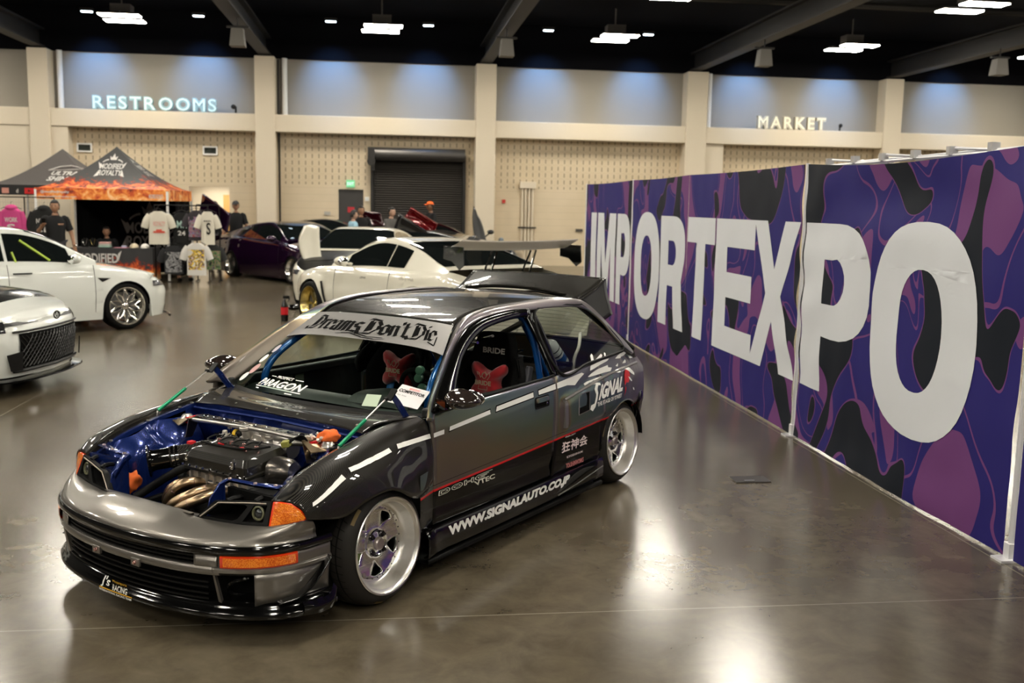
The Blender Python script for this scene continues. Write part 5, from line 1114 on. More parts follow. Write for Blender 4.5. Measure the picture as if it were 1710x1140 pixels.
# engine: block, head, carbon cover
def trap(lo, hi, zlo, zhi):
    return [[Vector((x, y, z)) for x, y in p] for p, z in ((lo, zlo), (hi, zhi))]
eng = part(MB().box((.25, .08, .40), (.24, .50, .30)).box((.26, .35, .40), (.2, .2, .26)), 'engine_block', mat('dark_engine_metal', (.03, .03, .03), .5, .6), bevel=.02)
b = MB(); lo = [(.375, -.11), (.375, .33), (.10, .33), (.10, -.11)]; 
b.grid([[Vector((x, y, z)) for x, y in ((.36, -.10), (.36, .32), (.12, .32), (.12, -.10))] for z in (.50, .585)], close=True); b.obj('cylinder_head', CAST, eng, bevel=.006)
b = MB()
for k in range(7): b.box((.366, -.06 + .055 * k, .545), (.02, .010, .06))
for y in (-.02, .09, .2): b.lathe([(0, .01), (.012, .01), (.014, 0)], (.362, y, .53), (1, 0, 0), 8)
b.obj('head_castings', CAST, eng, bevel=.002)
b = MB(); sec = []
def ringr(x0, x1, y0, y1, z0, z1, r=.02):
    return [Vector((x, y, z0 + (z1 - z0) * (x - .10) / .28)) for x, y in rrect(x0, y0, x1, y1, r, 5)]
b.grid([ringr(.095, .385, -.115, .335, .615, .585), ringr(.095, .385, -.115, .335, .628, .598), ringr(.103, .376, -.105, .325, .632, .602), ringr(.106, .372, -.10, .32, .668, .640), ringr(.125, .350, -.085, .300, .700, .668), ringr(.14, .335, -.07, .285, .704, .671), ringr(.17, .30, -.03, .25, .706, .674)], close=True)
b.add(ringr(.17, .30, -.03, .25, .706, .674), [tuple(range(20))]); vc = b.obj('valve_cover', CARBOND, eng, smooth=18)
for q in [(.380, -.10 + .42 * i / 9, .60) for i in range(10)] + [(.12, -.10, .625), (.12, .32, .625), (.25, -.11, .625), (.25, .33, .625)]: MB().lathe([(0, .010), (.006, .009), (.008, 0)], q, (.2, 0, 1), 6).obj('cover_bolt', CHR2, vc)
for x, y, z in ((.365, .235, .640), (.36, -.09, .63)): MB().lathe([(0, .045), (.004, .045), (.006, .03), (.014, .028), (.014, .012), (.02, .01), (.02, 0)], (x, y, z - .01), (0, 0, 1), 12).obj('breather_fitting', CHR2, vc)
for k in range(4):
    y = -.03 + .085 * k; cx = .235; z = .695
    MB().lathe([(0, .018), (.009, .016), (.011, .004), (.011, 0)], (cx, y + .02, z), (0, 0, 1), 10).obj('spark_plug_cap', mat('pink_anodised'), vc)
    MB().tube(cr([(cx, y + .02, z + .012), (cx - .03, y + .02, z + .03), (cx - .045, y - .01, z + .018), (cx - .02, y - .035, z + .02), (cx + .03, y - .03, z + .012), (cx + .035, y + .02, z + .010)], 22), .004, 6).obj('ignition_lead', RUB, vc)
MB().tube(cr([(.27, -.10, .69), (.275, 0, .69), (.27, .12, .69), (.26, .24, .70), (.2, .30, .71)], 24), .0055, 6).obj('wiring_loom', RUB, vc)
MB().box((.262, .03, .694), (.012, .03, .010)).box((.262, .18, .694), (.012, .03, .010)).obj('loom_clip', REDD, vc)
# intake manifold and throttle behind the cover
b = MB().tube(cr([(.02, -.08, .66), (.01, .08, .665), (.02, .26, .65)], 12), .045, 14); 
for k in range(4): b.tube(cr([(.02, -.03 + .085 * k, .66), (.07, -.03 + .085 * k, .675), (.12, -.03 + .085 * k, .61)], 8), .02, 10)
b.obj('intake_manifold', CAST, eng)
b = MB().lathe([(.022, 0), (.026, .01), (.026, .05), (.034, .055), (.034, .07), (.024, .07), (.02, .05)], (.055, -.01, .67), (.15, -.1, 1), 20); b.box((.05, .07, .69), (.05, .06, .04)).cyl((.05, .03, .70), (.03, .13, .695), .014); b.obj('throttle_body', mat('cast_pale', (.62, .58, .52), .4, .8), eng, bevel=.003)
MB().tube([(.055, -.045, .69), (.06, -.11, .685)], .022, 12).obj('rubber_hose', RUB, eng); MB().tube([(.058, -.08, .688), (.059, -.10, .687)], .025, 12).obj('yellow_clamp', mat('yellow_band', (.7, .45, .02), .4), eng)
b = MB()
random.seed(3)
for k in range(16):
    p = Vector((.08 + random.random() * .06, -.2 + random.random() * .12, .655 + random.random() * .03)); b.tube(cr([p, p + Vector((random.uniform(-.03, .03), .02, .015)), p + Vector((random.uniform(-.03, .03), .04, 0))], 6), .004, 5)
b.obj('chrome_linkage', CHR2, eng)
MB().box((.10, -.13, .665), (.05, .045, .05)).lathe([(0, .02), (.012, .02), (.014, 0)], (.10, -.13, .69), (0, 0, 1), 10).obj('sensor_block', mat('cast_pale'), eng, bevel=.004)
MB().tube(cr([(.035, -.17, .63), (.03, -.172, .70)], 4), .004, 6).lathe([(.0, .012), (.012, .010), (.014, -.01), (0, -.012)], (.03, -.172, .71), (0, 0, 1), 12).obj('dipstick', CHR2, eng)
# right-hand accessories: distributor bell, loom, olive plug
b = MB().lathe([(.0, .07), (.05, .065), (.065, .04), (.07, 0), (.075, -.02), (.075, -.05)], (.20, .385, .60), (-.1, 1, .1), 24); b.obj('cam_end_housing', mat('smoked_metal', (.12, .11, .10), .25, .9), eng)
MB().box((.13, .33, .715), (.04, .04, .03), rot=(.2, .1, .4)).obj('olive_plug', OLIVE, eng, bevel=.004)
for k in range(5): MB().tube(cr([(.13, .30 + .012 * k, .72), (.10, .36 + .01 * k, .735 + .006 * k), (.07, .42, .71), (.10, .47 + .006 * k, .66)], 18), .0042, 6).obj('engine_lead', RUB, eng)
MB().tube(cr([(.05, .25, .69), (.04, .33, .70), (.05, .42, .70), (.09, .47, .67)], 14), .016, 10).obj('steel_pipe', STEEL, eng)
# carbon intake pipe with trumpet and clamps
ax0, ax1 = Vector((.435, -.285, .595)), Vector((.21, -.10, .635)); d = (ax1 - ax0).normalized(); 
ip = part(MB().tube([ax0 + d * .10, ax0 + d * .20, ax1], .052, 26), 'intake_pipe', CARBON)
MB().lathe([(.078, .0), (.080, .006), (.074, .010), (.056, .014), (.050, .03), (.050, .12), (.046, .12), (.046, .02), (.060, .004)], ax0, d, 32).obj('intake_trumpet', GLOSSB, ip)
MB().lathe([(.060, .0), (.046, .03), (.046, .11), (.0, .11)], ax0 + d * .002, d, 28).obj('trumpet_throat', MATB, ip)
for q in (.115, .135): MB().lathe([(.052, -.006), (.0555, -.006), (.0555, .006), (.052, .006)], ax0 + d * q, d, 30).obj('hose_clamp', CHR2, ip)
MB().box(tuple(ax0 + d * .2 + Vector((0, 0, .056))), (.03, .03, .012)).obj('pipe_badge', REDD, ip)
# bottom hose, headers, dark ancillaries
part(MB().tube(cr([(.52, -.28, .44), (.46, -.24, .48), (.42, -.15, .545), (.36, -.09, .585), (.27, -.12, .56)], 26), .020, 12), 'coolant_hose', RUB)
part(MB().tube(cr([(.34, -.14, .47), (.44, -.20, .44), (.50, -.30, .40)], 16), .014, 10), 'lower_hose', RUB)
hd = None
for k, pts in enumerate(([(.36, -.055, .515), (.41, -.06, .525), (.445, -.10, .50), (.455, -.13, .44), (.44, -.12, .38)],
                         [(.36, .03, .52), (.42, .03, .545), (.475, -.01, .53), (.50, -.06, .46), (.49, -.06, .38)],
                         [(.36, .12, .515), (.43, .12, .525), (.50, .09, .51), (.545, .02, .46), (.54, .0, .38)],
                         [(.36, .215, .515), (.43, .215, .525), (.52, .17, .505), (.565, .08, .45), (.56, .06, .37)])):
    b = MB().tube(cr(pts, 30), .0235, 16); o = part(b, 'exhaust_header', BRONZE)
    c_ = cr(pts, 30)
    for q in (8, 17, 24): MB().lathe([(.0238, -.0012), (.0248, 0), (.0238, .0012)], c_[q], (c_[q + 1] - c_[q]), 18).obj('weld_bead', mat('purple_weld', (.25, .14, .16), .35, 1.), o)
part(MB().box((.365, .08, .515), (.012, .36, .05)), 'exhaust_flange', STEEL, bevel=.004)
random.seed(11)
jn = [('alternator', (.44, -.17, .36), (.05, .045)), ('starter_motor', (.47, -.02, .33), (.035, .06)), ('oil_filter', (.40, .22, .34), (.04, .06))]
for nm, c, (r, h) in jn: part(MB().lathe([(0, h), (r * .6, h), (r, h * .8), (r, -h * .8), (0, -h)], c, (.2, 1, .3), 20), nm, mat('dark_cast', (.06, .055, .05), .45, .7))
b = MB()
for k in range(14):
    p = Vector((random.uniform(.36, .52), random.uniform(-.26, .26), random.uniform(.30, .40))); b.tube(cr([p, p + Vector((.03, random.uniform(-.06, .06), .03)), p + Vector((.0, random.uniform(-.1, .1), .05))], 8), random.uniform(.004, .009), 6)
part(b, 'wiring_harness', RUB)
part(MB().box((.60, 0, .40), (.03, .66, .16)), 'radiator_core', mat('radiator_black', (.015, .015, .015), .5), bevel=.006)
b = MB()
for k in range(30): b.box((.586, -.31 + .021 * k, .40), (.002, .003, .14))
# engine strut brace with drilled plate
def brz(y): return .728 + .012 * math.cos(y * 2.4)
b = MB().tube([(.075, -.42, .722), (.07, 0, .735), (.065, .38, .730)], .0105, 12); br = part(b, 'strut_brace', STEEL)
loops = [rrect(-.40, -.030, .40, .030, .012)] + [circ(-.345 + .0767 * k, 0, .019, 20) for k in range(10)]
b = plate(loops, .0015, .001); b.warp(lambda v: (.022 - v.y, v.x - .02, .733 + v.z + .006 * math.cos(v.x * 3))); b.obj('brace_plate', mat('burnished_steel', (.20, .18, .17), .2, 1.), br, smooth=20)
for k in range(10): MB().tube([(.022 + .019 * math.cos(a), -.365 + .0767 * k + .019 * math.sin(a), .738) for a in [2 * PI * i / 20 for i in range(20)]], .0028, 6, closed=True).obj('plate_ring', CHR2, br)
for s in (1, -1):
    b = MB().poly([(.10, s * .40, .735), (-.03, s * .40, .735), (-.05, s * .47, .700), (-.04, s * .545, .705), (.09, s * .545, .705), (.11, s * .47, .69)], (0, 0, -.004)); b.poly([(.10, s * .40, .735), (.10, s * .43, .63), (.04, s * .45, .62), (.02, s * .41, .735)], (0, s * .004, 0)); b.obj('brace_end_plate', mat('heat_stained_plate', (.35, .26, .16), .3, 1.), br)
    MB().lathe([(0, .02), (.02, .02), (.03, .01), (.035, 0), (.05, 0), (.05, -.01)], (.03, s * .50, .712), (0, 0, 1), 20).obj('top_mount', STEEL, br)
    MB().box((.06, s * .44, .715), (.05, .012, .03)).box((.0, s * .46, .715), (.03, .02, .02)).obj('mount_label', REDD, br)
def cloth(name, c, r, seed, label, parent=None):
    b = MB().sphere((0, 0, 0), (1, 1, 1), 26, 16)
    def f(v):
        n = noise.noise(v * 1.6 + Vector((seed, 0, 0))) * .45 + noise.noise(v * 4. + Vector((0, seed, 0))) * .16; v = v * (1 + n); return (c[0] + v.x * r[0], c[1] + v.y * r[1], c[2] + v.z * r[2])
    b.warp(f); o = part(b, name, ORNG, smooth=80, label=label); return o
cloth('orange_cloth_plug', (.46, -.385, .485), (.045, .04, .05), 2., 'bundled orange cloth beside the far headlamp')
cloth('orange_cloth_plug', (-.01, .47, .745), (.05, .055, .030), 5., 'orange cloth over the near strut top')
random.seed(5)
for k in range(9): p = Vector((.03 + random.uniform(-.05, .05), .44 + random.uniform(-.04, .06), .745)); part(MB().box(tuple(p), (.014, .014, .02), rot=(random.random(), random.random(), random.random())), 'strut_top_fitting', mat('cast_pale'), bevel=.002)
# hood struts with hinge arms (hood removed)
for s in (1, -1):
    base = Vector((.115, s * .64, .738)); top = Vector((-.222, s * .64, .912)); mid = base.lerp(top, .56)
    st = part(MB().tube([base + Vector((0, 0, -.02)), base.lerp(top, .03)], .006, 8), 'hood_strut', STEEL); MB().tube([base.lerp(top, .03), mid], .0095, 12).obj('strut_body', GREEN, st); MB().tube([mid, top], .0042, 8).obj('strut_rod', STEEL, st)
    b = MB().poly([(-.41, s * .635, .785), (-.375, s * .635, .775), (-.29, s * .635, .880), (-.255, s * .635, .918), (-.285, s * .635, .930), (-.33, s * .635, .885)], (0, s * .006, 0)); hb = part(b, 'hood_hinge', BLUE); 
    MB().tube([(-.40, s * .62, .780), (-.31, s * .62, .885)], .006, 6).obj('hinge_link', BLUE, hb); MB().box((-.262, s * .64, .925), (.065, .035, .008), rot=(0, .75, 0)).obj('hinge_pad', SATB, hb)
    MB().lathe([(0, .012), (.008, .010), (.009, -.01), (0, -.012)], tuple(top), (0, 1, 0), 10).obj('ball_stud', SATB, hb)
# ---------------------------------------------------------------- interior
DASHM = mat('dashboard_vinyl', (.004, .007, .006), .5)
b = MB().patch([[(-.50, y, .77) for y in (-.68, -.3, 0, .3, .68)], [(-.60, y, .79) for y in (-.68, -.3, 0, .3, .68)], [(-.70, y, .775) for y in (-.68, -.3, 0, .3, .68)], [(-.76, y, .68) for y in (-.68, -.3, 0, .3, .68)], [(-.72, y, .45) for y in (-.68, -.3, 0, .3, .68)]], 16, 20); dsh = part(b, 'dashboard', DASHM)
b = MB().patch([[(-.55, .08, .780), (-.53, .28, .790), (-.55, .50, .780)], [(-.60, .10, .820), (-.60, .30, .845), (-.60, .49, .820)], [(-.70, .11, .825), (-.71, .30, .850), (-.70, .48, .825)], [(-.72, .12, .76), (-.73, .30, .76), (-.72, .47, .76)]], 14, 16); b.obj('instrument_hood', DASHM, dsh)
sw_c = Vector((-.90, .34, .80)); sw_n = Vector((-1, 0, .42)).normalized(); fx_, fy_, _ = frame(sw_n)
b = MB().tube([sw_c + (fx_ * math.cos(2 * PI * i / 40) + fy_ * math.sin(2 * PI * i / 40)) * .155 for i in range(40)], .014, 10, closed=True)
for a in (0, 2.1, 4.2): b.tube([sw_c - sw_n * .02, sw_c + (fx_ * math.cos(a) + fy_ * math.sin(a)) * .15], .012, 6)
b.cyl(sw_c - sw_n * .02, sw_c - sw_n * .22, .03); part(b, 'steering_wheel', BLKF)
GB = mat('dark_bucket_shell', (.005, .005, .006), .4)
def seat(yc):
    """bucket seat: spine curve with side wings"""
    prof = [(-1.02, .40, .20, .03), (-1.15, .36, .22, .07), (-1.35, .34, .22, .10), (-1.46, .40, .21, .12), (-1.50, .52, .21, .10), (-1.53, .66, .215, .09), (-1.555, .78, .225, .10), (-1.575, .88, .20, .06), (-1.585, .95, .155, .04), (-1.595, 1.03, .135, .035), (-1.605, 1.08, .10, .02)]
    rows = []
    for (x, z, hw, wing) in prof:
        r = []
        for k in range(-8, 9):
            u = k / 8; wv = wing * max(0, abs(u) - .55) / .45; sx = 1 if z > .42 else 0; r.append(Vector((x + wv * sx * 1.1, yc + hw * u, z + wv * (1 - sx) * 1.3)))
        rows.append(r)
    cols = list(map(list, zip(*rows))); g = MB().grid([cr(c, 40) for c in cols]); s_ = part(g, 'bucket_seat', BLKF, solid=.05, off=0)
    # shoulder wings
    for q in (-1, 1): MB().patch([[(-1.56, yc + q * .17, .78), (-1.57, yc + q * .19, .86), (-1.58, yc + q * .15, .94)], [(-1.47, yc + q * .25, .77), (-1.46, yc + q * .265, .86), (-1.52, yc + q * .20, .955)], [(-1.42, yc + q * .27, .75), (-1.41, yc + q * .28, .83), (-1.49, yc + q * .22, .93)]], 8, 8).obj('seat_wing', BLKF, s_, solid=.04, off=0)
    def lab(tx, z, w_, h_, m, yoff=0, x=-1.545):
        b = text(tx, fit=(w_, h_), off=.03); b.warp(lambda v: (x - v.y * .08 + .0, yc + yoff - w_ / 2 + v.x if 0 else yc + yoff + (v.x - w_ / 2), z + v.y)); b.obj('seat_lettering', m, s_)
    lab('BRIDE', .955, .16, .034, mat('grey_print_light', (.5, .5, .46), .6), 0, -1.548)
    # X-shaped cushion
    out = [(-.115, .085), (-.10, .10), (-.06, .085), (-.02, .06), (.03, .055), (.07, .085), (.105, .10), (.125, .08), (.12, .045), (.085, .01), (.08, -.03), (.105, -.075), (.11, -.105), (.085, -.12), (.04, -.11), (0, -.085), (-.05, -.105), (-.09, -.12), (-.12, -.10), (-.115, -.06), (-.085, -.02), (-.085, .02), (-.11, .05)]
    cc = cr([(p[0], p[1], 0) for p in out], 64, True); rings = []
    for sc_, dp in ((1., -.02), (1.03, 0), (.96, .025), (.82, .043), (.6, .055), (.3, .06)): rings.append([Vector((-1.50 + dp, yc + p.x * sc_, .80 + p.y * sc_)) for p in cc])
    b = MB().grid(rings, close=True); b.add(rings[-1], [tuple(range(64))]); cu = b.obj('seat_cushion', REDF, s_, smooth=80, label='red X-shaped seat cushion')
    b = text('BRIDE', fit=(.115, .028), off=.03); b.warp(lambda v: (-1.438, yc - .0575 + v.x, .775 + v.y)); b.obj('cushion_lettering', mat('khaki_print', (.42, .36, .24), .7), cu)
    b = MB().tube([(-1.438, yc + p[0], .80 + p[1]) for p in ((-.035, .035), (-.045, .055), (-.03, .05), (-.018, .02), (0, .045), (.015, .06), (.03, .04), (.045, .055), (.05, .035), (.03, .01))], .0018, 5); b.tube([(-1.438, yc + p[0], .80 + p[1]) for p in ((-.03, -.03), (-.035, -.05), (.03, -.052), (.03, -.03))], .0018, 5); b.tube([(-1.438, yc + .008 + .016 * math.cos(a), .80 + .035 + .018 * math.sin(a)) for a in [2 * PI * i / 14 for i in range(14)]], .0018, 5, closed=True); b.obj('cushion_emblem', mat('khaki_print'), cu)
    for q in (-.055, .055):
        b = MB().patch([[(-1.50, yc + q - .028, .72), (-1.50, yc + q + .028, .72)], [(-1.46, yc + q * .9 - .026, .62), (-1.46, yc + q * .9 + .026, .62)], [(-1.42, yc + q * .8 - .025, .50), (-1.42, yc + q * .8 + .025, .50)]], 10, 3); b.obj('harness_strap', mat('blue_webbing', (.01, .10, .30), .6), s_, solid=.006)
    return s_
seat(.36); seat(-.34)
# roll cage
def bar(pts, r=.021, m=BLUET, name='roll_cage_bar'): return part(MB().tube(cr(pts, 28), r, 14), name, m)
for s in (1, -1):
    bar([(-.62, s * .60, .45), (-.61, s * .60, .70), (-.60, s * .60, .83), (-.66, s * .585, .94), (-.80, s * .55, 1.04), (-.98, s * .50, 1.13), (-1.2, s * .48, 1.17), (-1.62, s * .48, 1.20)])
    bar([(-2.25, s * .45, .45), (-1.95, s * .46, .85), (-1.66, s * .48, 1.17)], .019)
    bar([(-1.68, s * .62, .30), (-1.68, s * .62, .70), (-1.67, s * .59, .95), (-1.655, s * .53, 1.13), (-1.64, s * .42, 1.20), (-1.64, 0, 1.215)])
    bar([(-1.62, s * .62, .45), (-.65, s * .62, .42)], .019)
bar([(-1.67, -.58, .92), (-1.67, .58, .92)], .019, GLOSSB); bar([(-1.68, -.60, .55), (-1.66, .50, 1.15)], .017, STEEL); bar([(-1.68, .60, .50), (-2.20, -.45, .80)], .015, GLOSSB)
bar([(-2.20, -.52, .80), (-2.22, .52, .82)], .017, GLOSSB); bar([(-2.62, .30, .62), (-2.645, .30, .78), (-2.74, .28, .86), (-2.90, .20, .93)], .012, CAST, 'rear_pipe'); bar([(-1.3, .52, 1.10), (-1.62, .2, 1.02)], .008, CHR2, 'thin_brace'); bar([(-1.25, .45, 1.06), (-1.60, -.3, 1.0)], .008, CHR2, 'thin_brace'); bar([(-1.62, .52, .98), (-1.66, .2, .90)], .008, CHR2, 'thin_brace')
part(MB().box((-2.35, 0, .62), (.9, 1.2, .03)), 'rear_shelf', MATB); part(MB().box((-1.7, 0, .42), (.05, 1.3, .35)), 'rear_bulkhead', MATB)
bt = Matrix.Translation((-2.22, .40, .885)) @ Matrix.Rotation(math.radians(50), 4, 'Y'); b = MB().lathe([(0, -.13), (.04, -.13), (.045, -.12), (.045, .09), (.03, .12), (.012, .13), (.012, .15), (0, .15)], (0, 0, 0), (0, 0, 1), 22).xf(bt); o = part(b, 'gas_bottle', mat('bottle_white', (.6, .62, .62), .3, coat=.5)); MB().lathe([(.046, -.08), (.046, -.02)], (0, 0, 0), (0, 0, 1), 22).xf(bt).obj('bottle_band', BLUET, o); MB().lathe([(.0465, .0), (.0465, .012)], (0, 0, 0), (0, 0, 1), 22).xf(bt).obj('bottle_strap', SATB, o); MB().lathe([(.0465, .05), (.0465, .06)], (0, 0, 0), (0, 0, 1), 22).xf(bt).obj('bottle_strap', SATB, o)
b = MB().box((-1.62, .47, .80), (.05, .06, .30), rot=(0, -.25, 0)).box((-1.60, .56, .72), (.05, .03, .34), rot=(0, -.25, 0)); part(b, 'seat_belt_pad', mat('grey_pad', (.06, .06, .07), .7), bevel=.008)
b = MB(); 
for q in ((-.66, .50, .98), (-.70, .46, .93), (-.69, .49, .88)): b.lathe([(0, .02), (.022, .016), (.026, 0), (.022, -.016), (0, -.02)], q, (1, .3, 0), 14)
part(b, 'gauge_pods', mat('dull_green_gauge', (.04, .09, .06), .35))
MB_end = None
# ---------------------------------------------------------------- the other show cars (one builder, different tables)
def paint(name, col, rough=.18, metal=.0, coat=1.): return mat(name, col, rough, metal, coat=coat)
DGL = mat('tinted_window_glass', (.006, .008, .008), .04, coat=1.); TRIMB = mat('black_trim', (.004, .004, .004), .4, spec=.3); LAMPG = mat('headlamp_glass', (.10, .10, .11), .08, .3, coat=1.)
PEARL = paint('pearl_white_paint', (.74, .71, .60), .2); WHITE2 = paint('cool_white_paint', (.70, .72, .68), .2); PURPL = paint('black_purple_paint', (.022, .004, .028), .12, .5); BLKP = paint('gloss_black_car_paint', (.008, .008, .010), .1); REDP = paint('candy_red_paint', (.16, .002, .004), .12, .5)
def arch_wheel(M, r, rim, wid, m_rim, spokes, parent, mesh=False, deep=.03):
    """wheel: lip plane at y=0, +y outwards"""
    b = MB().lathe([(rim - .012, -.02), (rim, -.002), (rim + .004, .004), (rim - .006, .004), (rim - .016, -.012), (rim - .028, -deep), (rim - .035, -deep - .01)], (0, 0, 0), (0, 1, 0), 40).lathe([(rim - .03, -deep - .01), (rim - .05, -wid * .6), (rim - .01, -wid)], (0, 0, 0), (0, 1, 0), 32)
    w_ = b.xf(M).obj('wheel_rim', m_rim, parent, smooth=50)
    b = MB().lathe([(rim - .002, -.004), (rim + .012, .002), (r - .030, .002), (r - .008, -.016), (r, -.04), (r, -wid + .03), (r - .02, -wid), (rim, -wid)], (0, 0, 0), (0, 1, 0), 48).xf(M); b.obj('tyre', RUB, w_, smooth=50)
    b = MB()
    for k in range(spokes):
        a = 2 * PI * k / spokes
        def P(rr, t, y): return Vector((rr * math.cos(a + t), y, rr * math.sin(a + t)))
        if mesh:
            for t in (-.30, .30):
                b.tube([P(.06, 0, -deep - .01), P(rim * .55, t * .25, -deep + .0), P(rim - .03, t, -deep)], [.014, .011, .013], 6)
        else:
            w2 = .9 / spokes; b.add([P(.05, -w2 * 1.6, -deep), P(.05, w2 * 1.6, -deep), P(rim - .03, w2 * .9, -deep), P(rim - .03, -w2 * .9, -deep), P(.05, -w2 * 1.6, -deep - .03), P(.05, w2 * 1.6, -deep - .03), P(rim - .03, w2 * .9, -deep - .03), P(rim - .03, -w2 * .9, -deep - .03)], [(0, 1, 2, 3), (7, 6, 5, 4), (0, 4, 5, 1), (2, 6, 7, 3), (0, 3, 7, 4), (1, 5, 6, 2)])
    b.xf(M); b.obj('wheel_spokes', m_rim, w_, smooth=30)
    MB().lathe([(0, .006), (.035, .004), (.05, -.005), (.06, -.03)], (0, -deep, 0), (0, 1, 0), 20).xf(M).obj('hub', m_rim, w_); MB().lathe([(0, -wid * .5), (rim * .75, -wid * .5)], (0, 0, 0), (0, 1, 0), 24).xf(M).obj('brake_disc', mat('dull_disc', (.2, .2, .2), .4, .8), w_)
    return w_
def show_car(name, M, label, cat, P):
    """P: nose, tail x; xf, xr axle x; r wheel; tables: bw half width, deck top edge z, crown; glasshouse zr(x); group None"""
    root = empty(name, M, label, cat); pm = P['paint']; nose, tail, xf, xr, r = P['nose'], P['tail'], P['xf'], P['xr'], P['r']; ra = r + P.get('gap', .03); zc = r; sill = P.get('sill', .16)
    def bw(x): return smo(P['bw'], x)
    def deck(x): return smo(P['deck'], x)
    ins = P.get('ins', [(.0, .10), (.16, .05), (.30, .02), (.5, .0), (.62, .0), (.75, .012), (.85, .030), (.95, .06), (1.05, .09)])
    # plan perimeter: nose centre -> corner -> side (arch-aware) -> tail centre
    NP, TP = P['nplan'], P['tplan']; pts = []
    for k in range(17): u = k / 16; p = cr([(nose + x, y, 0) for x, y in NP], 17)[k]; pts.append((p.x, p.y, None))
    xn, xt = nose + NP[-1][0], tail - TP[-1][0]
    xs = []
    for cx in (xf, xr):
        for k in range(19): a = PI * k / 18; xs.append((cx + ra * math.cos(a), zc + ra * math.sin(a)))
    side = []
    def fill(a, c, n):
        for k in range(1, n): side.append((a + (c - a) * k / n, sill))
    fill(xn, xf + ra + .001, 5); side.append((xf + ra + .001, sill)); side += xs[:19]; side.append((xf - ra - .001, sill)); fill(xf - ra, xr + ra, 14); side.append((xr + ra + .001, sill)); side += xs[19:]; side.append((xr - ra - .001, sill)); fill(xr - ra, xt, 5)
    pl = [(x, y, sill + P.get('nlift', .0)) for x, y, _ in pts] + [(x, bw(x), z) for x, z in side]
    q = cr([(tail - x, y, 0) for x, y in reversed(TP)], 15); pl += [(p.x, p.y, sill + P.get('tlift', .04)) for p in q]
    n = len(pl); nrm = []
    for i in range(n):
        a, c = pl[max(i - 1, 0)], pl[min(i + 1, n - 1)]; d = Vector((c[0] - a[0], c[1] - a[1], 0)); d = d.normalized() if d.length > 1e-6 else Vector((-1, 0, 0)); nrm.append(Vector((-d.y, d.x, 0)))
    def flare(x):
        f = 0.
        for cx, fw in ((xf, P.get('ff', .02)), (xr, P.get('fr', .02))): f += fw * math.exp(-((x - cx) / (ra * 1.05)) ** 4)
        return f
    cols = []; NZ = 18
    for i, (x, y, z0) in enumerate(pl):
        zt = deck(x); c = []
        for k in range(NZ + 1):
            z = z0 + (zt - z0) * k / NZ; fl = flare(x) * max(0, min(1, (.80 - z) / .25)) if 16 < i < n - 15 else 0
            front = max(0, 1 - i / 18) if i < 18 else 0; lean = P.get('lean', .08) * front * ((z - .5) / .4) if z > .5 else 0
            rear = max(0, 1 - (n - 1 - i) / 16) if i > n - 17 else 0; rl = P.get('rlean', .05) * rear * max(0, (.5 - z) / .3)
            rs = P.get('shoulder', .05) * max(0, (z - (zt - .10)) / .10) ** 2
            o = lin(ins, z) - fl + lean + rl + rs; p = Vector((x, y, z)) + nrm[i] * o; p.y = max(p.y, 0); c.append(p)
        cols.append(c)
    rows = [[cols[i][k] for i in range(n)] for k in range(NZ + 1)]
    b = MB().grid(rows).mirror(); b.obj('body_shell', pm, root, smooth=45)
    tops = [cols[i][-1] for i in range(n)]; cr_ = P['crown']; b = MB(); rws = []
    xa, xd = P['xa'], P['xd']
    for t in tops:
        cz = smo(cr_, t.x); rws.append([Vector((t.x, t.y * v, t.z + (cz) * (1 - v * v))) for v in [-1 + k / 8 for k in range(17)]])
    ia = [i for i in range(n) if tops[i].x >= xa - .15]; id_ = [i for i in range(n) if tops[i].x <= xd + .15]; ib = [i for i in range(n) if i >= ia[-1] and i <= id_[0]]
    hx = P.get('hoodx', 99); MB().grid([rws[i] for i in ia if tops[i].x < hx]).obj('bonnet', P.get('hoodm', pm), root, smooth=45)
    if hx < 99: ii = [i for i in ia if tops[i].x >= hx]; MB().grid([rws[i] for i in ii + [ii[-1] + 1]]).obj('nose_panel', pm, root, smooth=45); MB().grid([rws[i] for i in ib]).obj('cabin_floor', TRIMB, root); MB().grid([rws[i] for i in id_]).obj('boot_lid', pm, root, smooth=45)
    # liners and floor
    for cx in (xf, xr):
        for s in (1, -1): b = MB().grid([[Vector((cx + (ra + .01) * math.cos(PI * k / 14), s * y, zc + (ra + .01) * math.sin(PI * k / 14))) for y in (.45, bw(cx) - .03)] for k in range(15)]); b.obj('arch_liner', MATB, root)
    MB().box(((nose + tail) / 2, 0, sill + .03), (tail - nose + .5, 1.3, .04)).obj('underbody', MATB, root)
    # glasshouse
    if P.get('gh', True):
        xs_ = [xa + (xd - xa) * k / 60 for k in range(61)]; tum = P.get('tum', .36); yb = lambda x: bw(x) - P.get('gin', .10)
        def G(x, v):
            zb = deck(x) - .02; zr = max(smo(P['roof'], x), zb + .002); h = zr - zb; y0 = yb(x); y1 = max(.15, y0 - tum * h) if h > 0 else y0; rr = min(.5, .10 / max(h, .05))
            if v <= .5: w_ = v / .5; return Vector((x, y0 + (y1 - y0) * w_ , zb + (h - .055 * min(1, h / .3)) * w_))
            w_ = (v - .5) / .5; return Vector((x, y1 * math.cos(w_ * PI / 2) ** .75 if w_ < 1 else 0, zr - .055 * min(1, h / .3) * (1 - math.sin(w_ * PI / 2)) ** 1.6))
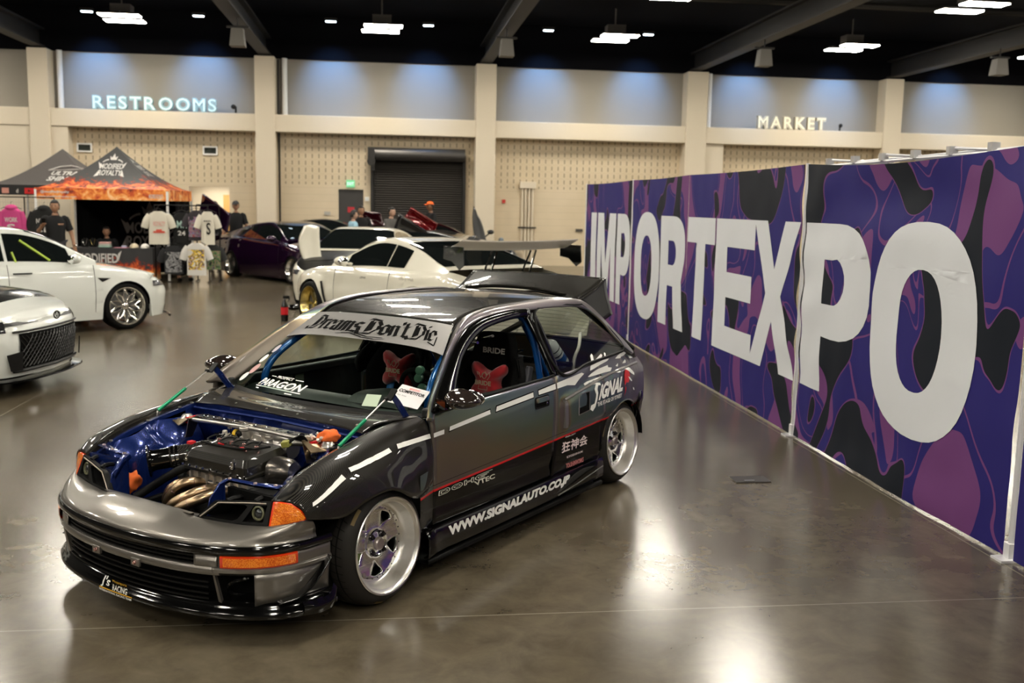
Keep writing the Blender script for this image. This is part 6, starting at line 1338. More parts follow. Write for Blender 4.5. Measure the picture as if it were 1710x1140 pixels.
        def panel(x0, x1, v0, v1, off=0., nx=24, nv=10, both=True, slant=(0, 0)):
            b = MB()
            rows = []
            for j in range(nv + 1):
                v = v0 + (v1 - v0) * j / nv; r_ = []
                for i in range(nx + 1):
                    sl = slant[0] * (1 - i / nx) * (j / nv) + slant[1] * (i / nx) * (j / nv); x = x0 + (x1 - x0) * i / nx + sl; p = G(x, v)
                    if off:
                        q = G(x, min(1, v + .01)) - G(x, v - .01); d = G(x + .01, v) - G(x - .01, v); nn = d.cross(q); nn = -nn.normalized() if nn.length > 1e-9 else Vector((0, 0, 1)); 
                        if nn.z < -.2: nn = -nn
                        if nn.y < 0 and v < .5: nn = -nn
                        p = p + nn * off
                    r_.append(p)
                rows.append(r_)
            b.grid(rows); return b.mirror() if both else b
        panel(xa, xd, 0, 1, 0, 70, 24).obj('cabin', pm, root, smooth=40)
        w0, w1 = P['wsx']; panel(w0, w1, .56, 1, .006, 16, 10).obj('windscreen', DGL, root)
        w0, w1 = P['rwx']; panel(w0, w1, .58, 1, .006, 16, 10).obj('rear_window', DGL, root)
        for (x0, x1, sl) in P['sw']:
            b = panel(x0, x1, .06, .46, .005, 24, 8, both=False, slant=sl); c_ = MB().add(b.v, b.f).flipy(); b.obj('side_window', DGL, root); c_.obj('side_window', DGL, root)
    # mirrors
    mx, mz = P.get('mir', (xa - .35, deck(xa) + .06))
    for s in (1, -1):
        b = MB().sphere((mx, s * (bw(mx) + .06), mz), (.07, .12, .07), 16, 10).tube([(mx, s * (bw(mx) - .10), mz - .05), (mx, s * (bw(mx) + .0), mz - .02)], .025, 8); b.obj('wing_mirror', P.get('mirm', pm), root); MB().sphere((mx - .055, s * (bw(mx) + .06), mz), (.02, .10, .055), 14, 8).obj('mirror_glass', CHR2, root)
    # strips on the perimeter: (index range as fraction, z0, z1, material, name)
    def pstrip(i0, i1, z0, z1, m, nm, off=.006, side=0, cols_=cols):
        rr = []
        idx = range(i0, i1 + 1); zz = [z0 + (z1 - z0) * k / 4 for k in range(5)]
        for z in zz:
            r_ = []
            for i in idx:
                c = cols[i]; k = 0
                while k < NZ - 1 and c[k + 1].z < z: k += 1
                u = (z - c[k].z) / max(c[k + 1].z - c[k].z, 1e-6); u = max(0., min(1., u)); r_.append(c[k].lerp(c[k + 1], u) - nrm[i] * off)
            rr.append(r_)
        b = MB().grid(rr)
        if side == 0: b.mirror()
        elif side < 0: b.flipy()
        return b.obj(nm, m, root, smooth=60)
    for (i0, i1, z0, z1, m, nm, off) in P.get('strips', []): pstrip(i0, n - 1 + i1 if i1 < 0 else i1, z0, z1, m, nm, off) if i0 >= 0 else pstrip(n + i0, n - 1, z0, z1, m, nm, off)
    # wheels
    for x in (xf, xr):
        for s in (1, -1):
            yo = bw(x) + (P.get('ff', .02) if x == xf else P.get('fr', .02)) - P.get('tuck', .02); Mw = Matrix.Translation((x, s * yo, zc)) @ (Matrix.Identity(4) if s > 0 else Matrix.Rotation(PI, 4, 'Z')) @ Matrix.Rotation(math.radians(P.get('camber', 2)), 4, 'X'); arch_wheel(Mw, r, P['rim'], .24, P['rimm'], P.get('spokes', 10), root, P.get('mesh', False), P.get('deep', .04))
    # door cut lines
    dc = []
    for x0 in P.get('cuts', []):
        b = MB(); zt = deck(x0) - .01; pt = [Vector((x0 + .0 * k, bw(x0) - lin(ins, .28 + (zt - .28) * k / 10) + .0005 + flare(x0) * max(0, min(1, (.80 - (.28 + (zt - .28) * k / 10)) / .25)), .28 + (zt - .28) * k / 10)) for k in range(11)]; b.tube(pt, .004, 5).mirror(); b.obj('door_gap', TRIMB, root)
    return root, cols, nrm, bw, deck
def HM(a, b, h): return HALL @ Matrix.Translation((a, b, 0)) @ Matrix.Rotation(h, 4, 'Z')
SILVR = mat('bright_rim', (.75, .73, .68), .18, 1.); GOLDR = mat('gold_rim', (.62, .50, .20), .25, 1.)
# 1. white electric sedan, left
nplan = [(0, 0), (-.02, .25), (-.06, .5), (-.16, .72), (-.34, .87), (-.50, .905)]
sed, sc_, sn_, sbw, sdk = show_car('sedan_car', HM(-5.30, 14.28, .72), 'white four-door sedan with silver mesh wheels parked left in front of the tents', 'car', dict(
    paint=WHITE2, nose=2.29, tail=-2.40, xf=1.44, xr=-1.44, r=.335, rim=.262, rimm=SILVR, spokes=10, mesh=True, deep=.05, camber=2, sill=.17, gap=.02, tuck=.03,
    bw=[(-2.3, .86), (-1.44, .92), (0, .925), (1.44, .92), (2.3, .86)], deck=[(-2.4, .98), (-1.9, 1.03), (-1.2, 1.0), (0, .965), (.8, .95), (1.2, .90), (1.6, .83), (2.0, .70), (2.29, .55)], crown=[(-2.4, .05), (0, .02), (1., .05), (2., .05), (2.3, .03)],
    nplan=nplan, tplan=[(0, 0), (.02, .3), (.05, .6), (.14, .80), (.35, .88)], xa=1.05, xd=-1.85, roof=[(-1.95, 1.0), (-1.5, 1.18), (-1.0, 1.34), (-.3, 1.435), (.1, 1.43), (.5, 1.31), (.95, 1.05), (1.2, .93)], wsx=(.98, .18), rwx=(-.75, -1.75), sw=[(.72, -.12, (-.05, 0)), (-.16, -.95, (0, 0)), (-1.0, -1.35, (0, 0))], gin=.09, tum=.42, cuts=[.98, -.15, -1.1], mir=(.68, 1.02), mirm=WHITE2,
    strips=[(10, 15, .60, .68, LAMPG, 'headlamp', .008), (0, 9, .20, .30, TRIMB, 'lower_intake', .006), (0, 20, .13, .17, GLOSSB, 'front_splitter', .07)]))
def side_bits(root, bwf, x0, x1, z, s, m, nm, h=.02, off=.012): b = MB().box(((x0 + x1) / 2, s * (bwf((x0 + x1) / 2) - .012 + off), z), (abs(x1 - x0), .02, h)); return b.obj(nm, m, root, bevel=.004)
side_bits(sed, sbw, -.10, .14, .845, -1, TRIMB, 'door_handle', .018); side_bits(sed, sbw, -1.2, -.96, .86, -1, TRIMB, 'door_handle', .018)
MB().poly([(1.20, -.927, .74), (1.02, -.930, .75), (1.08, -.930, .69)], (0, .01, 0)).obj('wing_badge', TRIMB, sed)
YG = mat('lime_roll_bar', (.45, .60, .08), .35); MB().tube([(.42, -.825, 1.00), (.08, -.712, 1.27)], .016, 6).obj('lime_window_bar', YG, sed); MB().tube([(-.02, -.83, .99), (-.05, -.78, 1.12)], .012, 6).obj('lime_window_bar', YG, sed)
MB().tube(cr([(2.20, -.70, .14), (2.34, -.4, .14), (2.38, 0, .14)], 12), .02, 6).obj('splitter_edge', GLOSSB, sed)
# 2. white and black hatchback, front left
cor, cc_, cn_, cbw, cdk = show_car('hatchback_car', HM(-5.42, 10.50, -.16), 'white hatchback with black bonnet and black mesh grille at the left edge', 'car', dict(
    paint=WHITE2, hoodx=1.93, hoodm=mat('satin_black_bonnet', (.004, .004, .004), .15, coat=.5), nose=2.22, tail=-2.15, xf=1.32, xr=-1.32, r=.33, rim=.235, rimm=TRIMB, spokes=8, sill=.18,
    bw=[(-2.2, .85), (-1.3, .93), (0, .91), (1.3, .93), (2.2, .84)], deck=[(-2.2, 1.05), (-1.5, 1.02), (0, .96), (.8, .95), (1.3, .90), (1.8, .83), (2.1, .74), (2.22, .66)], crown=[(-2.2, .02), (.6, .05), (1.6, .08), (2.1, .03), (2.3, .02)],
    nplan=[(.02, 0), (.0, .25), (-.04, .5), (-.13, .70), (-.34, .86), (-.52, .90)], tplan=[(0, 0), (.02, .3), (.05, .6), (.14, .80), (.35, .88)], xa=1.0, xd=-2.05, roof=[(-2.1, 1.05), (-1.8, 1.36), (-1.0, 1.44), (-.2, 1.45), (.3, 1.36), (.95, 1.02), (1.1, .95)], wsx=(.95, .15), rwx=(-1.75, -2.02), sw=[(.7, -.3, (0, 0)), (-.34, -1.3, (0, 0))], gin=.10, tum=.4, cuts=[.9, -.3], nlift=-.0, shoulder=.05, lean=.10,
    strips=[(9, 16, .60, .70, mat('dark_headlamp', (.02, .02, .022), .1, coat=1.), 'headlamp', .008), (2, 9, .655, .685, TRIMB, 'upper_grille', .007), (0, 7, .24, .58, MATB, 'main_grille', .010), (13, 15, .25, .52, TRIMB, 'side_vent', .008)]))
b = MB()
def cperim(t, z, off=.014):
    i = min(int(abs(t)), 15); u = abs(t) - i; c0, c1 = cc_[i], cc_[i + 1]
    def at(c):
        k = 0
        while k < 17 and c[k + 1].z < z: k += 1
        w_ = max(0, min(1, (z - c[k].z) / max(c[k + 1].z - c[k].z, 1e-6))); return c[k].lerp(c[k + 1], w_)
    p = at(c0).lerp(at(c1), u) - cn_[i] * off; return Vector((p.x, p.y if t >= 0 else -p.y, p.z))
for k in range(-11, 12):
    for sg_ in (1, -1):
        l = []
        for j in range(9):
            t = k * .75 + sg_ * j * .45; z = .26 + .30 * j / 8
            if abs(t) < 7: l.append(cperim(t, z))
        if len(l) > 1: b.tube(l, .005, 4, caps=False)
b.obj('grille_mesh', mat('mesh_edge', (.012, .012, .012), .4), cor); b = MB().tube([cperim(t, .235, .02) for t in range(-8, 9)], .018, 6).tube([cperim(t, .60, .016) for t in range(-8, 9)], .010, 6); b.obj('grille_frame', TRIMB, cor)
b = MB().tube([(2.26, .055 * math.cos(a), .705 + .036 * math.sin(a)) for a in [2 * PI * i / 24 for i in range(24)]], .007, 6, closed=True).tube([(2.262, .02 * math.cos(a), .712 + .026 * math.sin(a)) for a in [2 * PI * i / 18 for i in range(18)]], .005, 5, closed=True); b.obj('oval_emblem', TRIMB, cor)
b = MB().grid([[cperim(t, .20, o) + Vector((0, 0, dz)) for t in [-15 + .5 * q for q in range(61)]] for o, dz in ((0, -.03), (.09, -.045), (.10, -.06), (.0, -.07))]); b.obj('front_splitter', GLOSSB, cor)
for s in (1, -1): MB().poly([(2.14, s * .66, .245), (2.19, s * .56, .245), (2.20, s * .56, .42), (2.13, s * .70, .40)], (.012, 0, 0)).obj('brake_duct', TRIMB, cor)
# 3. pearl white widebody coupe with a rear wing
GTP = dict(paint=PEARL, nose=2.30, tail=-2.32, xf=1.39, xr=-1.39, r=.34, rim=.258, rimm=GOLDR, spokes=6, deep=.09, camber=3, sill=.15, gap=.03, ff=.09, fr=.09, tuck=.03,
    bw=[(-2.3, .86), (-1.4, .93), (0, .90), (1.4, .93), (2.3, .84)], deck=[(-2.32, .94), (-1.9, 1.0), (-1.2, .99), (0, .95), (.7, .93), (1.2, .90), (1.8, .80), (2.3, .62)], crown=[(-2.3, .03), (.6, .04), (1.6, .05), (2.3, .03)],
    nplan=nplan, tplan=[(0, 0), (.02, .3), (.05, .6), (.14, .80), (.35, .88)], xa=1.0, xd=-1.85, roof=[(-1.95, 1.0), (-1.6, 1.10), (-1.1, 1.26), (-.5, 1.36), (0, 1.37), (.35, 1.28), (.8, 1.05), (1.1, .93)], wsx=(.92, .18), rwx=(-.72, -1.72), sw=[(.62, -.42, (-.02, 0)), (-.45, -.88, (0, -.04))], gin=.10, tum=.50, cuts=[.78, -.62], mir=(.45, 1.02),
    strips=[(-13, -1, .62, .78, TRIMB, 'tail_panel', .006)])
gtr, gc_, gn_, gbw, gdk = show_car('sports_coupe', HM(.44, 14.37, 2.14), 'pearl white widebody coupe with gold wheels and tall rear wing behind the dark hatchback', 'car', GTP)
b = MB().grid([[Vector((x, y, 1.275 + dz + .02 * (y / .95) ** 2)) for y in [-.95 + .19 * k for k in range(11)]] for x, dz in ((-2.02, .0), (-2.10, .035), (-2.22, .075), (-2.34, .13), (-2.335, .115), (-2.2, .045), (-2.08, .0), (-2.02, 0))]); wing = b.obj('rear_wing', mat('pale_wing_surface', (.80, .75, .66), .35), gtr)
for s in (1, -1):
    MB().poly([(-1.98, s * .955, 1.34), (-2.38, s * .955, 1.34), (-2.40, s * .955, 1.12), (-2.30, s * .955, 1.06), (-2.15, s * .955, 1.16), (-1.98, s * .955, 1.18)], (0, s * .012, 0)).obj('wing_end_plate', GLOSSB, wing, bevel=.004)
    MB().tube([(-1.95, s * .32, .98), (-2.12, s * .32, 1.27)], .013, 6).tube([(-2.10, s * .32, .98), (-2.22, s * .32, 1.28)], .013, 6).obj('wing_strut', GLOSSB, wing)
    b = MB()
    for k in range(3): b.lathe([(0, .006), (.008, 0)], (-2.06 - .08 * k, s * .968, 1.26 + .015 * (k % 2)), (0, s, 0), 8)
    b.obj('end_plate_bolts', SILVR, wing)
for tx, x0, z0, w_, h_, m_ in (('LBWK', .10, .80, .16, .03, TRIMB), ('Liberty Walk', -.95, .84, .34, .055, mat('grey_script', (.35, .33, .27), .5))):
    b = text(tx, fit=(w_, h_), shear=.3, off=.004); b.warp(lambda v: (x0 - v.x, gbw(x0) - .010 + .02 * (1 if x0 < -.5 else 0), z0 + v.y)); b.obj('side_lettering', m_, gtr)
b = text('R35_BOOST', fit=(.20, .032), off=.02); b.warp(lambda v: (-.78 - v.x, .735 - .28 * v.y, 1.035 + v.y)); b.obj('window_sticker', WHITED, gtr)
MB().tube(cr([(1.02, .985, .70), (.98, .975, .5), (.88, .955, .28)], 10), .018, 6).obj('wing_vent', TRIMB, gtr); MB().sphere((2.22, .80, .20), (.10, .12, .05), 12, 8).obj('front_canard', GLOSSB, gtr)
b = MB().tube([(-1.39 + .46 * math.cos(a), 1.01 - .02 * math.sin(a), .34 + .46 * math.sin(a)) for a in [PI * k / 16 for k in range(17)]], .008, 6); b.obj('overfender_edge', mat('shadow_gap', (.35, .32, .25), .4), gtr)
for k in range(7): a = PI * (k + .5) / 7; MB().lathe([(0, .004), (.008, 0)], (-1.39 + .43 * math.cos(a), 1.02, .34 + .43 * math.sin(a)), (0, 1, 0), 6).obj('overfender_rivet', SILVR, gtr)
# 4. second white coupe behind, bonnet panel standing up at its front
W2M = HM(-.40, 19.35, -1.75)
w2, *_ = show_car('sports_coupe', W2M, 'white coupe behind the winged coupe, facing the camera with a tall white panel raised', 'car', dict(GTP, rimm=SILVR, ff=.03, fr=.03, hoodm=TRIMB, wing=None, strips=[(10, 15, .60, .68, LAMPG, 'headlamp', .008)]))
b = MB().patch([[(-.10, 0, .82), (.0, .05, .84), (.16, .06, .80)], [(-.20, 0, .55), (-.02, .07, .55), (.17, .07, .5)], [(-.12, 0, .22), (.02, .06, .2), (.22, .05, .12)], [(.12, 0, -.08), (.18, .03, -.10), (.27, .02, -.12)]], 16, 8)
b.xf(W2M.inverted() @ HALL @ Matrix.Translation((-1.33, 17.9, .60))); b.obj('raised_panel', PEARL, w2, solid=.07)
# 5. dark purple coupe
purple, pc_, pn_, pbw, pdk = show_car('coupe_car', HM(-2.15, 24.2, -.95), 'dark purple coupe with deep silver wheels behind the floor seam, left of the white cars', 'car', dict(
    paint=PURPL, nose=2.30, tail=-2.33, xf=1.425, xr=-1.425, r=.325, rim=.245, rimm=SILVR, spokes=14, deep=.06, camber=4, sill=.10, gap=.0, ff=.03, fr=.04, tuck=.0,
    bw=[(-2.3, .84), (-1.4, .91), (0, .90), (1.4, .91), (2.3, .82)], deck=[(-2.33, .96), (-1.9, 1.02), (-1.2, .99), (0, .95), (.7, .93), (1.2, .88), (1.8, .78), (2.3, .62)], crown=[(-2.3, .03), (.6, .05), (1.6, .07), (2.3, .03)],
    nplan=nplan, tplan=[(0, 0), (.02, .3), (.05, .6), (.14, .80), (.35, .86)], xa=1.05, xd=-1.95, roof=[(-2.0, 1.0), (-1.5, 1.15), (-1.0, 1.28), (-.4, 1.36), (0, 1.36), (.4, 1.26), (.9, 1.02), (1.15, .92)], wsx=(.98, .18), rwx=(-.75, -1.8), sw=[(.7, -.45, (0, 0)), (-.5, -1.2, (0, 0))], gin=.10, tum=.48, cuts=[.8], mir=(.62, .99),
    strips=[(9, 15, .58, .68, LAMPG, 'headlamp', .008), (0, 8, .22, .48, TRIMB, 'grille', .008)]))
MB().box((1.98, -.79, .60), (.14, .05, .05), rot=(0, 0, -.7)).obj('side_marker', AMBER, purple)
# 6-7. dark cars in the rows behind
base_b = dict(GTP, paint=BLKP, rimm=TRIMB, ff=.02, fr=.02, spokes=10, strips=[(10, 15, .58, .66, LAMPG, 'headlamp', .008)])
def flip_panel(t, m, pts, th=.05, nm='raised_bonnet'):
    """panel standing open: quad given in hall coordinates, crowned"""
    Mi = t.matrix_world.inverted() if 0 else t.matrix_basis.inverted(); P = [Vector(p) for p in pts]; n = (P[1] - P[0]).cross(P[3] - P[0]).normalized(); rows = []
    for i in range(9):
        u = i / 8; rows.append([P[0].lerp(P[1], v).lerp(P[3].lerp(P[2], v), u) + n * .07 * math.sin(PI * u) * math.sin(PI * v) for v in [k / 10 for k in range(11)]])
    MB().grid(rows).xf(Mi @ HALL).obj(nm, m, t, solid=th)
flip_panel(purple, PURPL, [(-4.55, 25.6, 1.55), (-4.45, 25.5, 1.98), (-3.72, 24.9, 1.50), (-3.80, 24.9, 1.05)], .05, 'raised_boot_lid')
MAR = mat('maroon_black', (.03, .002, .005), .12, .3, coat=1.)
t9, *_ = show_car('coupe_car', HM(-1.5, 28.8, -.05), 'black car behind the purple coupe with its dark bonnet raised before the charcoal door', 'car', dict(base_b)); flip_panel(t9, MAR, [(-.74, 27.0, 1.2), (-.68, 27.0, 1.64), (-.16, 27.0, 1.58), (.0, 27.0, 1.22)])
blk, *_ = show_car('sports_car', HM(1.45, 23.9, -.30), 'black low car with a long black lid raised, seen above the white coupe roof', 'car', dict(base_b, nose=1.85, tail=-1.70, xf=1.12, xr=-1.05, roof=[(-1.95, 1.0), (-1.3, 1.10), (-.7, 1.21), (-.2, 1.22), (.2, 1.14), (.8, .98), (1.1, .93)])); flip_panel(blk, BLKP, [(.16, 23.5, 1.225), (.29, 23.4, 1.61), (1.15, 23.4, 1.09), (.90, 23.4, .82)], .05, 'raised_boot_lid')
BM = HM(1.25, 27.1, .06)
t7, *_ = show_car('sports_car', BM, 'dark maroon car with raised red bonnet and an upswung door, behind the black low car', 'car', dict(base_b, paint=MAR)); flip_panel(t7, REDP, [(.47, 26.4, 1.486), (.65, 26.3, 1.756), (1.34, 26.15, 1.33), (1.20, 26.2, .985)])
b = MB().patch([[(0, 0, .88), (.05, 0, .78), (.07, 0, .68)], [(-.05, 0, .60), (.06, .03, .55), (.14, 0, .55)], [(-.05, 0, .3), (.08, .04, .3), (.2, 0, .3)], [(0, 0, .0), (.1, .02, 0), (.24, 0, .0)]], 14, 8); b.xf(BM.inverted() @ HALL @ Matrix.Translation((2.34, 25.95, .82)) @ Matrix.Rotation(-.1, 4, 'Y') @ Matrix.Scale(1.12, 4)); b.obj('raised_door', mat('grey_door_inner', (.06, .06, .06), .4, coat=.6), t7, solid=.05)
MB().sphere((0, 0, 0), (.09, .06, .06), 14, 8).tube([(-.16, 0, -.14), (-.03, 0, -.03)], .02, 6).xf(BM.inverted() @ HALL @ Matrix.Translation((2.70, 25.95, 1.14))).obj('door_mirror', GLOSSB, t7)
# spray bottle on the floor
sb = empty('spray_bottle', HALL @ Matrix.Translation((-1.56, 15.65, 0)), 'black and red trigger spray bottle standing on the floor before the gold wheel', 'bottle')
MB().lathe([(0, 0), (.052, 0), (.055, .02), (.055, .22), (.045, .27), (.022, .31), (.022, .34), (0, .34)], (0, 0, 0), (0, 0, 1), 18).obj('bottle_body', GLOSSB, sb); MB().lathe([(.0565, .10), (.0565, .22)], (0, 0, 0), (0, 0, 1), 18).obj('red_label', REDD, sb); MB().box((.03, 0, .37), (.10, .03, .05)).box((.07, 0, .33), (.015, .02, .07), rot=(0, .5, 0)).obj('trigger_head', SATB, sb, bevel=.006)
sb2 = empty('detergent_bottle', HALL @ Matrix.Translation((-1.30, 15.2, 0)), 'small black bottle lying by the gold wheel', 'bottle'); MB().tube(cr([(0, 0, .05), (.12, .02, .05), (.2, .03, .05)], 8), [.05] * 6 + [.03, .02], 12).obj('bottle_body', GLOSSB, sb2)
# ---------------------------------------------------------------- people
SKIN = mat('tan_skin', (.36, .19, .11), .5); SKIN2 = mat('light_skin', (.48, .29, .20), .5); HAIR = mat('black_hair', (.008, .006, .005), .5); SHIRTB = mat('black_cotton', (.005, .005, .006), .9); JEAN = mat('dark_trousers', (.02, .02, .025), .85)
def skin_obj(name, verts, edges, rad, m, parent, root=0, sub=2):
    me = bpy.data.meshes.new(name); me.from_pydata([tuple(v) for v in verts], edges, []); o = bpy.data.objects.new(name, me); COL.objects.link(o)
    md = o.modifiers.new('skin', 'SKIN'); md.use_smooth_shade = True; o.modifiers.new('sub', 'SUBSURF').levels = sub; o.modifiers['sub'].render_levels = sub
    if not me.skin_vertices: 
        lay = me.attributes if 0 else None
    sv = me.skin_vertices[0].data
    for i, r in enumerate(rad): sv[i].radius = (r, r) if not isinstance(r, tuple) else r; sv[i].use_root = (i == root)
    me.materials.append(m); o.parent = parent; return o
def person(name, M, label, h=1.75, skin=SKIN, shirt=SHIRTB, pants=JEAN, hair=HAIR, cap=None, arms=None, seated=False, grp=None, head_turn=0., glasses=False):
    """x forward, y left; arms: dict L/R -> (elbow, wrist) points for a 1.75 m figure"""
    t = empty(name, M, label, 'person', grp); s = h / 1.75; A = dict(L=((.02, .27, 1.12), (.10, .26, .88)), R=((.02, -.27, 1.12), (.10, -.26, .88)))
    if arms: A.update(arms)
    hip = .94; dz = -.47 if seated else 0
    V = []; E_ = []; R = []
    def add(p, r, par=None):
        V.append(Vector(p) * s); R.append(r * s if not isinstance(r, tuple) else tuple(q * s for q in r)); i = len(V) - 1
        if par is not None: E_.append((par, i))
        return i
    pel = add((0, 0, .97 + dz), .10); ab = add((.01, 0, 1.12 + dz), .085, pel); ch = add((0, 0, 1.30 + dz), .085, ab); nk = add((-.01, 0, 1.46 + dz), .065, ch); hb = add((.01, 0, 1.54 + dz), .06, nk)
    ends = {}
    for sd, q in (('L', 1), ('R', -1)):
        sh = add((-.01, q * .175, 1.40 + dz), .050, ch); el = Vector(A[sd][0]) + Vector((0, 0, dz)); wr = Vector(A[sd][1]) + Vector((0, 0, dz)); e = add(el, .042, sh); w_ = add(wr, .030, e); ends[sd] = (Vector((-.01, q * .18, 1.41 + dz)), el, wr)
        d = (wr - el).normalized(); pm_ = add(wr + d * .055, .034, w_); side = Vector((0, 0, 1)).cross(d); side = side.normalized() if side.length > .1 else Vector((1, 0, 0))
        for k, (o_, ln) in enumerate(((-.027, .062), (-.009, .072), (.009, .068), (.027, .052))):
            k1 = add(wr + d * .095 + side * o_, .0095, pm_); k2 = add(wr + d * (.095 + ln * .55) + side * o_ * 1.05 + Vector((0, 0, -.006)), .009, k1); add(wr + d * (.090 + ln) + side * o_ + Vector((0, 0, -.018)), .008, k2)
        th = add(wr + d * .035 - side * .035, .011, w_); add(wr + d * .075 - side * .048, .010, th)
        hpj = add((0, q * .09, .90 + dz), .09, pel); kn = (.02, q * .10, .50) if not seated else (.42, q * .13, .47); an = (-.01, q * .11, .09) if not seated else (.44, q * .13, .09)
        k = add(kn, .060, hpj); a = add(an, .040, k); add((an[0] + .10, an[1], .04), .038, a); ends['k' + sd] = (Vector((0, q * .09, .90 + dz)), Vector(kn), Vector(an))
    skin_obj('body', V, E_, R, skin, t)
    # head with face
    hz = 1.64 + dz; Hm = Matrix.Translation(Vector((.02, 0, hz)) * s) @ Matrix.Rotation(head_turn, 4, 'Z') @ Matrix.Scale(s, 4)
    b = MB().sphere((0, 0, 0), (.098, .077, .122), 24, 18); b.warp(lambda v: Vector((v.x * (1 - .12 * max(0, -v.z) / .12) + (.006 if v.z < -.05 and v.x > 0 else 0), v.y * (1 - .28 * max(0, -v.z - .02) / .10), v.z)))
    b.sphere((.098, 0, -.012), (.018, .014, .026), 10, 6); b.sphere((.0, .078, -.005), (.02, .010, .032), 8, 6).sphere((.0, -.078, -.005), (.02, .010, .032), 8, 6).xf(Hm); hd_ = b.obj('head', skin, t)
    for q in (1, -1): MB().sphere((.084, q * .030, .012), (.012, .013, .008), 8, 6).xf(Hm).obj('eye', mat('dark_eyes', (.02, .015, .012), .2), hd_)
    MB().tube([(.083, .032, .034), (.090, .015, .037)], .004, 5).tube([(.083, -.032, .034), (.090, -.015, .037)], .004, 5).xf(Hm).obj('eyebrows', HAIR, hd_); MB().tube(cr([(.080, -.024, -.060), (.094, 0, -.063), (.080, .024, -.060)], 8), .005, 5).xf(Hm).obj('mouth', mat('lip_colour', (.30, .10, .08), .5), hd_)
    b = MB().sphere((-.004, 0, .006), (.110, .091, .134), 26, 18); b.f = [f for f in b.f if all((b.v[i].z > .062 or (b.v[i].x < .02 and b.v[i].z > .0) or (b.v[i].x < -.035 and b.v[i].z > -.075)) for i in f)]; b.xf(Hm); b.obj('hair', hair, hd_, solid=.012)
    if cap:
        b = MB().sphere((0, 0, .03), (.112, .092, .115), 22, 14); b.f = [f for f in b.f if all(b.v[i].z > .045 for i in f)]; b.add(*(lambda q: (q.v, q.f))(MB().patch([[(.06, -.075, .05), (.08, 0, .06), (.06, .075, .05)], [(.16, -.05, .035), (.19, 0, .04), (.16, .05, .035)]], 4, 8))); b.xf(Hm); b.obj('cap', cap, hd_, solid=.006)
    # shirt and trousers as their own skins, a little outside the body
    rg = []
    for z, ax, ay, ox in ((.88, .125, .175, .0), (.98, .125, .172, .005), (1.10, .120, .168, .012), (1.22, .122, .180, .010), (1.32, .120, .195, .0), (1.38, .108, .198, -.005), (1.425, .090, .165, -.01), (1.455, .070, .105, -.012), (1.475, .064, .070, -.01)):
        rg.append([Vector((ox + ax * math.cos(a), ay * math.copysign(abs(math.sin(a)) ** .85, math.sin(a)), z + dz)) * s for a in [2 * PI * i / 28 for i in range(28)]])
    g = MB().grid(rg, close=True)
    for sd, q in (('L', 1), ('R', -1)):
        S, El, W_ = ends[sd]; e_ = S.lerp(El, .80); g.tube([v * s for v in cr([S + Vector((0, -q * .05, -.01)), S + Vector((0, q * .0, -.012)), S.lerp(El, .4), e_], 10)], [x * s for x in (.060, .070, .074, .072, .070, .068, .067, .067, .068, .069)], 14, caps=False)
    g.obj('shirt', shirt, t, smooth=80)
    V = []; E_ = []; R = []; p0 = add((0, 0, .96 + dz), .150)
    for sd in 'LR':
        Hp, Kn, An = ends['k' + sd]; a = add(Hp, .100, p0); c = add(Kn, .075, a); add(Kn.lerp(An, .92), .062, c)
    skin_obj('trousers', V, E_, R, pants, t)
    for sd in 'LR': An = ends['k' + sd][2]; MB().sphere(Vector((An.x + .05, An.y, .05)) * s, (.14 * s, .05 * s, .05 * s), 14, 8).obj('shoe', RUB, t)
    return t
FACE = -PI / 2     # facing the camera in hall coordinates
pm = person('person', HM(-6.40, 20.5, FACE + .35), 'person in a black t-shirt looking at the phone in the right hand, before the tents', 1.76, arms=dict(R=((-.02, -.31, 1.15), (.19, -.24, 1.27)), L=((-.04, .28, 1.13), (.02, .32, .90))), head_turn=-.25)
b = MB().box((.27, -.22, 1.37), (.012, .075, .15), rot=(0, .5, 0)); ph = b.obj('phone', SATB, None, bevel=.004); ph.matrix_world = HM(-6.40, 20.5, FACE + .35); tag(ph, 'dark phone held up by the person in front of the tents', 'phone')
b = text('IMPORT', fit=(.10, .03), off=.02); b.warp(lambda v: (.178, .04 + v.x, 1.30 + v.y)); b.obj('shirt_print', mat('orange_print', (.7, .4, .25), .6), pm)
MB().tube([(.045 + .028 * math.cos(a), .33 + .028 * math.sin(a), .90) for a in [2 * PI * i / 12 for i in range(12)]], .008, 6, closed=True).obj('bracelet', SILVR, pm)
person('person', HM(-4.72, 23.6, FACE + .5), 'person in black seated at the right end of the booth table', 1.68, seated=True, arms=dict(R=((.10, -.26, 1.14), (.32, -.14, 1.06)), L=((.10, .26, 1.14), (.34, .12, 1.04))), head_turn=-.5)
person('person', HM(-3.95, 27.3, FACE), 'person in black polo and dark cap standing behind the purple coupe', 1.80, cap=mat('charcoal_cap', (.04, .04, .04), .8))
person('person', HM(-4.42, 26.9, FACE - .4), 'person with dark hair in a black t-shirt, left of the one in the dark cap', 1.78)
person('person', HM(1.27, 28.9, FACE - 1.2), 'person with an orange cap and black t-shirt by the red raised bonnet', 1.88, skin=mat('brown_skin', (.22, .11, .06), .5), cap=mat('orange_cap', (.8, .14, .02), .7))
person('person', HM(.13, 25.72, FACE + .9), 'person in a grey sweater in front of the roll-up door', 1.72, skin=SKIN2, shirt=mat('grey_knit', (.09, .085, .08), .9), arms=dict(R=((.1, -.25, 1.15), (.25, -.05, 1.25))))
person('person', HM(-.80, 24.9, FACE + 1.9), 'person in a light blue shirt before the charcoal door', 1.64, skin=SKIN2, shirt=mat('light_blue_cotton', (.30, .50, .62), .9))
person('person', HM(-.64, 26.0, FACE + .2), 'person whose head shows right of the red door sign', 1.74)
